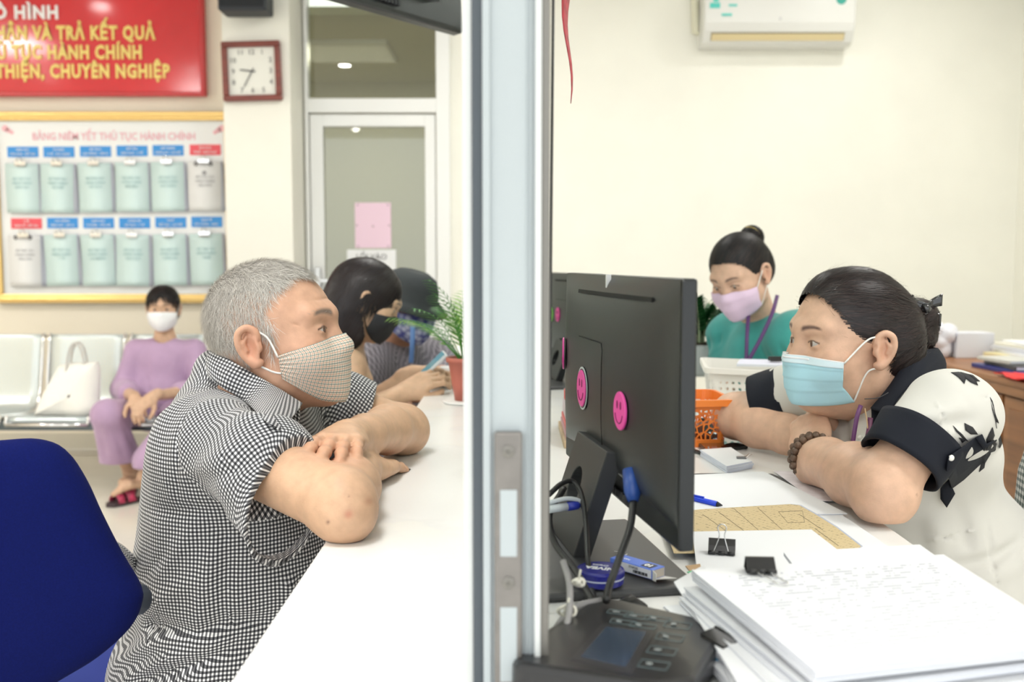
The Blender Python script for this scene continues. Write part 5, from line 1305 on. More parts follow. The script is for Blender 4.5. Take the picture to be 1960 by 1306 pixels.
hn = HF.p((0, -.028, -.070)); fh.cone(hn, NB, .057, .060, .03); fh.cone(HF.p((0, -.045, -.03)), NB+np.array([-.030, 0, -.02]), .050, .050, .04)
fh.cone(NB, NB+np.array([-.03, 0, -.08]), .060, .06, .03)
# wrinkles: forehead, crow's feet, under-eye bag, neck folds
for z in (.050, .062, .074): fh.crease([(.046, .066, z-.004), (.02, .088, z), (-.02, .088, z), (-.046, .066, z-.004)], -.0014, .0026, fr=HF)
for a in (-.006, .001, .008): fh.crease([(.050, .070, .0035+a*.4), (.066, .050, .004+a*2.2)], -.0022, .0024, fr=HF)
fh.bump((.036, .083, -.010), .0022, (.016, .01, .006), fr=HF); fh.bump((.052, .045, -.045), .003, (.02, .03, .02), fr=HF)
fh.crease([(.040, .078, .018), (.055, .064, .012)], .0018, .005, fr=HF)
for z in (-.088, -.100): fh.crease([(.055, .0, z), (.058, -.03, z-.006), (.05, -.055, z-.002)], -.0015, .004, fr=HF)
V1, F1 = fh.mesh(.0019)
C1 = skin_tint(V1, HF, MAN_SKIN, brow=(.13, .10, .085), brow_t=.0055)
for c, r in (((.060, .052, -.020), .0022), ((.050, .066, -.024), .0013), ((.070, .030, -.012), .0013), ((.066, .035, .02), .003)):
    w = np.exp(-((HF.inv(V1)-np.array(c))**2).sum(1)/(r*r*2)); C1 = C1*(1-w[:, None]*.6)+np.array((.22, .10, .06))*w[:, None]*.6
SR = np.array([-.445, 1.50, .900]); ER = np.array([-.240, 1.352, .845]); WR = np.array([-.255, 1.640, .840])
SL = np.array([-.42, 1.91, .93]); EL = np.array([-.220, 1.94, .850]); WL = np.array([-.272, 1.600, .893])
fa = Field()
def arm(f, S, E, W, k=1.0, el=.05, flat=.0):
    f.cone(S, E, .052*k, .045*k, .02); f.ell(E, (.044*k, .044*k, .044*k), .02)
    d = W-E; m = E+d*.33+np.array([0, 0, .004]); f.cone(E, m, .043*k, .044*k, .02); f.cone(m, E+d*.72, .044*k, .034*k, .02); f.cone(E+d*.72, W, .034*k, .028*k, .02)
arm(fa, SR, ER, WR, 1.0)
fa.ell(ER+np.array([.012, -.022, -.012]), (.036, .032, .034), .02); fa.bump(ER+np.array([.02, -.045, .0]), .003, .02); fa.bump(ER+np.array([.0, -.05, -.02]), .0025, .012)
arm(fa, SL, EL, WL, .98)
fa.ell(EL+np.array([.006, .018, -.010]), (.034, .032, .034), .03)
fa.halfspace((0, 0, ZD+.0008), (0, 0, 1), .004) if False else None
# right hand flat on the counter, pointing away; left hand resting over the right forearm, pointing to us
RHf = Fr(WR+np.array([.004, .012, -.010]), axes(unit((.16, 1, -.13)), (0, 0, 1)), 1.02)
fhd = Field(); hand_field(fhd, RHf, side=-1, curl=(.10, .12, .14, .16), thumb=(.35, .15), spread=.05, fatk=1.08)
LHf = Fr(WL+np.array([.0, -.012, .004]), axes(unit((.06, -1, .10)), unit((.10, 0, 1))), 1.0)
fhl = Field(); hand_field(fhl, LHf, side=1, curl=(.10, .12, .14, .16), thumb=(.45, .3), spread=.07, fatk=1.1)
for i in range(4): fhl.crease([(FING['x'][i]*.5, .03, .013), (FING['x'][i], FING['y'][i], .012)], .0008, .004, fr=LHf)
fa.pr += fhd.pr+fhl.pr
fa.cone((-.2, 1.0, ZD-.03), (-.2, 2.2, ZD-.03), .0, .0, 0) if False else None
V2, F2 = fa.mesh(.0026)
below = V2[:, 2] < ZD+.001; V2[below, 2] = ZD+.001
C2 = np.tile(np.array((.62, .39, .25)), (len(V2), 1))
def tintspots(V, C, frh, side, base, f=1.0):
    L_ = frh.inv(V); near = np.exp(-(L_[:, 0]/.05)**4-((L_[:, 1]-.12)/.10)**4-((L_[:, 2]+.005)/.028)**4)
    w = np.clip((L_[:, 1]-.06)/.08, 0, 1)*near*.45*f; return C*(1-w[:, None])+np.array(base)*np.array([1.02, .78, .72])*w[:, None]
C2 = tintspots(V2, C2, RHf, -1, MAN_SKIN); C2 = tintspots(V2, C2, LHf, 1, MAN_SKIN)
for px, py, y, r, col in ((628, 1000, 1.31, .0016, (.16, .08, .06)), (667, 985, 1.30, .004, (.50, .20, .13)), (668, 950, 1.30, .0008, (.2, .1, .07)), (706, 960, 1.31, .004, (.48, .26, .16))):
    c = at(px, py, y); q = V2-c; d = unit(ray(px, py)); q = q-np.outer(q @ d, d); w = np.exp(-(q**2).sum(1)/(r*r*2))*(V2[:, 1] < 1.45); C2 = C2*(1-w[:, None]*.8)+np.array(col)*w[:, None]*.8
# hidden torso and legs continue the body under the clothes
fb = Field(); fb.ell((-.46, 1.70, .80), (.10, .16, .20), .05); fb.cone((-.47, 1.60, .90), (-.43, 1.82, .90), .05, .05, .05); fb.cone(NB+np.array([-.03, 0, -.08]), (-.46, 1.7, .85), .055, .08, .05)
fb.ell((-.47, 1.70, .56), (.13, .16, .12), .05)
for s in (-1, 1): fb.chain([(-.44, 1.70+s*.09, .52), (-.02, 1.70+s*.11, .50), (-.03, 1.70+s*.11, .09)], [.085, .058, .040], .05); fb.ell((.03, 1.70+s*.11, .045), (.12, .045, .04), .03)
V3, F3 = fb.mesh(.008)
Vm, Fm, Cm = merge([(V1, F1, C1), (V2, F2, C2), (V3, F3, np.tile(np.array(MAN_SKIN), (len(V3), 1)))])
np_mesh('body', Vm, Fm, M_skin, man, colors=Cm)
eyes_mesh(man, HF, look=(-.05, 1, -.02))
# nails
M_nail = mat('fingernail', (.78, .50, .44), .25, coat=.3)
# hair: short grey
fhair = Field(); head_field(fhair, HF, eyes=False, ear=()); 
fhair.cone(hn, NB, .058, .066, .03)
M_hg = mat('hair_grey', (.52, .49, .44), .5); M_hg2 = mat('hair_dark_grey', (.33, .30, .27), .5); M_hw = mat('hair_white', (.72, .69, .64), .5)
def man_region(sparse):
    def reg(L_):
        x, y, z = np.abs(L_[:, 0]), L_[:, 1], L_[:, 2]
        fr_ = np.interp(z, [-.10, -.05, -.02, .0, .03, .045, .06, .075, .10, .13], [-.07, -.045, .016, .022, .026, .018, .020, .030, .052, .060]) + np.where(x < .035, .028*(1-x/.035), 0)*(z > .08) + sparse
        earcut = (x > .055) & (y > -.030) & (y < .012) & (z < .022)
        return (y < fr_) & (z > np.interp(y, [-.12, -.05, -.02, .03], [-.072, -.068, -.045, -.022])) & ~earcut
    return reg
whorl = np.array([0, -.085, .085])
def man_dir(L_):
    d = L_-whorl; d /= np.linalg.norm(d, axis=1, keepdims=True)+1e-6; side = np.clip((np.abs(L_[:, 0])-.04)/.03, 0, 1)[:, None]; back = np.clip((-L_[:, 1]-.05)/.05, 0, 1)[:, None]
    dn = np.array([0, -.15, -1.0]); t = d*(1-side*.75)*(1-back*.6)+dn*(side*.75+back*.6*(1-side)); return t
for m_, n_, j, sp_ in ((M_hg2, 9000, .20, -.006), (M_hg, 15000, .22, -.003), (M_hw, 9000, .26, -.002)):
    rts = surf_roots(fhair, HF, n_, man_region(sp_)); strands(man, fhair, HF, rts, man_dir, 5, .0056, .0085, .0006, m_, name='hair_strands', jit=j)
# scalp hair mat under the strands
rg = man_region(-.006); g_ = Field(); g_.pr = list(fhair.pr); 
Vc, Fc = fhair.mesh(.004, lo=HF.p((0, 0, 0))-.16, hi=HF.p((0, 0, 0))+.17)
Lc = HF.inv(Vc[Fc].mean(1)); keep = rg(Lc); Fk = Fc[keep]; Gn = fhair.grad(Vc); Vc = Vc+Gn*.0032
used = np.unique(Fk); mp_ = -np.ones(len(Vc), int); mp_[used] = np.arange(len(used)); np_mesh('hair_cap', Vc[used], mp_[Fk], mat('hair_under_grey', (.34, .32, .30), .7, noise=(180, .4, 3)), man)
rts = surf_roots(fhair, HF, 420, lambda L_: (L_[:, 0] > .014) & (L_[:, 0] < .054) & (np.abs(L_[:, 2]-.0285-.006*np.sin(np.clip((L_[:, 0]-.012)/.04, 0, 1)*2.5)) < .0035) & (L_[:, 1] > .04))
strands(man, fhair, HF, rts, lambda L_: np.tile(np.array([.8, -.3, .1]), (len(L_), 1)), 3, .003, .003, .0005, M_hg2, name='eyebrow', jit=.25)
# mask of small checked cotton
M_mchk = check_mat('mask_check', .006, None, thin=(((.06, .13, .13), .17, 0., .0062), ((.62, .30, .20), .15, .0031, .0062)), base=(.78, .72, .62))
mk, G = mask_patch(man, fh, HF, 'face_mask', M_mchk, top=lambda s: -.008-.016*np.abs(s)**1.3, bot=lambda s: -.114+.056*np.abs(s)**1.8, smax=math.radians(72), bulge=(((0, .070, -.055), (.036, .030, .045)),), gather=.0022)
for (i, ear_) in ((0, 0), (-1, 1)): 
    side = -1 if i == 0 else 1; c_t = HF.inv(G[2, i][None])[0]; c_b = HF.inv(G[-10, i][None])[0]
    strap(mk, HF, [tuple(c_t), (side*.080, .015, .006), (side*.082, -.002, .020), (side*.080, -.012, .026)], .0018, mat('elastic_white', (.8, .79, .75), .7))
    strap(mk, HF, [tuple(c_b), (side*.075, .012, -.046), (side*.080, -.004, -.034), (side*.079, -.016, -.024)], .0018, mat('elastic_white', (.8, .79, .75), .7))
# ---- shirt
M_ging = check_mat('gingham_black_white', .0062, [(.80, .80, .80), (.13, .13, .14), (.008, .009, .013)])
fs = Field()
fs.ell((-.472, 1.690, .66), (.175, .205, .22), .06); fs.ell((-.478, 1.700, .82), (.142, .215, .145), .06)
fs.ell((-.40, 1.69, .60), (.125, .17, .17), .05)
fs.cone((-.455, 1.55, .878), (-.43, 1.85, .884), .064, .062, .06)
fs.ell((-.495, 1.69, .47), (.205, .215, .15), .06); fs.cone((-.46, 1.60, .50), (-.24, 1.58, .50), .125, .10, .06); fs.cone((-.46, 1.80, .50), (-.24, 1.80, .50), .12, .10, .06)
fs.cone((-.512, 1.57, .895), (-.50, 1.84, .90), .064, .060, .05); fs.cone((-.515, 1.70, .93), (-.51, 1.70, .985), .06, .045, .04)
fs.cone((-.47, 1.70, .885), NB+np.array([-.005, 0, -.035]), .075, .058, .04)
HR = SR+(ER-SR)*.60+np.array([-.006, -.004, -.044]); HL = SL+(EL-SL)*.68
aR = unit(ER-SR); aL = unit(EL-SL)
NT2 = len(fs.pr); fs.cone(SR+np.array([-.006, .012, -.002]), SR+(ER-SR)*.40, .058, .072, .05); fs.cone(SR+(ER-SR)*.36, HR+aR*.03, .070, .084, .03)
fs.cone(SL, SL+(EL-SL)*.4, .060, .064, .05); fs.cone(SL+(EL-SL)*.36, HL+aL*.03, .064, .066, .03)
# folds drawn where the cloth breaks
for pts, a, w in (([(346, 915), (430, 872), (516, 833)], .006, .014), ([(350, 935), (440, 905), (540, 868)], -.004, .009), ([(352, 800), (338, 880), (340, 972)], -.0035, .006),
                  ([(285, 975), (372, 978), (470, 1040)], -.007, .012), ([(380, 960), (450, 1000), (490, 1035)], .004, .012), ([(415, 1035), (395, 1110), (378, 1190)], .006, .013), ([(450, 1050), (430, 1130), (425, 1200)], -.004, .012),
                  ([(240, 1190), (300, 1150), (385, 1110)], .006, .013), ([(225, 1215), (300, 1195), (381, 1209)], -.008, .012), ([(381, 1209), (440, 1185), (520, 1190)], -.008, .010), ([(215, 1275), (290, 1235), (370, 1222)], .008, .014),
                  ([(230, 1306), (320, 1262), (430, 1225)], .006, .012), ([(250, 1310), (330, 1285), (450, 1240)], -.006, .010), ([(300, 1110), (340, 1050), (372, 1010)], .004, .014), ([(262, 1120), (300, 1080), (330, 1050)], -.003, .010),
                  ([(300, 860), (320, 930), (330, 960)], .003, .014), ([(430, 760), (480, 800), (560, 850)], .004, .014), ([(445, 745), (500, 775), (560, 800)], -.003, .008), ([(520, 1070), (560, 1120), (540, 1180)], .004, .014), ([(390, 1000), (440, 1030), (500, 1055)], -.005, .009)):
    pcrease(fs, pts, a, w)
def wob(X, Y, Z): return .0014*np.sin(23*X+31*Z+9*Y)*np.sin(17*Z-13*X+5*Y)+.0009*np.sin(61*X+37*Z-20*Y)*np.sin(55*Y+29*Z)
fs.wave(wob, (-.8, 1.2, .3), (0, 2.2, 1.1))
# hollow sleeves and cut the hems
for S_, E_, H_, a_, r_ in ((SR, ER, HR, aR, .080), (SL, EL, HL, aL, .061)):
    fs.cone(S_+(E_-S_)*.30, H_-a_*.005, .045, r_-.010, .003, op='s'); fs.cone(H_-a_*.005, H_+a_*.12, r_-.009, r_-.002, .003, op='s')
    def cap(X, Y, Z, H_=H_, a_=a_): return np.where(((X-H_[0])**2+(Y-H_[1])**2+(Z-H_[2])**2) < .16**2, -((X-H_[0])*a_[0]+(Y-H_[1])*a_[1]+(Z-H_[2])*a_[2]), 9.)
    hem_n = unit(a_+np.array([.15, 0, .10]))
    def cap(X, Y, Z, H_=H_, a_=hem_n): return np.where(((X-H_[0])**2+(Y-H_[1])**2+(Z-H_[2])**2) < .13**2, -((X-H_[0])*a_[0]+(Y-H_[1])*a_[1]+(Z-H_[2])*a_[2]), 9.)
    fs._add('s', cap, H_-.12, H_+.12, .002)
Vs, Fs = fs.mesh(.0032, lo=np.array([-.75, 1.2, .36]), hi=np.array([-.1, 2.2, 1.1]))
def ldist(c, a, b):
    d = unit(b-a); q = c-a; return np.linalg.norm(q-np.outer(q @ d, d), axis=1)
ftor = Field(); ftor.pr = [p for p in fs.pr[:NT2]]; fsl1 = Field(); fsl1.pr = fs.pr[NT2:NT2+2]; fsl2 = Field(); fsl2.pr = fs.pr[NT2+2:NT2+4]
def pickR(c): return (fsl1.ev(c) < ftor.ev(c)-.002) if True else  (ldist(c, SR, HR) < .135) &  ((c-(SR+aR*.012)) @ unit(aR+np.array([.2, -.45, 0])) > 0) & (c[:, 1] < 1.535) & (c[:, 2] > .70)
def pickL(c): return (fsl2.ev(c) < ftor.ev(c)-.002) if True else  (ldist(c, SL, HL) < .095) &  ((c-(SL+aL*.02)) @ unit(aL+np.array([.1, .5, 0])) > 0) & (c[:, 1] > 1.78) & (c[:, 2] > .78)
uv = axis_uv(Vs, Fs, [(pickR, 'tube', (SR, ER, (-.3, -.8, .3), .35)), (pickL, 'tube', (SL, EL, (-.3, .2, 1.), .2)), (lambda c: np.ones(len(c), bool), 'star', ((-.46, 1.69, .78), -PI/2-.25))])
np_mesh('shirt', Vs, Fs, M_ging, man, uv=uv)
# collar: stand and turned-down fall, modelled station by station round the neck
def collar_mesh(parent, f, near, ymid, m, uvrot=.1, label=None, lift=.006, stand=.034):
    tops, lows = [], []
    eye = np.array([0, 0, CAMZ])
    for (tx, ty, tyy), (lx, ly, lyy) in near:
        for lst, x, y, d, lf in ((tops, tx, ty, tyy, .001), (lows, lx, ly, lyy, lift)):
            h = hit(f, x, y, 1.0) if f else None; dep = min(d, h[1]-lf) if f and np.linalg.norm(h) < 3 else d; lst.append(at(x, y, dep))
    def mir(p): return np.array([p[0], 2*ymid-p[1], p[2]])
    T = [mir(p) for p in tops[::-1]][:-1]+tops; L_ = [mir(p) for p in lows[::-1]][:-1]+lows
    T = spline(T, 81); L_ = spline(L_, 81); C_ = T.mean(0); rows = []; uvs = []; u = 0
    for i in range(81):
        t, l = T[i], L_[i]; out = t-C_; out[2] = 0; out = unit(out)
        row = spline([t-out*.004-np.array([0, 0, stand]), t-out*.004-np.array([0, 0, stand*.4]), t, t+out*.005+(l-t)*.03, t+(l-t)*.5+out*.008, l], 14)
        if i: u += np.linalg.norm((T[i]+L_[i])/2-(T[i-1]+L_[i-1])/2)
        v = np.r_[0, np.cumsum(np.linalg.norm(np.diff(row, axis=0), axis=1))]; rows.append(row); uvs.append([(u*math.cos(uvrot)-q*math.sin(uvrot), u*math.sin(uvrot)+q*math.cos(uvrot)) for q in v])
    return MB().grid(rows, uv=uvs).build('collar', m, parent, world=True, smooth=True, uv=True, solid=.0018, label=label)
collar_mesh(man, fs, [((410, 668, 1.70), (402, 716, 1.70)), ((446, 694, 1.625), (420, 738, 1.605)), ((500, 726, 1.60), (468, 768, 1.575)), ((545, 753, 1.60), (505, 803, 1.575)), ((576, 773, 1.61), (534, 823, 1.58))], 1.70, M_ging)
# front placket with buttons
pl = []
for px, py in ((590, 800), (600, 850), (606, 900)): pl.append(hit(fs, px, py, 1.3))
# trousers
ft = Field(); ft.ell((-.47, 1.70, .49), (.14, .18, .08), .05)
for s in (-1, 1): ft.chain([(-.44, 1.70+s*.09, .49), (-.02, 1.70+s*.11, .49), (-.03, 1.70+s*.11, .13)], [.085, .075, .065], .05)
Vt, Ft = ft.mesh(.008); np_mesh('trousers', Vt, Ft, mat('trousers_dark', (.05, .05, .06), .8), man)
for s in (-1, 1):
    fo = Field(); fo.ell((.03, 1.70+s*.11, .045), (.135, .05, .042), .02); fo.cone((-.03, 1.70+s*.11, .07), (-.03, 1.70+s*.11, .12), .05, .05, .02); Vt, Ft = fo.mesh(.008); Vt[:, 2] = np.maximum(Vt[:, 2], .001); np_mesh('shoe', Vt, Ft, mat('shoe_dark', (.03, .025, .02), .4), man)
# ================================================================ officer in the white blouse
W_SKIN = (.66, .42, .295)
wom = empty('person', (.62, 1.72, 0), label='woman in a white blouse with black cuffs and collar, arms crossed on the desk', cat='person')
M_skw = skin_mat('skin_woman')
RW = axes(dirf(math.radians(180+16), math.radians(1)), (.06, 0, 1)); kW = 1.005
WF = place(RW, kW, (-.085, -.012, -.004), at(1690, 672, 1.655))
NW = np.array([.680, 1.745, .975])
wh = Field(); head_field(wh, WF, male=False, fat=1.06, squint=.75)
wh.bump((-.048, .058, -.035), .003, (.02, .02, .02), fr=WF); wh.bump((.048, .058, -.035), .003, (.02, .02, .02), fr=WF)
hn = WF.p((0, -.03, -.07)); wh.cone(hn, NW, .055, .056, .03); wh.cone(WF.p((0, .01, -.08)), NW+np.array([-.02, 0, .01]), .045, .052, .04)
wh.cone(NW, NW+np.array([.0, 0, -.09]), .056, .055, .03); wh.cone(NW+np.array([-.02, 0, -.03]), NW+np.array([-.04, -.005, -.09]), .045, .045, .03)
for z in (-.082, -.094): wh.crease([(-.055, .0, z), (-.058, -.03, z-.006), (-.05, -.05, z-.002)], -.0015, .004, fr=WF)
V1, F1 = wh.mesh(.0019)
C1 = skin_tint(V1, WF, W_SKIN, brow=(.07, .032, .03), brow_t=.0044, redness=.7)
for c, r in (((-.054, .060, -.018), .0010),): 
    w = np.exp(-((WF.inv(V1)-np.array(c))**2).sum(1)/(r*r*2)); C1 = C1*(1-w[:, None]*.6)+np.array((.22, .10, .06))*w[:, None]*.6
# arms: near one is her left
SLw = at(1800, 778, 1.475); ELw = np.array([.538, 1.432, .851]); WLw = at(1552, 872, 1.68)
SRw = np.array([.600, 1.96, .925]); ERw = np.array([.455, 2.035, .862]); WRw = np.array([.56, 1.86, .838])
wa = Field()
def wom_arm(f, S, E, W, k):
    f.cone(S, E, .036*k, .046*k, .01); f.ell(E, (.047*k, .047*k, .047*k), .012)
    d = W-E; m = E+d*.34; f.cone(E, m, .048*k, .049*k, .012); f.cone(m, E+d*.75, .049*k, .038*k, .015); f.cone(E+d*.75, W, .038*k, .030*k, .02)
wom_arm(wa, SLw, ELw, WLw, 1.0); wa.ell(ELw+np.array([-.006, -.020, -.012]), (.042, .036, .040), .02)
wom_arm(wa, SRw, ERw, WRw, .95)
LWf = Fr(WLw, axes(unit((.12, .55, .42)), unit((-.75, -.35, .62))), .93)
wl = Field(); hand_field(wl, LWf, side=-1, curl=(.75, .8, .85, .85), thumb=(.10, .35), spread=.02, fatk=1.2)
RWf = Fr(WRw, axes(unit((.55, -.75, -.12)), (0, 0, 1)), .93)
wr = Field(); hand_field(wr, RWf, side=-1, curl=(.25, .3, .3, .35), thumb=(.4, .2), spread=.04, fatk=1.15)
wa.pr += wl.pr+wr.pr
V2, F2 = wa.mesh(.0026); V2[:, 2] = np.maximum(V2[:, 2], ZD+.0075)
C2 = np.tile(np.array(W_SKIN), (len(V2), 1))
for px, py, y, r in ((1755, 948, 1.40, .0010),):
    c = at(px, py, y); q = V2-c; d = unit(ray(px, py)); q = q-np.outer(q @ d, d); w = np.exp(-(q**2).sum(1)/(r*r*2))*(V2[:, 1] < 1.5); C2 = C2*(1-w[:, None]*.8)+np.array((.2, .1, .06))*w[:, None]*.8
wb = Field(); wb.ell((.72, 1.76, .78), (.09, .12, .16), .05); wb.cone(NW+np.array([0, 0, -.09]), (.70, 1.74, .85), .06, .09, .05); wb.ell((.77, 1.75, .54), (.12, .15, .11), .05)
for s in (-1, 1): wb.chain([(.74, 1.74+s*.09, .52), (.35, 1.74+s*.10, .50), (.40, 1.74+s*.10, .09)], [.088, .062, .042], .05); wb.ell((.35, 1.74+s*.10, .045), (.11, .042, .04), .03)
V3, F3 = wb.mesh(.008)
Vm, Fm, Cm = merge([(V1, F1, C1), (V2, F2, C2), (V3, F3, np.tile(np.array(W_SKIN), (len(V3), 1)))])
np_mesh('body', Vm, Fm, M_skw, wom, colors=Cm)
eyes_mesh(wom, WF, look=(.30, 1, .0), iris=(.020, .010, .007))
# hair drawn back into a bun
M_hd = mat('hair_dark', (.012, .008, .008), .42, spec=.35); M_hd2 = mat('hair_dark_brown', (.026, .013, .012), .42, spec=.4)
hw_ = Field(); bun = np.array([.030, -.128, .036])
hw_.ell((0, -.012, .038), (.083, .106, .095), .02, fr=WF)
hw_.ell((0, -.060, .0), (.075, .062, .075), .03, fr=WF)
hw_.ell((0, -.078, -.052), (.074, .054, .064), .03, fr=WF); hw_.ell((0, -.075, .01), (.078, .050, .075), .03, fr=WF)
hw_.bump((0, .045, .105), .006, (.05, .03, .03), fr=WF)
hw_.ell(tuple(bun+np.array([-.03, -.012, .010])), (.044, .036, .034), .012, fr=WF); hw_.ell(tuple(bun+np.array([-.03, -.012, -.022])), (.040, .036, .032), .012, fr=WF)
def wreg(L_):
    x, y, z = np.abs(L_[:, 0]), L_[:, 1], L_[:, 2]
    yl = np.interp(z, [-.12, -.09, -.03, -.012, .003, .02, .045, .065, .08, .09, .102, .14], [-.055, -.042, -.028, .010, .028, .038, .054, .066, .078, .086, .12, .12])
    return (y < yl) & ~((y > -.036) & (z < .012) & (z > -.05) & (x > .045) & (y > -.036)) & (z > -.122)
Vh, Fh = hw_.mesh(.0028)
wv = lambda P: .0010*np.sin(P[:, 2]*420+P[:, 1]*90)+.0012*np.sin(P[:, 2]*230-P[:, 1]*60+2)
k_ = wreg(WF.inv(Vh[Fh].mean(1))+np.array([0, .006, 0])); Fk = Fh[k_]; used = np.unique(Fk); mp_ = -np.ones(len(Vh), int); mp_[used] = np.arange(len(used))
np_mesh('hair', Vh[used], mp_[Fk], mat('hair_base_dark', (.016, .010, .010), .45, noise=(260, .5, 3)), wom)
def wdir(L_):
    t = bun+np.array([-.030, .02, -.01]); d = t-L_; n = np.linalg.norm(d, axis=1, keepdims=True); return d/(n+1e-6)+np.array([0, -.15, .06])
for m_, n_, st_, ln_, j, w_ in ((M_hd, 5200, .0085, 7, .10, .0022), (M_hd2, 3000, .0085, 7, .13, .0016), (M_hd2, 450, .010, 6, .28, .0007)):
    rts = surf_roots(hw_, WF, n_, wreg, lo=(-.11, -.19, -.12), hi=(.11, .13, .16))
    strands(wom, hw_, WF, rts, wdir, ln_, st_, .0022 if n_ > 500 else .009, w_, m_, jit=j*.8, name='hair_strands', lift0=.0003)
# wisps at hairline
rts = surf_roots(wh, WF, 110, lambda L_: wreg(L_-np.array([0, .006, 0])) & ~wreg(L_+np.array([0, .004, .0])) & (L_[:, 2] > .0))
strands(wom, hw_, WF, rts, lambda L_: np.tile(np.array([0, .3, .6]), (len(L_), 1))+(-.5)*np.sign(L_[:, :1])*np.array([[0, .6, .6]]), 5, .0045, .006, .0003, M_hd, jit=.4)
# claw clip with a bow
M_claw = mat('claw_black', (.008, .008, .009), .15, coat=.6)
cf = Fr(WF.p(tuple(bun+np.array([-.055, .004, .022]))), WF.R, WF.k)
cb = MB()
def wpt(x, y, z): return cf.p((x, y, z))
for s in (-1, 1):
    P = [[wpt(-.016+.010*math.sin(t*PI)-.004*abs(u), -.005+.034*t, .006+s*.004+.020*t*s*.5+u*.010*(.4+.6*t)) for u in (-1, -.3, .3, 1)] for t in np.linspace(0, 1, 7)]
    cb.grid(P); P = [[wpt(-.016+.008*math.sin(t*PI), -.005-.030*t, .004+s*.004+.014*t*s+u*.011*(.4+.6*t)) for u in (-1, -.3, .3, 1)] for t in np.linspace(0, 1, 7)]; cb.grid(P)
clp = cb.build('bow_clip', M_claw, wom, world=True, smooth=True, solid=.0025)
MB().sphere(wpt(-.012, -.004, .006), .010, 12, sc=(1, 1.2, 1)).build('bow_knot', M_claw, clp, world=True, smooth=True)
tt = MB()
for k in range(6): tt.tube(spline([wpt(-.006, -.022+.009*k, .000), wpt(.000, -.022+.009*k, -.018), wpt(.014, -.02+.008*k, -.032)], 8), .0022, 5)
tt.build('claw_teeth', M_claw, clp, world=True, smooth=True)
# surgical mask
M_surg = mat('mask_blue', (.42, .70, .80), .7, bump=(300, .15, .001)); M_wband = mat('mask_white', (.82, .84, .86), .7)
mkw, G = mask_patch(wom, wh, WF, 'face_mask', M_surg, top=lambda s: -.018-.006*np.abs(s)**2, flare=.30, bot=lambda s: -.104+.012*np.abs(s)**2, smax=math.radians(54), bulge=(((0, .082, -.055), (.036, .026, .045)),), pleats=4, lift=.004)
bd_ = []
for r in range(2): bd_.append([G[r*1, j]+unit(G[r, j]-WF.p((0, 0, -.05)))*.0016 for j in range(G.shape[1])])
bd_.append([G[8, j]+unit(G[8, j]-WF.p((0, 0, -.05)))*.0014 for j in range(G.shape[1])])
MB().grid([[G[i, j]+unit(G[i, j]-WF.p((0, 0, -.05)))*.0014 for j in range(G.shape[1])] for i in range(0, 7)]).build('pale_band', mat('mask_pale_band', (.66, .80, .86), .7), mkw, world=True, smooth=True, solid=.0008, label='paler top band with a nose wire')
MB().tube([G[0, j]+unit(G[0, j]-WF.p((0, 0, -.05)))*.001 for j in range(G.shape[1])], .0012, 5).build('mask_hem', M_wband, mkw, world=True, smooth=True)
MB().tube([G[2, j]+unit(G[2, j]-WF.p((0, 0, -.05)))*.0022 for j in range(18, 44)], .0018, 6).build('nose_wire', M_wband, mkw, world=True, smooth=True)
for i in (0, -1):
    side = -1 if i == 0 else 1; ct = tuple(WF.inv(G[1, i][None])[0]); cb_ = tuple(WF.inv(G[-2, i][None])[0])
    strap(mkw, WF, [ct, (side*.083, .020, .012), (side*.085, .0, .020), (side*.083, -.010, .026)], .0016, mat('elastic_white', (.8, .79, .75), .7))
    strap(mkw, WF, [cb_, (side*.078, .012, -.042), (side*.084, -.006, -.032), (side*.080, -.018, -.022)], .0016, mat('elastic_white', (.8, .79, .75), .7))
# blouse
M_blouse = mat('blouse_white', (.60, .585, .54), .7, noise=(6, .03), sheen=.2); M_navy = mat('cloth_black_navy', (.008, .010, .017), .75, spec=.25)
ws = Field()
ws.ell((.712, 1.755, .79), (.130, .180, .17), .06); ws.ell((.765, 1.745, .60), (.185, .200, .20), .06); ws.ell((.650, 1.755, .83), (.092, .14, .105), .05)
ws.cone(np.array([.700, 1.60, .890]), np.array([.66, 1.90, .895]), .064, .062, .06)
ws.cone((.705, 1.765, .88), NW+np.array([.01, 0, -.045]), .08, .058, .05); ws.ell((.79, 1.735, .48), (.19, .21, .14), .06)
ws.ell((.735, 1.74, .86), (.080, .16, .10), .05)
aLw = unit(ELw-SLw); aRw = unit(ERw-SRw); HLw = SLw+(ELw-SLw)*.42; HRw = SRw+(ERw-SRw)*.42
NTw = len(ws.pr)
ws.cone(SLw+np.array([.034, .018, -.022]), SLw+np.array([.030, .06, -.03]), .064, .06, .05); ws.cone(SLw+np.array([.010, .010, -.004]), HLw-aLw*.01, .058, .054, .03); ws.cone(SRw+np.array([.0, -.01, 0]), HRw, .070, .068, .05)
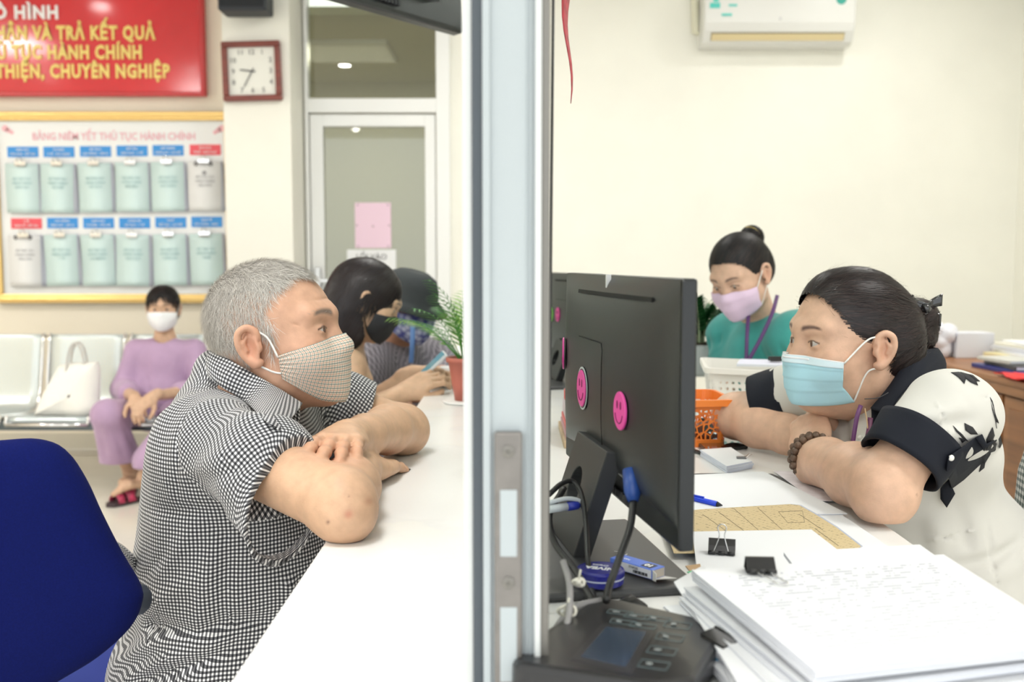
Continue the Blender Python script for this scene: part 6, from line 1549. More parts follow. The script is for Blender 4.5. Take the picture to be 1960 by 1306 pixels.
for pts, a, w in (([(1850, 770), (1800, 790), (1740, 800)], .004, .014), ([(1870, 800), (1800, 815), (1740, 825)], -.003, .009), ([(1880, 830), (1810, 832), (1760, 842)], .004, .012), ([(1890, 1000), (1900, 1070), (1905, 1130)], -.003, .005),
                  ([(1820, 1085), (1900, 1070), (1960, 1030)], -.005, .010), ([(1840, 1130), (1900, 1105), (1960, 1080)], .005, .012), ([(1640, 800), (1650, 860), (1640, 900)], .006, .012), ([(1670, 800), (1680, 850), (1675, 880)], -.004, .008), ([(1690, 790), (1720, 830), (1720, 850)], .004, .010),
                  ([(1780, 980), (1800, 1030), (1790, 1080)], .005, .016), ([(1830, 960), (1850, 1020), (1855, 1060)], -.004, .012), ([(1850, 715), (1890, 760), (1905, 820)], .003, .012), ([(1615, 790), (1622, 840), (1618, 880)], -.005, .010)):
    pcrease(ws, pts, a*1.8, w)
ws.wave(lambda X, Y, Z: .0026*np.sin(21*X-27*Z+9*Y)*np.sin(19*Z+15*X+5*Y)+.0008*np.sin(52*X+41*Z-20*Y)*np.sin(45*Y-29*Z), (.3, 1.2, .3), (1.1, 2.2, 1.1))
def hemcap(f, H, a, r):
    def cap(X, Y, Z): return np.where(((X-H[0])**2+(Y-H[1])**2+(Z-H[2])**2) < r**2, -((X-H[0])*a[0]+(Y-H[1])*a[1]+(Z-H[2])*a[2]), 9.)
    f._add('s', cap, H-r, H+r, .002)
hemcap(ws, HLw, aLw, .12); hemcap(ws, HRw, aRw, .12)
# neck opening
ws.cone(NW+np.array([-.03, 0, .03]), NW+np.array([-.090, -.005, -.050]), .050, .012, .004, op='s')
Vs, Fs = ws.mesh(.0035, lo=np.array([.3, 1.2, .36]), hi=np.array([1.1, 2.2, 1.15]))
np_mesh('blouse', Vs, Fs, M_blouse, wom)
# black cuffs: tubes round the upper arms
def cuff(S, H, E, r0, r1, L_, name, tiltv):
    a = unit(E-S); e1 = unit(np.cross(a, (0, 0, 1.))); e2 = np.cross(a, e1); P = []
    tiltv = np.array(tiltv)
    for t in np.linspace(0, 1, 9):
        row = []
        for k in range(48):
            an = 2*PI*k/48; dirr = e1*math.cos(an)+e2*math.sin(an); rr = r0+(r1-r0)*t+.0012*math.sin(an*5+t*4)
            row.append(H+a*(t*L_-.012)+dirr*rr + a*float(dirr @ tiltv)*t)
        P.append(row)
    P = np.array(P); inner = P[-1]-(P[-1]-P[-1].mean(0))*.05; P = np.concatenate([P, inner[None], (P[4]-(P[4]-P[4].mean(0))*.06)[None]])
    return MB().grid(P, closed=True).build(name, M_navy, wom, world=True, smooth=True, solid=.0016, label='black cuff')
cfL = cuff(SLw, HLw, ELw, .0640, .0615, .058, 'cuff', (.0, 0, .0)); cfR = cuff(SRw, HRw, ERw, .070, .067, .06, 'cuff', (0, 0, 0))
# bow tie strap hanging at the near cuff with a pale button
def hitw(px, py): return hit(wall_f, px, py, 1.0)
wall_f = Field(); wall_f.pr = list(ws.pr[:NTw+3]); wall_f.cone(HLw, HLw+aLw*.05, .064, .062, .01)
def patch_px(px_poly, lift, name, m, parent, solid=.0015, label=None, f=None, y0=1.0, curve=True):
    P = [hit(f or wall_f, x, y, y0) for x, y in px_poly]; P = [p for p in P if np.linalg.norm(p) < 2.6]
    if len(P) < 3: return None
    c = sum(P)/len(P); cc = hit(f or wall_f, float(np.mean([p[0] for p in px_poly])), float(np.mean([p[1] for p in px_poly])), y0)
    v = unit(np.array([0, 0, CAMZ])-c); P = [p+v*lift for p in P]; n = len(P); cc = cc+v*lift*1.2
    mid = [(p+cc)/2+v*.001 for p in P]
    return MB().add(P+mid+[cc], [(k, (k+1) % n, n+(k+1) % n, n+k) for k in range(n)]+[(n+k, n+(k+1) % n, 2*n) for k in range(n)]).build(name, m, parent, world=True, smooth=True, solid=solid, label=label)
patch_px([(1835, 862), (1868, 838), (1885, 855), (1880, 885), (1845, 918), (1822, 935), (1812, 900), (1816, 875)], .008, 'cuff_tab', M_navy, wom, label='black tab tied over the cuff')
patch_px([(1868, 838), (1880, 832), (1888, 850), (1900, 845), (1895, 870), (1884, 888), (1872, 880)], .011, 'tab_knot', M_navy, wom)
patch_px([(1800, 935), (1816, 918), (1828, 945), (1812, 972), (1800, 955)], .006, 'tab_end', M_navy, wom)
p = hitw(1821, 877); MB().sphere(p+unit(np.array([0, 0, CAMZ])-p)*.010, .0045, 12, sc=(1, .5, 1)).build('button', mat('button_pearl', (.75, .74, .70), .2, coat=.5), wom, world=True, smooth=True)
# printed black leaves on the shoulder
M_print_b = mat('print_black', (.010, .010, .013), .7)
leaf = [[(1838, 712), (1852, 716), (1868, 728), (1872, 738), (1858, 732), (1845, 722)], [(1852, 716), (1862, 718), (1876, 730), (1870, 730)], [(1820, 713), (1836, 712), (1850, 722), (1846, 735), (1834, 722)],
        [(1824, 815), (1842, 832), (1854, 846), (1843, 840), (1830, 826)], [(1846, 810), (1862, 818), (1872, 832), (1858, 832), (1848, 824)], [(1900, 818), (1904, 834), (1898, 848), (1890, 862), (1888, 842), (1894, 830)], [(1886, 862), (1902, 842), (1908, 850), (1904, 864), (1892, 868), (1882, 882)],
        [(1896, 846), (1908, 842), (1906, 862), (1898, 862)], [(1835, 838), (1850, 842), (1842, 848)], [(1895, 760), (1900, 768), (1912, 810), (1918, 850), (1914, 858), (1908, 820), (1900, 785)], [(1880, 880), (1888, 872), (1884, 896), (1874, 904)]]
for q in leaf: patch_px(q, .0016, 'leaf_print', M_print_b, wom, solid=.0006, f=ws)
# collar: black, open at the front
collar_mesh(wom, None, [((1790, 668, 1.75), (1808, 714, 1.75)), ((1756, 676, 1.70), (1775, 719, 1.67)), ((1722, 712, 1.675), (1740, 742, 1.65)), ((1698, 746, 1.665), (1716, 770, 1.64)), ((1668, 782, 1.66), (1706, 792, 1.635))], 1.75, M_navy, label='black collar')
# lanyard
M_lan = mat('lanyard_purple', (.11, .03, .12), .5)
def ribbon(parent, pts, w, m, name, lift=.004, f=None, nrm=None):
    P = spline([np.array(p) for p in pts], 24); v = np.array([0, 0, CAMZ])-P.mean(0); v[2] = 0; v = unit(v); rows = []
    for i in range(len(P)):
        t = unit(P[min(i+1, len(P)-1)]-P[max(i-1, 0)]); s_ = unit(np.cross(t, v)); rows.append([P[i]-s_*w/2, P[i]+s_*w/2])
    return MB().grid(rows).build(name, m, parent, world=True, smooth=True, solid=.001)
ribbon(wom, [at(1648, 776, 1.615), at(1640, 800, 1.60), at(1632, 850, 1.59), at(1628, 882, 1.60)], .007, M_lan, 'lanyard')
ribbon(wom, [at(1666, 800, 1.62), at(1662, 830, 1.60), at(1652, 865, 1.585), at(1642, 885, 1.59)], .008, mat('lanyard_wine', (.10, .015, .06), .5), 'lanyard')
MB().tube(spline([at(1655, 782, 1.62), at(1660, 810, 1.61), at(1661, 840, 1.60)], 12), .0011, 6).build('necklace', mat('gold_chain', (.7, .5, .3), .3, metal=1), wom, world=True)
MB().tube(spline([at(1700, 752, 1.640), at(1680, 762, 1.625), at(1655, 764, 1.615)], 12), .0008, 6).build('neck_cord', M_ink if 'M_ink' in globals() else M_navy, wom, world=True)
for (px, py) in ((1646, 838), (1655, 862)):
    p = hit(ws, px, py, 1.3); MB().sphere(p+unit(np.array([0, 0, CAMZ])-p)*.002, .0042, 10, sc=(1, .4, 1)).build('button', mat('button_pearl', (.75, .74, .70), .2, coat=.5), wom, world=True, smooth=True)
# bead bracelet: two rows of wooden beads
M_bead = mat('bead_wood', (.13, .075, .045), .5, noise=(70, .4)); br = empty('bead_bracelet', tuple(WLw), label='bracelet of two rows of dark wooden beads on the woman\'s wrist', cat='bracelet')
dW = unit(WLw-ELw); e1 = unit(np.cross(dW, (0, 0, 1.))); e2 = np.cross(dW, e1)
for r in range(2):
    for k in range(20):
        an = 2*PI*(k+.5*r)/20; c = WLw+dW*(-.018+.0125*r)+(e1*math.cos(an)*(.038)+e2*math.sin(an)*.036)
        MB().sphere(c, .0068, 10, sc=(1, 1, 1)).build('bead', M_bead, br, world=True, smooth=True)
# trousers
wt = Field(); wt.ell((.77, 1.74, .50), (.15, .18, .10), .05)
for s in (-1, 1): wt.chain([(.74, 1.74+s*.09, .51), (.35, 1.74+s*.10, .50), (.40, 1.74+s*.10, .12)], [.10, .078, .065], .05)
Vt, Ft = wt.mesh(.008); np_mesh('trousers', Vt, Ft, mat('trousers_dark', (.05, .05, .06), .8), wom)
# ================================================================ the four people further back
def simple_body(f, J, fem=.9, k=.02):
    """J: joints dict; bare body as one field"""
    f.cone(J['neck'], J['head'], .050*fem, .046*fem, .03); f.cone(J['chest'], J['neck'], .10*fem, .055*fem, .05)
    f.cone(J['sr'], J['sl'], .055*fem, .055*fem, .05); f.cone(J['chest'], J['hip'], .13*fem, .13*fem, .06)
    for s in 'rl':
        f.cone(J['s'+s], J['e'+s], .050*fem, .038*fem, k); f.cone(J['e'+s], J['w'+s], .040*fem, .025*fem, k)
        if 'k'+s in J: f.cone(J['h'+s], J['k'+s], .080*fem, .056*fem, .04); f.cone(J['k'+s], J['a'+s], .055*fem, .036*fem, .02)
def A(*p): return at(*p)
def person_hair(parent, f, fr, reg, m1, m2, dirfn, n=2600, step=.010, nseg=7, w=.003, lift=.002, jit=.1, h=.004, base=None, lo=(-.12, -.19, -.16), hi=(.12, .14, .16)):
    V, Q_ = f.mesh(h); k = reg(fr.inv(V[Q_].mean(1))); Fk = Q_[k]; u = np.unique(Fk); mp = -np.ones(len(V), int); mp[u] = np.arange(len(u))
    o = np_mesh('hair', V[u], mp[Fk], base or m1, parent)
    for m_, nn in ((m1, n), (m2, n//2)):
        rts = surf_roots(f, fr, nn, reg, lo=lo, hi=hi); strands(parent, f, fr, rts, dirfn, nseg, step, lift, w, m_, jit=jit, lift0=.0006)
    return o
M_hblack = mat('hair_black', (.008, .007, .008), .5, spec=.3); M_hblk2 = mat('hair_black_brown', (.022, .015, .014), .5, spec=.3)
# ---------------- colleague in teal
tw = empty('person', (.80, 3.05, 0), label='woman in a teal puff-sleeved blouse and pink mask looking down', cat='person')
SK = (.66, .43, .31)
RT = axes(dirf(math.radians(180+46), math.radians(-24)), (-.25, -.1, 1)); TF = place(RT, .98, (-.084, -.012, -.006), at(1468, 525, 2.92))
hf = Field(); head_field(hf, TF, male=False, squint=.12); TN = at(1462, 640, 3.06)
hf.cone(TF.p((0, -.03, -.07)), TN, .048, .054, .03); hf.cone(TN, TN+np.array([0, 0, -.08]), .06, .09, .04)
V1, F1 = hf.mesh(.0035); C1 = skin_tint(V1, TF, SK, brow=(.08, .05, .045), redness=.7)
sl_, sr_ = A(1518, 628, 2.92), A(1404, 628, 3.18); el_, er_ = A(1560, 780, 2.75), A(1392, 730, 3.05)
bf = Field(); bf.cone(sl_, el_, .045, .040, .03); bf.cone(sr_, er_, .045, .038, .03); bf.cone(er_, A(1370, 770, 2.85), .038, .028, .03); bf.cone(el_, A(1500, 790, 2.60), .04, .028, .03)
hf2 = Fr(A(1370, 770, 2.85), axes(unit((-.3, -.8, -.3)), (0, 0, 1)), .9); hand_field(bf, hf2, side=1)
hf2 = Fr(A(1500, 790, 2.60), axes(unit((-.8, -.3, -.3)), (0, 0, 1)), .9); hand_field(bf, hf2, side=-1)
bf.ell(TN+np.array([.03, .02, -.25]), (.10, .12, .16), .05); bf.chain([TN+np.array([.06, 0, -.52]), TN+np.array([-.35, 0, -.55]), TN+np.array([-.3, 0, -.95])], [.09, .06, .04], .05)
V2, F2 = bf.mesh(.006); Vm, Fm, Cm = merge([(V1, F1, C1), (V2, F2, np.tile(SK, (len(V2), 1)))]); np_mesh('body', Vm, Fm, skin_mat('skin_teal'), tw, colors=Cm)
eyes_mesh(tw, TF, look=(0, 1, -.5))
th = Field(); th.ell((0, -.014, .036), (.082, .106, .094), .02, fr=TF); th.ell((0, -.06, .0), (.074, .062, .072), .03, fr=TF)
tb_ = np.array([-.01, -.105, .085]); th.ell(tuple(tb_), (.036, .030, .036), .010, fr=TF)
treg = lambda L_: (L_[:, 1] < np.interp(L_[:, 2], [-.09, -.03, -.012, .006, .02, .05, .075, .09, .14], [-.05, -.035, .0, .018, .034, .052, .072, .12, .12])) & ~((L_[:, 1] > -.036) & (L_[:, 2] < .012) & (np.abs(L_[:, 0]) > .045)) & (L_[:, 2] > -.07)
person_hair(tw, th, TF, treg, M_hblack, M_hblk2, lambda L_: (tb_-L_)/(np.linalg.norm(tb_-L_, axis=1, keepdims=True)+1e-6), n=2200)
MB().tube([TF.p(tuple(tb_+np.array([.034*math.cos(a), .006, .034*math.sin(a)]))) for a in np.linspace(0, PI, 12)], .003, 6).build('hair_tie', mat('tie_gold', (.5, .38, .12), .4, metal=.5), tw, world=True, smooth=True)
M_mp = mat('mask_lilac', (.78, .60, .78), .75)
mkt, G = mask_patch(tw, hf, TF, 'face_mask', M_mp, top=lambda s: -.010-.010*np.abs(s)**2, bot=lambda s: -.108+.018*np.abs(s)**2, smax=math.radians(60), bulge=(((0, .078, -.055), (.036, .030, .045)),), pleats=3, nu=31, nv=21, flare=.1)
for i in (0, -1):
    s_ = -1 if i == 0 else 1
    for j, e in ((1, (s_*.084, -.004, .020)), (-2, (s_*.082, -.008, -.030))): strap(mkt, TF, [tuple(TF.inv(G[j, i][None])[0]), e], .0016, mat('elastic_white', (.8, .79, .75), .7))
M_tealb = mat('blouse_teal', (.045, .34, .31), .75, noise=(20, .12), sheen=.2)
tf = Field(); c = (sl_+sr_)/2+np.array([.02, .02, -.12])
tf.ell(c, (.13, .17, .16), .06, R=rotm(0, 0, -.6)); tf.ell(c+np.array([.04, 0, -.22]), (.16, .18, .20), .06); tf.cone(sl_+np.array([0, 0, -.02]), sr_+np.array([0, 0, -.02]), .062, .058, .05); tf.cone(c+np.array([0, 0, .05]), TN+np.array([0, 0, -.03]), .09, .058, .04)
tf.ell(c+np.array([.06, 0, -.38]), (.20, .20, .14), .06)
for S_, E_, r_ in ((sl_, el_, .084), (sr_, er_, .074)):
    tf.ell(S_+(E_-S_)*.22+np.array([0, 0, .012]), (r_*1.08, r_*1.08, r_*1.05), .03); tf.cone(S_+(E_-S_)*.2, S_+(E_-S_)*.62, r_*.98, r_*.85, .03); tf.cone(S_+(E_-S_)*.62, S_+(E_-S_)*.70, r_*.85, r_*.6, .015)
    a = unit(E_-S_); e1 = unit(np.cross(a, (0, 0, 1.))); e2 = np.cross(a, e1)
    for k in range(9):
        an = 2*PI*k/9; tf.crease([S_+a*.03+r_*(e1*math.cos(an)+e2*math.sin(an)), S_+(E_-S_)*.6+r_*.9*(e1*math.cos(an+.3)+e2*math.sin(an+.3))], -.007, .010)
tf.wave(lambda X, Y, Z: .0028*np.sin(31*X-37*Z+19*Y)*np.sin(29*Z+25*X+15*Y), c-.5, c+.5)
tfwd = unit(np.array([RT[0, 1], RT[1, 1], 0])); tf.cone(TN+tfwd*.02+np.array([0, 0, .02]), TN+tfwd*.085+np.array([0, 0, -.045]), .048, .022, .006, op='s')
V_, F_ = tf.mesh(.006); np_mesh('blouse', V_, F_, M_tealb, tw)
pend = TN+tfwd*.115+np.array([0, 0, -.11])
MB().tube(spline([TN+tfwd*.05+np.array([-.03, .03, .0]), TN+tfwd*.085+np.array([-.01, .0, -.05]), pend], 10), .0012, 5).tube(spline([TN+tfwd*.05+np.array([.04, -.02, .0]), TN+tfwd*.085+np.array([.01, .0, -.05]), pend], 10), .0012, 5).sphere(pend, .008, 10).build('necklace', mat('silver', (.75, .73, .68), .25, metal=.8), tw, world=True, smooth=True)
M_lan2 = mat('lanyard_violet', (.09, .03, .14), .5)
for pts in ([(1488, 565, 2.93), (1478, 600, 2.86), (1455, 650, 2.83), (1428, 698, 2.82)], [(1433, 600, 2.93), (1430, 640, 2.86), (1428, 698, 2.83)]):
    ribbon(tw, [at(*p) for p in pts], .011, M_lan2, 'lanyard')
# ---------------- lady in purple on the bench
pu = empty('person', (-1.86, 5.15, 0), label='short-haired lady in loose purple clothes sitting on the steel bench', cat='person')
SKp = (.62, .40, .27)
RP = axes(dirf(math.radians(-78), math.radians(-2)), (0, 0, 1)); PF = place(RP, .98, (0, .0, .0), at(312, 592, 5.28))
pf = Field(); head_field(pf, PF, male=False, aged=True, squint=.6); PN = at(316, 655, 5.31)
pf.cone(PF.p((0, -.03, -.07)), PN, .045, .05, .03); pf.cone(PN, PN+np.array([0, .0, -.09]), .055, .08, .04)
V1, F1 = pf.mesh(.005); C1 = skin_tint(V1, PF, SKp, brow=(.08, .05, .045), redness=.7)
sR, sL = A(262, 672, 5.28), A(372, 672, 5.30); eR, eL = A(236, 745, 5.22), A(388, 745, 5.22); wR, wL = A(258, 762, 4.86), A(296, 758, 4.86)
hR, hL = A(285, 790, 5.28), A(335, 790, 5.28); kR, kL = A(206, 795, 4.82), A(338, 812, 4.82); aR2, aL2 = A(250, 905, 5.02), A(278, 912, 4.86)
bf = Field(); bf.ell((PN+(hR+hL)/2)/2, (.13, .10, .20), .05)
for S_, E_, W_ in ((sR, eR, wR), (sL, eL, wL)): bf.cone(S_, E_, .04, .036, .02); bf.cone(E_, W_, .036, .025, .02)
for H_, K_, A_ in ((hR, kR, aR2), (hL, kL, aL2)): bf.cone(H_, K_, .07, .05, .04); bf.cone(K_, A_, .046, .034, .02)
fr1 = Fr(wR, axes(unit((.35, -.55, -.35)), unit((.2, -.6, .7))), .92); hand_field(bf, fr1, side=1, curl=(.5, .5, .5, .5))
fr2 = Fr(wL+np.array([0, -.01, 0]), axes(unit((-.45, -.5, -.4)), unit((.1, -.8, .6))), .92); hand_field(bf, fr2, side=-1, curl=(.5, .5, .5, .5))
for A_, tip in ((aR2, np.array([.02, -.16, -.045])), (aL2, np.array([-.10, -.13, -.045]))):
    bf.cone(A_, A_+np.array([0, .01, -.05]), .034, .032, .02); bf.chain([A_+np.array([0, 0, -.035]), A_+tip*.6+np.array([0, 0, .0]), A_+tip+np.array([0, 0, -.012])], [.034, .030, .020], .02, flat=((0, 0, 1), .7))
V2, F2 = bf.mesh(.006); V2[:, 2] = np.maximum(V2[:, 2], .018); Vm, Fm, Cm = merge([(V1, F1, C1), (V2, F2, np.tile(SKp, (len(V2), 1)))]); np_mesh('body', Vm, Fm, skin_mat('skin_purple'), pu, colors=Cm)
eyes_mesh(pu, PF, look=(0, 1, 0))
ph_ = Field(); ph_.ell((0, -.014, .034), (.087, .110, .098), .02, fr=PF); ph_.ell((0, -.05, -.02), (.082, .066, .07), .03, fr=PF)
preg = lambda L_: (L_[:, 1] < np.interp(L_[:, 2], [-.09, -.045, -.02, .02, .045, .062, .085, .10, .14], [-.04, -.02, .015, .028, .045, .070, .12, .12, .12])) & (L_[:, 2] > -.065)
person_hair(pu, ph_, PF, preg, M_hblack, M_hblk2, lambda L_: np.stack([np.sign(L_[:, 0])*.6, .4*(L_[:, 1] > 0), -np.ones(len(L_))], 1), n=1400, w=.004, lift=.004, h=.006, nseg=5)
mkp, G = mask_patch(pu, pf, PF, 'face_mask', mat('mask_cloth_white', (.84, .85, .87), .8), top=lambda s: -.008-.012*np.abs(s)**2, bot=lambda s: -.112+.03*np.abs(s)**2, smax=math.radians(72), bulge=(((0, .082, -.055), (.036, .030, .045)),), nu=25, nv=17)
for i in (0, -1):
    s_ = -1 if i == 0 else 1
    for j, e in ((1, (s_*.086, -.004, .020)), (-2, (s_*.084, -.008, -.030))): strap(mkp, PF, [tuple(PF.inv(G[j, i][None])[0]), e], .002, mat('elastic_white', (.8, .79, .75), .7))
M_purp = mat('cloth_purple', (.46, .31, .47), .85, noise=(12, .08), sheen=.2)
cf_ = Field(); mid = (PN+(hR+hL)/2)/2
cf_.ell(mid+np.array([0, 0, .05]), (.155, .115, .16), .05); cf_.ell(mid+np.array([0, -.03, -.10]), (.165, .135, .14), .05); cf_.cone(sR, sL, .058, .058, .05); cf_.cone(mid+np.array([0, 0, .1]), PN+np.array([0, 0, -.04]), .09, .06, .04)
for S_, E_, W_ in ((sR, eR, wR), (sL, eL, wL)): cf_.cone(S_, E_, .058, .060, .03); cf_.cone(E_, E_+(W_-E_)*.45, .060, .055, .03)
for a, b_, am in (((280, 735), (330, 745), .008), ((270, 700), (290, 760), -.006), ((360, 690), (345, 740), -.006), ((300, 760), (350, 755), -.008), ((290, 670), (295, 720), .005), ((335, 680), (330, 720), .005), ((240, 735), (262, 745), -.006), ((365, 745), (392, 735), -.006)):
    P1 = hit(cf_, *a, 4.6); P2_ = hit(cf_, *b_, 4.6); cf_.crease([P1, (P1+P2_)/2+np.array([0, 0, .004]), P2_], am, .014)
pfw = unit((.15, -1, 0)); cf_.cone(PN+pfw*.02+np.array([0, 0, .03]), PN+pfw*.08+np.array([0, 0, -.10]), .055, .012, .006, op='s')
V_, F_ = cf_.mesh(.0065); np_mesh('tunic', V_, F_, M_purp, pu)
tr = Field()
for H_, K_, A_, o_ in ((hR, kR, aR2, -.02), (hL, kL, aL2, .0)):
    tr.cone(H_, K_, .085, .074, .05); B_ = K_+(A_-K_)*.72+np.array([o_, -.01, 0]); tr.cone(K_, B_, .076, .100, .03)
    for k in range(7): an = 2*PI*k/7; tr.crease([K_+.08*np.array([math.cos(an), math.sin(an), -.6]), B_+.1*np.array([math.cos(an), math.sin(an), 0])], -.009, .016)
    nn = np.array([0, 0, -1.]); cz = B_[2]-.02
    def cap(X, Y, Z, B_=B_, cz=cz): return np.where(((X-B_[0])**2+(Y-B_[1])**2+(Z-cz)**2) < .14**2, Z-cz, 9.)
    tr._add('s', cap, B_-.15, B_+.15, .003)
    tr.cone(K_+(B_-K_)*.7, B_+(B_-K_)*.4, .06, .085, .004, op='s')
tr.ell((hR+hL)/2, (.17, .13, .10), .05)
V_, F_ = tr.mesh(.0065); np_mesh('loose_trousers', V_, F_, M_purp, pu)
M_sol = mat('sandal_sole', (.05, .03, .035), .6); M_sred = mat('sandal_band', (.45, .03, .09), .5, noise=(40, .6))
for k, (A_, tip, nm) in enumerate(((aR2, np.array([.02, -.16, 0]), 'dark red sandal on the lady\'s tucked-back foot'), (aL2, np.array([-.10, -.13, 0]), 'dark red sandal on the lady\'s forward foot'))):
    d = unit(tip); sd = np.array([-d[1], d[0], 0]); c0 = np.array([A_[0], A_[1], 0])-d*.045; L_ = .25
    sdl = empty('sandal', (float(c0[0]+d[0]*.1), float(c0[1]+d[1]*.1), 0), label=nm, cat='sandal')
    MB().prism([tuple((c0+d*L_*t+sd*w)[:2]) for t, w in ((0, -.025), (-.03, 0), (0, .025), (.4, .028), (.75, .042), (.95, .034), (1.03, 0), (.95, -.034), (.75, -.042), (.4, -.028))], .001, .018).build('sole', M_sol, sdl, world=True, bevel=.003)
    for t0, t1 in ((.50, .66), (.72, .86)):
        P = [[c0+d*L_*t+sd*.044*math.cos(a)+np.array([0, 0, .016+(.050-.03*(t-.5))*math.sin(a)]) for a in np.linspace(0, PI, 13)] for t in (t0, (t0+t1)/2, t1)]
        MB().grid(P).build('band', M_sred, sdl, world=True, smooth=True, solid=.003)
# ---------------- girl with the phone
gi = empty('person', (-.55, 3.0, 0), label='dark-haired girl in a black sleeveless top and black mask reading her phone', cat='person')
SKg = (.66, .44, .29)
RG = axes(dirf(math.radians(12), math.radians(-26)), (.2, 0, 1)); GF = place(RG, .95, (.084, -.012, -.006), at(697, 578, 2.82))
gf = Field(); head_field(gf, GF, male=False, squint=.4); GN = at(655, 668, 2.93)
gf.cone(GF.p((0, -.03, -.07)), GN, .045, .05, .03)
sR, sL = A(668, 700, 2.80), A(640, 690, 3.10); eR = A(680, 795, 2.72); wR = A(772, 752, 2.80); eL = A(690, 785, 3.0); wL = A(790, 715, 2.98)
gf.cone(GN, GN+np.array([.0, 0, -.09]), .055, .09, .04); gf.cone(sR, sL, .045, .045, .04)
for S_, E_, W_ in ((sR, eR, wR), (sL, eL, wL)): gf.cone(S_, E_, .043, .036, .02); gf.cone(E_, W_, .037, .024, .02)
gf.ell(GN+np.array([-.03, .02, -.28]), (.09, .12, .20), .05)
f1 = Fr(wR, axes(unit((.75, .15, .40)), unit((-.3, -.75, .4))), .9); hand_field(gf, f1, side=1, curl=(.55, .55, .6, .6), thumb=(.2, .4))
f2 = Fr(wL, axes(unit((.9, -.1, .12)), unit((-.1, .4, .8))), .9); hand_field(gf, f2, side=-1, curl=(.6, .6, .65, .65), thumb=(.2, .4))
gf.chain([GN+np.array([-.05, .02, -.48]), GN+np.array([.30, .02, -.50]), GN+np.array([.28, .02, -.86])], [.09, .06, .04], .05)
V1, F1 = gf.mesh(.0042); C1 = skin_tint(V1, GF, SKg, brow=(.08, .05, .045), redness=.6); np_mesh('body', V1, F1, skin_mat('skin_girl'), gi, colors=C1)
eyes_mesh(gi, GF, look=(0, 1, -.5))
gh = Field(); gh.ell((0, -.014, .030), (.086, .108, .094), .02, fr=GF)
gh.ell((0, -.058, -.05), (.094, .072, .125), .04, fr=GF); gh.ell((.055, -.012, -.085), (.040, .058, .085), .03, fr=GF); gh.ell((-.055, -.012, -.085), (.040, .058, .085), .03, fr=GF)
greg = lambda L_: (L_[:, 1] < np.interp(L_[:, 2], [-.18, -.10, -.045, .0, .03, .06, .085, .10, .14], [.04, .036, .0, -.012, .030, .066, .12, .12, .12])) & (L_[:, 2] > -.19) & ~((L_[:, 1] > -.025) & (np.abs(L_[:, 2]+.01) < .03) & (np.abs(L_[:, 0]) > .05))
person_hair(gi, gh, GF, greg, mat('hair_soft_black', (.016, .011, .013), .42, spec=.45), M_hblk2, lambda L_: np.stack([np.sign(L_[:, 0])*.25*(L_[:, 2] > 0), -.05-.5*(L_[:, 2] > .06), -np.ones(len(L_))], 1), n=3600, w=.0035, lift=.003, nseg=8, step=.011, jit=.05, lo=(-.12, -.16, -.2), hi=(.12, .12, .15))
mkg, G = mask_patch(gi, gf, GF, 'face_mask', mat('mask_black', (.018, .020, .024), .7), top=lambda s: -.010-.014*np.abs(s)**2, bot=lambda s: -.110+.03*np.abs(s)**2, smax=math.radians(66), bulge=(((0, .080, -.055), (.032, .030, .045)),), nu=31, nv=21)
i = -1; strap(mkg, GF, [tuple(GF.inv(G[1, -1][None])[0]), (.083, .0, .02)], .0016, M_hblack); strap(mkg, GF, [tuple(GF.inv(G[-2, -1][None])[0]), (.083, -.006, -.028)], .0016, M_hblack)
tp = Field(); tp.ell(GN+np.array([-.03, .02, -.22]), (.105, .15, .16), .05); tp.ell(GN+np.array([-.03, .02, -.40]), (.12, .15, .14), .05); tp.cone(GN+np.array([.03, -.065, -.05]), GN+np.array([.01, -.075, -.15]), .036, .06, .03); tp.cone(GN+np.array([.03, .075, -.05]), GN+np.array([.01, .085, -.15]), .036, .06, .03)
tp.wave(lambda X, Y, Z: .002*np.sin(41*X-47*Z+19*Y)*np.sin(29*Z+35*X), GN-.6, GN+.5)
V_, F_ = tp.mesh(.005); np_mesh('sleeveless_top', V_, F_, mat('cloth_black', (.010, .010, .012), .8), gi)
ftr = Field(); ftr.chain([GN+np.array([-.05, .02, -.50]), GN+np.array([.30, .02, -.52]), GN+np.array([.28, .02, -.86])], [.12, .08, .06], .05); V_, F_ = ftr.mesh(.01); np_mesh('trousers', V_, F_, mat('jeans_dark', (.03, .04, .07), .8), gi)
# phone held in her hands
pa, pb2 = at(800, 726, 2.87), at(848, 680, 2.88)
phn = MB(); d = unit(pb2-pa); n_ = unit(np.cross(d, (0, 1., .25))); w_ = np.cross(n_, d); c = (pa+pb2)/2; Mx = Matrix(((d[0], w_[0], n_[0], c[0]), (d[1], w_[1], n_[1], c[1]), (d[2], w_[2], n_[2], c[2]), (0, 0, 0, 1)))
phn.box((-.060, -.036, -.004), (.060, .036, .004), M=Mx); po = phn.build('mobile_phone', mat('phone_case', (.70, .74, .76), .4), bevel=.002, label='mobile phone held up in both hands by the dark-haired girl', cat='phone')
MB().box((-.056, -.032, .0041), (.056, .032, .0048), M=Mx).build('phone_screen', mat('phone_screen_lit', (.10, .28, .33), .1, emit=((.3, .5, .55), .15)), po, world=True)
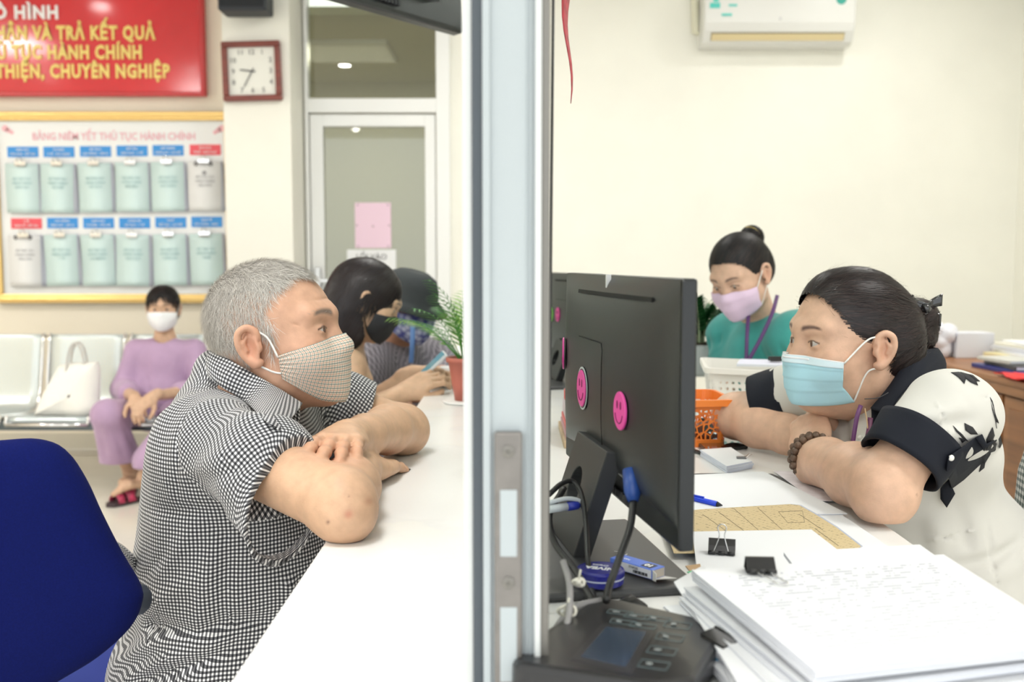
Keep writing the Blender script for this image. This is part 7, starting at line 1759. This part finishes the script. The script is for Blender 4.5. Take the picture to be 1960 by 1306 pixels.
# ---------------- woman in hat and checked shirt
ha = empty('person', (-.35, 3.45, 0), label='person in a dark bucket hat, checked shirt and blue patterned mask', cat='person')
RHt = axes(dirf(math.radians(-40), math.radians(-14)), (.1, 0, 1)); HTF = place(RHt, .98, (0, .03, -.02), at(790, 602, 3.38))
kf = Field(); head_field(kf, HTF, male=False, squint=.5); KN = at(762, 665, 3.50)
kf.cone(HTF.p((0, -.03, -.07)), KN, .045, .05, .03); kf.cone(KN, KN+np.array([0, 0, -.08]), .055, .08, .04); kf.ell(KN+np.array([0, .02, -.28]), (.11, .13, .2), .05)
sR, sL = A(715, 690, 3.38), A(835, 680, 3.62); eR, eL = A(705, 775, 3.30), A(875, 715, 3.45)
V1, F1 = kf.mesh(.0045); SKh = (.52, .28, .18); C1 = skin_tint(V1, HTF, SKh, brow=(.08, .05, .045))
wRk, wLk = A(770, 760, 3.15), A(845, 715, 3.2); kb = Field(); kb.cone(sR, eR, .04, .036, .02); kb.cone(eR, wRk, .036, .026, .02); kb.cone(sL, eL, .04, .036, .02); kb.cone(eL, wLk, .036, .026, .02)
hand_field(kb, Fr(wRk, axes(unit((.8, -.3, 0)), (0, 0, 1)), .9), side=1); hand_field(kb, Fr(wLk, axes(unit((.5, -.8, 0)), (0, 0, 1)), .9), side=-1); kb.chain([KN+np.array([-.03, .02, -.48]), KN+np.array([.05, -.36, -.52]), KN+np.array([.05, -.33, -.9])], [.1, .065, .045], .05)
V2, F2 = kb.mesh(.006); Vm, Fm, Cm = merge([(V1, F1, C1), (V2, F2, np.tile(SKh, (len(V2), 1)))]); np_mesh('body', Vm, Fm, skin_mat('skin_hat'), ha, colors=Cm)
eyes_mesh(ha, HTF, look=(0, 1, -.4))
kh = Field(); kh.ell((0, -.02, .02), (.086, .105, .09), .02, fr=HTF); kh.ell((0, -.05, -.05), (.08, .065, .07), .03, fr=HTF)
person_hair(ha, kh, HTF, lambda L_: (L_[:, 1] < np.interp(L_[:, 2], [-.12, -.05, .0, .03], [.0, .0, .01, .04])) & (L_[:, 2] < .05), M_hblack, M_hblk2, lambda L_: np.stack([0*L_[:, 0], 0*L_[:, 0]-.1, -np.ones(len(L_))], 1), n=800, w=.004, nseg=5)
M_hat = mat('hat_charcoal', (.035, .042, .045), .85, bump=(120, .3)); M_ = Matrix(((*(RHt[0]), 0), (*(RHt[1]), 0), (*(RHt[2]), 0), (0, 0, 0, 1))); M_.translation = HTF.p((0, -.005, .04))
hm = MB(); rows = []
for r, z, k in ((.001, .085, 0), (.05, .082, 0), (.080, .065, 0), (.094, .03, 0), (.099, -.002, 0), (.118, -.022, 1), (.140, -.042, 1)):
    rows.append([tuple(M_ @ Vector(((r)*math.cos(a)*(.92), r*math.sin(a)*1.08, z+(.004*math.sin(3*a) if k else 0)))) for a in np.linspace(0, 2*PI, 37)[:-1]])
hm.grid(rows, closed=True).build('bucket_hat', M_hat, ha, world=True, smooth=True, solid=.003)
M_mb = mat('mask_blue_print', (.16, .18, .42), .7); nt, b = nodes_of(M_mb); vo = nt.nodes.new('ShaderNodeTexVoronoi'); vo.inputs['Scale'].default_value = 45; tcn = nt.nodes.new('ShaderNodeTexCoord'); nt.links.new(tcn.outputs['Object'], vo.inputs['Vector'])
crn = nt.nodes.new('ShaderNodeValToRGB'); nt.links.new(vo.outputs['Distance'], crn.inputs[0]); crn.color_ramp.elements[0].color = (.60, .66, .80, 1); crn.color_ramp.elements[1].color = (.05, .06, .25, 1); crn.color_ramp.elements[1].position = .7; nt.links.new(crn.outputs[0], b.inputs['Base Color'])
mask_patch(ha, kf, HTF, 'face_mask', M_mb, top=lambda s: -.006-.008*np.abs(s)**2, bot=lambda s: -.115+.025*np.abs(s)**2, smax=math.radians(74), bulge=(((0, .084, -.055), (.040, .030, .045)),), nu=31, nv=21)
M_plaid = check_mat('shirt_plaid_grey', .03, None, thin=(((.50, .47, .52), .12, 0., .020), ((.10, .09, .11), .10, .008, .020)), base=(.20, .185, .215))
sf = Field(); sf.ell(KN+np.array([0, .02, -.20]), (.165, .15, .19), .06); sf.ell(KN+np.array([.0, .0, -.40]), (.17, .16, .16), .06); sf.cone(sR, sL, .062, .062, .05); sf.cone(KN+np.array([0, 0, -.14]), KN+np.array([0, 0, -.03]), .1, .06, .04)
for S_, E_, W_ in ((sR, eR, wRk), (sL, eL, wLk)): sf.cone(S_, E_, .062, .056, .03); sf.cone(E_, E_+(W_-E_)*.8, .056, .042, .03)
sf.wave(lambda X, Y, Z: .004*np.sin(21*X-27*Z+19*Y)*np.sin(19*Z+25*X+15*Y), KN-.7, KN+.6)
V_, F_ = sf.mesh(.006); uv = axis_uv(V_, F_, [(lambda c: np.ones(len(c), bool), 'star', (KN+np.array([0, 0, -.25]), -PI/2))]); np_mesh('shirt', V_, F_, M_plaid, ha, uv=uv)
for s in (-1, 1):
    P = [[KN+np.array([s*(.02+.035*u)+.0, -.062-.03*t*.6, .0-.055*t+.012*(1-t)*u]) for u in (0, .5, 1)] for t in (0, .5, 1)]
    MB().grid(P, uv=[[(u*.04, t*.06) for u in (0, .5, 1)] for t in (0, .5, 1)]).build('collar_leaf', M_plaid, ha, world=True, uv=True, solid=.002)
ribbon(ha, [at(790, 625, 3.22), at(789, 660, 3.2), at(787, 695, 3.2)], .016, mat('strap_blue', (.10, .22, .50), .5), 'neck_strap')
# ================================================================ remaining furniture and props
# potted palm on the counter
M_pot = mat('pot_terracotta', (.42, .12, .085), .5); M_soil = mat('soil', (.06, .04, .03), .95); M_leaf = mat('leaf_green', (.055, .24, .030), .45, noise=(30, .3)); M_leafy = mat('leaf_yellow_green', (.20, .38, .06), .45)
p = atz(892, 771, ZD); 
plant = empty('potted_palm', (p[0], p[1], ZD+.001), label='small green palm in a terracotta pot on the marble counter', cat='plant')
MB().lathe([(.060, 0), (.064, .004), (.060, .006)], n=32).build('saucer', mat('saucer_white', (.8, .8, .78), .4), plant, smooth=True)
MB().lathe([(.030, .006), (.038, .05), (.047, .108), (.053, .110), (.054, .122), (.048, .122), (.045, .108)], n=36).build('pot', M_pot, plant, smooth=True)
MB().lathe([(.0455, .105), (.0455, .110)], n=24).build('soil', M_soil, plant)
rg_ = np.random.default_rng(5)
for k in range(24):
    az = 2*PI*k/20*1.618*5+rg_.uniform(-.3, .3); el = rg_.uniform(.85, 1.5); L_ = rg_.uniform(.19, .31)
    pts = []; q = np.array([.01*math.cos(az), .01*math.sin(az), .105]); e = el
    for i in range(9):
        pts.append(q.copy()); q = q+L_/9*np.array([math.cos(az)*math.cos(e), math.sin(az)*math.cos(e), math.sin(e)]); e -= .17*(1 if i > 2 else .4)
    fro = MB().tube(pts, np.linspace(.0016, .0005, 9), 5).build('frond', M_leaf, plant, smooth=True)
    P_ = spline(pts, 30); lf_ = MB()
    for i in range(8, 30, 2):
        t = unit(P_[min(i+1, 29)]-P_[i-1]); sd = unit(np.cross(t, (0, 0, 1.))); up = np.cross(sd, t); ll = .058*math.sin(PI*min(1, (i-6)/24.)*.85+.25)
        for s in (-1, 1):
            d = unit(t*.75+sd*s*.8-up*.15); b0 = P_[i]; w = .0021; nrm = unit(np.cross(d, up)); 
            lf_.add([b0-nrm*w*.3, b0+d*ll*.4-nrm*w-up*.001, b0+d*ll-up*.008, b0+d*ll*.4+nrm*w-up*.001, b0+nrm*w*.3], [(0, 1, 3, 4), (1, 2, 3)])
    lf_.build('leaflets', M_leaf if k % 3 else M_leafy, fro, kind='stuff')
# second monitor further down the desk
mon2, _ = monitor((.115, 3.35), (.235, 2.86), .862, 'smaller view of a second black monitor with green and pink stickers behind the first', stickers=False)
mon2.rotation_euler.z += 0
# red things, clear box, folders and board seen between frame and monitor
M_red2 = mat('red_plastic', (.75, .04, .04), .35); M_clear = mat('box_grey_clear', (.62, .62, .66), .3); 
bd2 = MB().box((.10, 2.00, ZD), (.24, 2.26, ZD+.015)).build('wooden_board', mat('board_wood', (.62, .46, .28), .5, noise=(20, .2)), bevel=.002, label='light wooden board under the folder pile behind the large monitor', cat='board')
zb = ZD+.0155
for k, (h, m, nm, lb) in enumerate(((.012, mat('folder_pink_grey', (.60, .35, .38), .5), 'folder', 'dull pink folder on the wooden board'), (.012, M_red2, 'folder', 'red folder between two paper stacks on the wooden board'), (.030, mat('paper_pile_pink', (.70, .60, .64), .7), 'paper_pile', 'pinkish pile of forms above the red folder'), (.022, M_clear, 'letter_tray', 'clear grey tray on top of the pile of forms'))):
    MB().box((.105+.002*k, 2.01+.002*k, zb), (.235-.003*k, 2.25-.003*k, zb+h)).build(nm, m, bevel=.002, label=lb, cat=('folder', 'folder', 'paper', 'tray')[k]); zb += h+.0005
for k, (x, y) in enumerate(((.125, 2.05), (.185, 2.10))):
    rs = empty('rubber_stamp', (x, y, zb), label=('red rubber stamp nearest the window frame', 'red rubber stamp beside the monitor edge')[k], cat='stamp')
    MB().box((-.022, -.018, 0), (.022, .018, .022)).build('stamp_base', M_red2, rs, bevel=.003)
    MB().box((-.017, -.014, .0225), (.017, .014, .040)).build('stamp_window', M_clear, rs, bevel=.003); MB().box((-.012, -.011, .0405), (.012, .011, .05)).build('stamp_cap', M_red2, rs, bevel=.003)
wpp = sheet([(.15, 2.45), (.27, 2.45), (.27, 2.62), (.15, 2.62)], ZD+.0005, .02, name='paper_pile', label='small white pile of forms farther behind the stamps', cat='paper', n=4)
# plant pot near the teal woman, with round leaved stems
p = atz(1352, 692, ZD); pl2 = empty('potted_plant', (.62, 3.30, ZD+.0005), label='dark green leafy plant in a white pot in front of the wall', cat='plant')
MB().box((-.085, -.06, 0), (.085, .06, .105)).build('pot', mat('pot_white', (.78, .80, .80), .4), pl2, bevel=.012)
MB().box((-.075, -.05, .1055), (.075, .05, .110)).build('soil', M_soil, pl2)
M_dg = mat('leaf_dark_green', (.020, .105, .028), .4, noise=(30, .3))
for k in range(26):
    x, y = rg_.uniform(-.065, .065), rg_.uniform(-.035, .035); tx, ty = x*1.9+rg_.uniform(-.03, .03), y*1.7+rg_.uniform(-.03, .03); h = rg_.uniform(.07, .15)
    P_ = spline([(x, y, .105), (x*1.3, y*1.3, .105+h*.5), (tx, ty, .105+h)], 14); st_ = MB().tube(P_, np.linspace(.006, .002, 14), 6).build('stem', mat('stem_pale', (.35, .42, .25), .5), pl2, smooth=True)
    lf_ = MB()
    for i in range(4, 14):
        for s in (-1, 1):
            a = k*1.3+s*1.4; d = unit((math.cos(a)*.8, math.sin(a)*.8, .55)); w = .013; ll = .042; b0 = P_[i]; nrm = unit(np.cross(d, (.1, .2, 1)))
            lf_.add([b0, b0+d*ll*.4+nrm*w, b0+d*ll, b0+d*ll*.4-nrm*w, b0+d*ll*.45+np.array([0, 0, .004])], [(0, 4, 1), (1, 4, 2), (2, 4, 3), (3, 4, 0)])
    lf_.build('leaves', M_dg, st_, kind='stuff')
btl = empty('glue_bottle', (.635, 3.12, ZD+.0005), label='white squeeze bottle with orange cap beside the white pot', cat='bottle')
MB().lathe([(.020, 0), (.022, .004), (.022, .07), (.018, .085), (.010, .092)], n=24).build('bottle_body', mat('bottle_white', (.80, .82, .82), .3), btl, smooth=True)
MB().lathe([(.008, .092), (.008, .102), (.003, .11)], n=16).build('bottle_cap', mat('cap_orange', (.85, .25, .05), .4), btl, smooth=True)
cp_ = empty('lidded_tub', (.66, 2.86, ZD+.0005), label='white tub with a pale orange lid beside the ivory basket', cat='box')
# papers lying on the ivory basket
b0 = wbk.location
sheet([(.56, 2.50), (.72, 2.47), (.76, 2.60), (.60, 2.63)], .915, .006, name='paper_sheet', label='folded white form lying on the ivory basket', n=4, mats=[mat('form_lilac', (.70, .70, .82), .7), M_edge], curl=.004)
e4 = empty('binder_clip', (.665, 2.53, .925), label='dark binder clip on the form over the ivory basket', cat='binder clip')
P = [[(x, y, z) for y, z in ((-.012, .001), (.0, .012), (.006, .012), (.010, .001))] for x in (-.016, 0, .016)]
MB().grid(P).build('clip_body', M_clip, e4, solid=.0012); MB().tube([(-.006, .01, .002), (-.003, .03, .004), (.003, .03, .004), (.006, .01, .002)], .001, 5).build('wire_handle', M_wire, e4)
bpy.data.objects.remove(cp_)
# wooden cabinet behind the officer
M_wood2 = mat('cabinet_wood', (.36, .155, .060), .4, noise=(3, .35, 5, (1, .6, 9))); M_wood3 = mat('cabinet_wood_dark', (.30, .125, .048), .4, noise=(3, .35, 5, (1, .6, 9)))
CX, CY0, CY1, CZ = 1.78, 3.2, 4.45, .76
cb = empty('wooden_cabinet', (CX+.3, (CY0+CY1)/2, 0), label='low brown wooden cabinet with panelled side behind the officer', cat='cabinet')
MB().box((CX+.02, CY0+.02, .03), (CX+.58, CY1-.02, CZ-.06)).build('cabinet_body', M_wood3, cb, world=True, bevel=.003)
MB().box((CX-.01, CY0, CZ-.06), (CX+.60, CY1, CZ-.022)).build('top_edge', M_wood2, cb, world=True, bevel=.004)
MB().box((CX-.02, CY0-.01, CZ-.022), (CX+.61, CY1+.01, CZ)).build('cabinet_top', M_wood2, cb, world=True, bevel=.004)
for k in range(3):
    y0 = CY0+.03+k*.40; y1 = y0+.38
    pn_ = MB().box((CX+.008, y0, .06), (CX+.02, y1, CZ-.07)).build('side_panel', M_wood2, cb, world=True, bevel=.002)
    MB().box((CX+.004, y0+.04, .46), (CX+.012, y1-.04, CZ-.11)).build('raised_panel', M_wood3, pn_, world=True, bevel=.003); MB().box((CX+.004, y0+.04, .10), (CX+.012, y1-.04, .42)).build('raised_panel', M_wood3, pn_, world=True, bevel=.003)
MB().box((CX+.03, CY0+.03, 0), (CX+.57, CY1-.03, .03)).build('plinth', M_wood3, cb, world=True)
z = CZ+.0005
items = [((CX+.05, 3.75), (.26, .42), .016, (.02, .03, .22), 'blue folder on the cabinet, bottom of its pile', 'folder', 0.05), ((CX+.07, 3.78), (.20, .30), .016, (.03, .03, .04), 'black document case on the blue folder', 'folder', -.08), ((CX+.055, 3.82), (.15, .20), .014, (.62, .62, .58), 'small grey book on the dark case', 'book', .15)]
zz_ = z
for (x, y), (w, d), h, col, lb, cat_, rz in items:
    o = MB().box((-w/2, -d/2, 0), (w/2, d/2, h)).build('folder' if cat_ == 'folder' else 'book', mat('cover_%s' % lb[:6].strip().replace(' ', '_'), col, .4), bevel=.002, label=lb, cat=cat_); o.location = (x+w/2, y, zz_); o.rotation_euler = (0, 0, rz); zz_ += h+.0006
    MB().box((-w/2+.004, -d/2-.001, .003), (w/2-.004, d/2-.004, h-.003)).build('page_block', M_pages, o)
zz_ = z
for k in range(6):
    h = (.012, .020, .010, .018, .012, .008)[k]; col = ((.82, .83, .84), (.80, .72, .42), (.84, .84, .84), (.70, .72, .78), (.84, .82, .70), (.86, .86, .86))[k]
    w, d = .30-.01*k, .42-.02*k
    o = MB().box((-w/2, -d/2, 0), (w/2, d/2, h)).build('paper_stack', mat('stack_tone_%s' % ('white', 'yellow', 'pale', 'bluish', 'cream', 'bright')[k], col, .8), bevel=.001, label='%s papers on the far end of the cabinet, %s of the pile' % (('white', 'yellow', 'pale', 'bluish', 'cream', 'bright')[k], ('lowest', 'second from the bottom', 'third from the bottom', 'fourth from the bottom', 'fifth from the bottom', 'topmost')[k]), cat='papers')
    o.location = (CX+.38+.008*k, 4.05+.01*k, zz_); o.rotation_euler = (0, 0, .12*math.sin(k*2.2)); zz_ += h+.0006
for k, (px, py, w, d, h, col, lb) in enumerate(((1860, 655, .16, .12, .11, (.74, .75, .80), 'pale carton standing behind the papers on the cabinet'), (1822, 660, .10, .10, .13, (.78, .78, .84), 'white crumpled bag of papers behind the officer\'s head'))):
    x = (px-985)/1906*4.35+(.0 if k == 0 else -.05)
    if k == 0: MB().box((x-w/2, 4.30, z), (x+w/2, 4.30+d, z+h)).build('carton', mat('carton_pale', col, .7), bevel=.003, label=lb, cat='box')
    else:
        f = Field(); rr = np.random.default_rng(3)
        for q in range(16): f.ell((x+rr.uniform(-.04, .05), 4.36+rr.uniform(-.03, .03), z+.05+rr.uniform(-.01, .08)), rr.uniform(.022, .045, 3), .006, R=rotm(*rr.uniform(0, 3, 3)))
        V_, F_ = f.mesh(.006); V_[:, 2] = np.maximum(V_[:, 2], z); o = np_mesh('plastic_bag', V_, F_, mat('bag_white', col, .3), None); tag(o, lb, 'bag')
# toy figure with hat on a red cloth, and the cloth
f = Field(); xr = 1.83; yr = 3.42
V = []; 
P = [[(xr+.02+(u-.5)*.20+.01*math.sin(v*9+u*4), yr-.13+v*.34+.01*math.sin(u*9), z+.004+.008*abs(math.sin(u*11+v*5))+.006*math.sin(v*13)**2) for u in np.linspace(0, 1, 14)] for v in np.linspace(0, 1, 18)]
MB().grid(P).build('red_cloth', mat('cloth_red', (.80, .03, .03), .6), smooth=True, solid=.003, label='crumpled red cloth on the near end of the cabinet', cat='cloth')
fg = empty('toy_figure', (xr+.02, yr, z+.018), label='small festive figure with a brown-brimmed white hat on the red cloth', cat='figurine')
ff = Field(); ff.ell((xr+.02, yr, z+.05), (.022, .022, .032), .01); ff.ell((xr+.02, yr, z+.105), (.032, .032, .034), .01); ff.cone((xr+.02, yr-.02, z+.06), (xr-.012, yr-.035, z+.045), .009, .008, .01); ff.cone((xr+.03, yr-.01, z+.06), (xr+.055, yr-.02, z+.04), .009, .008, .01)
V_, F_ = ff.mesh(.004); np_mesh('figure_body', V_, F_, mat('figure_yellow', (.80, .58, .12), .5, noise=(60, .5)), fg)
MB().lathe([(.0, .150), (.022, .146), (.030, .132), (.030, .126)], (xr+.02, yr, z-.0), 24).build('hat_crown', mat('hat_white', (.82, .82, .8), .7), fg, world=True, smooth=True)
MB().lathe([(.042, .121), (.045, .124), (.030, .130)], (xr+.02, yr, z), 24).build('hat_brim', mat('hat_brown', (.20, .05, .02), .5), fg, world=True, smooth=True)
MB().prism([(-.012, -.012), (.012, -.012), (.012, .012), (-.012, .012)], 0, .034, M=Matrix.Translation((xr+.005, yr-.030, z+.018))).build('green_scarf', mat('scarf_green', (.30, .60, .12), .6), fg, world=True, bevel=.003)
# officer's chair with a houndstooth cover
M_hound = check_mat('houndstooth', .016, [(.82, .82, .80), (.30, .32, .32), (.02, .05, .045)])
och = empty('office_chair', (.98, 1.74, 0), label='chair behind the officer with a black and white houndstooth cover', cat='chair')
P = []; UVq = []
for i, t in enumerate(np.linspace(0, 1, 15)):
    row = []; ru = []
    for j, u in enumerate(np.linspace(-1, 1, 17)):
        w = .215*(1-.25*max(0, t-.7)/.3*abs(u)); row.append((.985+.035*t-.045*(1-u*u)*-1*-.6+.02*math.sin(t*3), 1.745+u*w, .50+.385*t-.03*u*u*max(0, t-.6)/.4)); ru.append((u*.22, t*.4))
    P.append(row); UVq.append(ru)
MB().grid(P, uv=UVq).build('backrest_cover', M_hound, och, world=True, smooth=True, uv=True, solid=.045)
MB().box((.60, 1.50, .40), (.99, 1.98, .455)).build('seat', mat('seat_black', (.03, .03, .035), .8), och, world=True, bevel=.03)
MB().tube([(.80, 1.74, .06), (.80, 1.74, .41)], .028, 12).build('gas_column', M_mstand, och, world=True, smooth=True)
for k in range(5):
    a = 2*PI*k/5+.3; MB().tube([(.80, 1.74, .10), (.80+.15*math.cos(a), 1.74+.15*math.sin(a), .085), (.80+.29*math.cos(a), 1.74+.29*math.sin(a), .065)], [.024, .02, .016], 8).sphere((.80+.29*math.cos(a), 1.74+.29*math.sin(a), .028), .026, 10).build('leg', M_mstand, och, world=True, smooth=True)
MB().box((.99, 1.70, .42), (1.03, 1.79, .66)).build('back_support', M_mstand, och, world=True, bevel=.008)
# blue visitor chair: backrest seen from behind at the left, chrome armrest
M_bluef = mat('fabric_royal_blue', (.003, .007, .085), .95, spec=.15, bump=(700, .25, .001), noise=(400, .15)); 
bc = empty('visitor_chair', (-.70, 1.62, 0), label='royal blue fabric chair with chrome armrests in the left foreground', cat='chair')
YB = 1.30
out = [(-90, 846), (0, 842), (60, 843), (105, 866), (140, 925), (170, 1000), (205, 1080), (240, 1150), (243, 1182), (225, 1225), (170, 1275), (105, 1312), (0, 1370), (-120, 1395), (-230, 1330), (-260, 1180), (-220, 980), (-160, 870)]
bp_ = np.array([at(x, y, YB) for x, y in out]); oc = spline(np.vstack([bp_, bp_[:1]]), 73)[:-1]; c0 = oc.mean(0)
rows = []
nv_ = np.array([.35, 1., .1]); nv_ = unit(nv_)
def cur(q): return np.array([0, 1, 0])*(-.12*((q[0]-c0[0])/.3))
for sc_, th in ((.02, -.030), (.5, -.030), (.85, -.026), (.95, -.018), (.99, -.008), (1.0, .0), (.99, .012), (.95, .026), (.85, .04), (.5, .048), (.02, .05)):
    rows.append([c0+(q-c0)*sc_+np.array([0, th, 0])+np.array([0, .10*(((c0+(q-c0)*sc_)[0]-c0[0])/.3), 0]) for q in oc])
bkm = MB().grid(rows, closed=True); bkm.add(rows[0], [tuple(range(len(rows[0])))]); bkm.build('backrest', M_bluef, bc, world=True, smooth=True)
M_chr2 = mat('chrome_bright', (.82, .83, .84), .08, metal=1)
MB().tube(spline([at(150, 1046, 1.42), at(200, 1044, 1.45), at(235, 1062, 1.52), at(262, 1095, 1.62), at(285, 1150, 1.75), at(295, 1220, 1.85)], 24), .011, 10).build('armrest', M_chr2, bc, world=True, smooth=True)
MB().tube(spline([at(-200, 1046, 1.42), at(-170, 1044, 1.6), at(-150, 1062, 1.9), at(-120, 1150, 2.0)], 24), .011, 10).build('armrest', M_chr2, bc, world=True, smooth=True)
a, b = at(215, 1150, 1.38), at(262, 1148, 1.46)
MB().tube([a, (a+b)/2, b], [.014, .020, .024], 12).build('back_bracket', mat('bracket_dark', (.03, .05, .09), .4), bc, world=True, smooth=True)
MB().box((-.86, 1.42, .385), (-.36, 1.95, .45)).build('seat', mat('fabric_seat_blue', (.012, .03, .22), .9, bump=(600, .2)), bc, world=True, bevel=.03)
MB().tube([(-.62, 1.68, .05), (-.62, 1.68, .39)], .027, 12).build('gas_column', M_mstand, bc, world=True, smooth=True)
for k in range(5):
    a = 2*PI*k/5; MB().tube([(-.62, 1.68, .10), (-.62+.28*math.cos(a), 1.68+.28*math.sin(a), .065)], [.024, .016], 8).sphere((-.62+.28*math.cos(a), 1.68+.28*math.sin(a), .028), .026, 10).build('leg', M_mstand, bc, world=True, smooth=True)
# stools for the two waiting women and the colleague, hidden behind the counter edge
for k, (x, y, lb) in enumerate(((-.66, 3.0, 'plain stool under the girl with the phone'), (-.42, 3.52, 'plain stool under the person in the hat'), (.92, 3.08, 'plain office stool under the colleague in teal'))):
    stl = empty('stool', (x, y, 0), label=lb, cat='stool')
    MB().lathe([(.17, .40), (.18, .42), (.17, .44)], n=28).build('seat', M_mstand, stl, smooth=True)
    for q in range(4): a = PI/4+PI/2*q; MB().tube([(.11*math.cos(a), .11*math.sin(a), .41), (.17*math.cos(a), .17*math.sin(a), .0)], .012, 8).build('leg', M_chrome, stl, smooth=True)
# white cups further along the counter by the frame
cup = MB().lathe([(.026, 0), (.034, .06), (.032, .06), (.025, .004)], n=24).build('paper_cup', mat('cup_white', (.84, .84, .84), .5), smooth=True, label='white cup on the counter behind the palm', cat='cup'); cup.location = (-.198, 3.0, ZD+.0005)
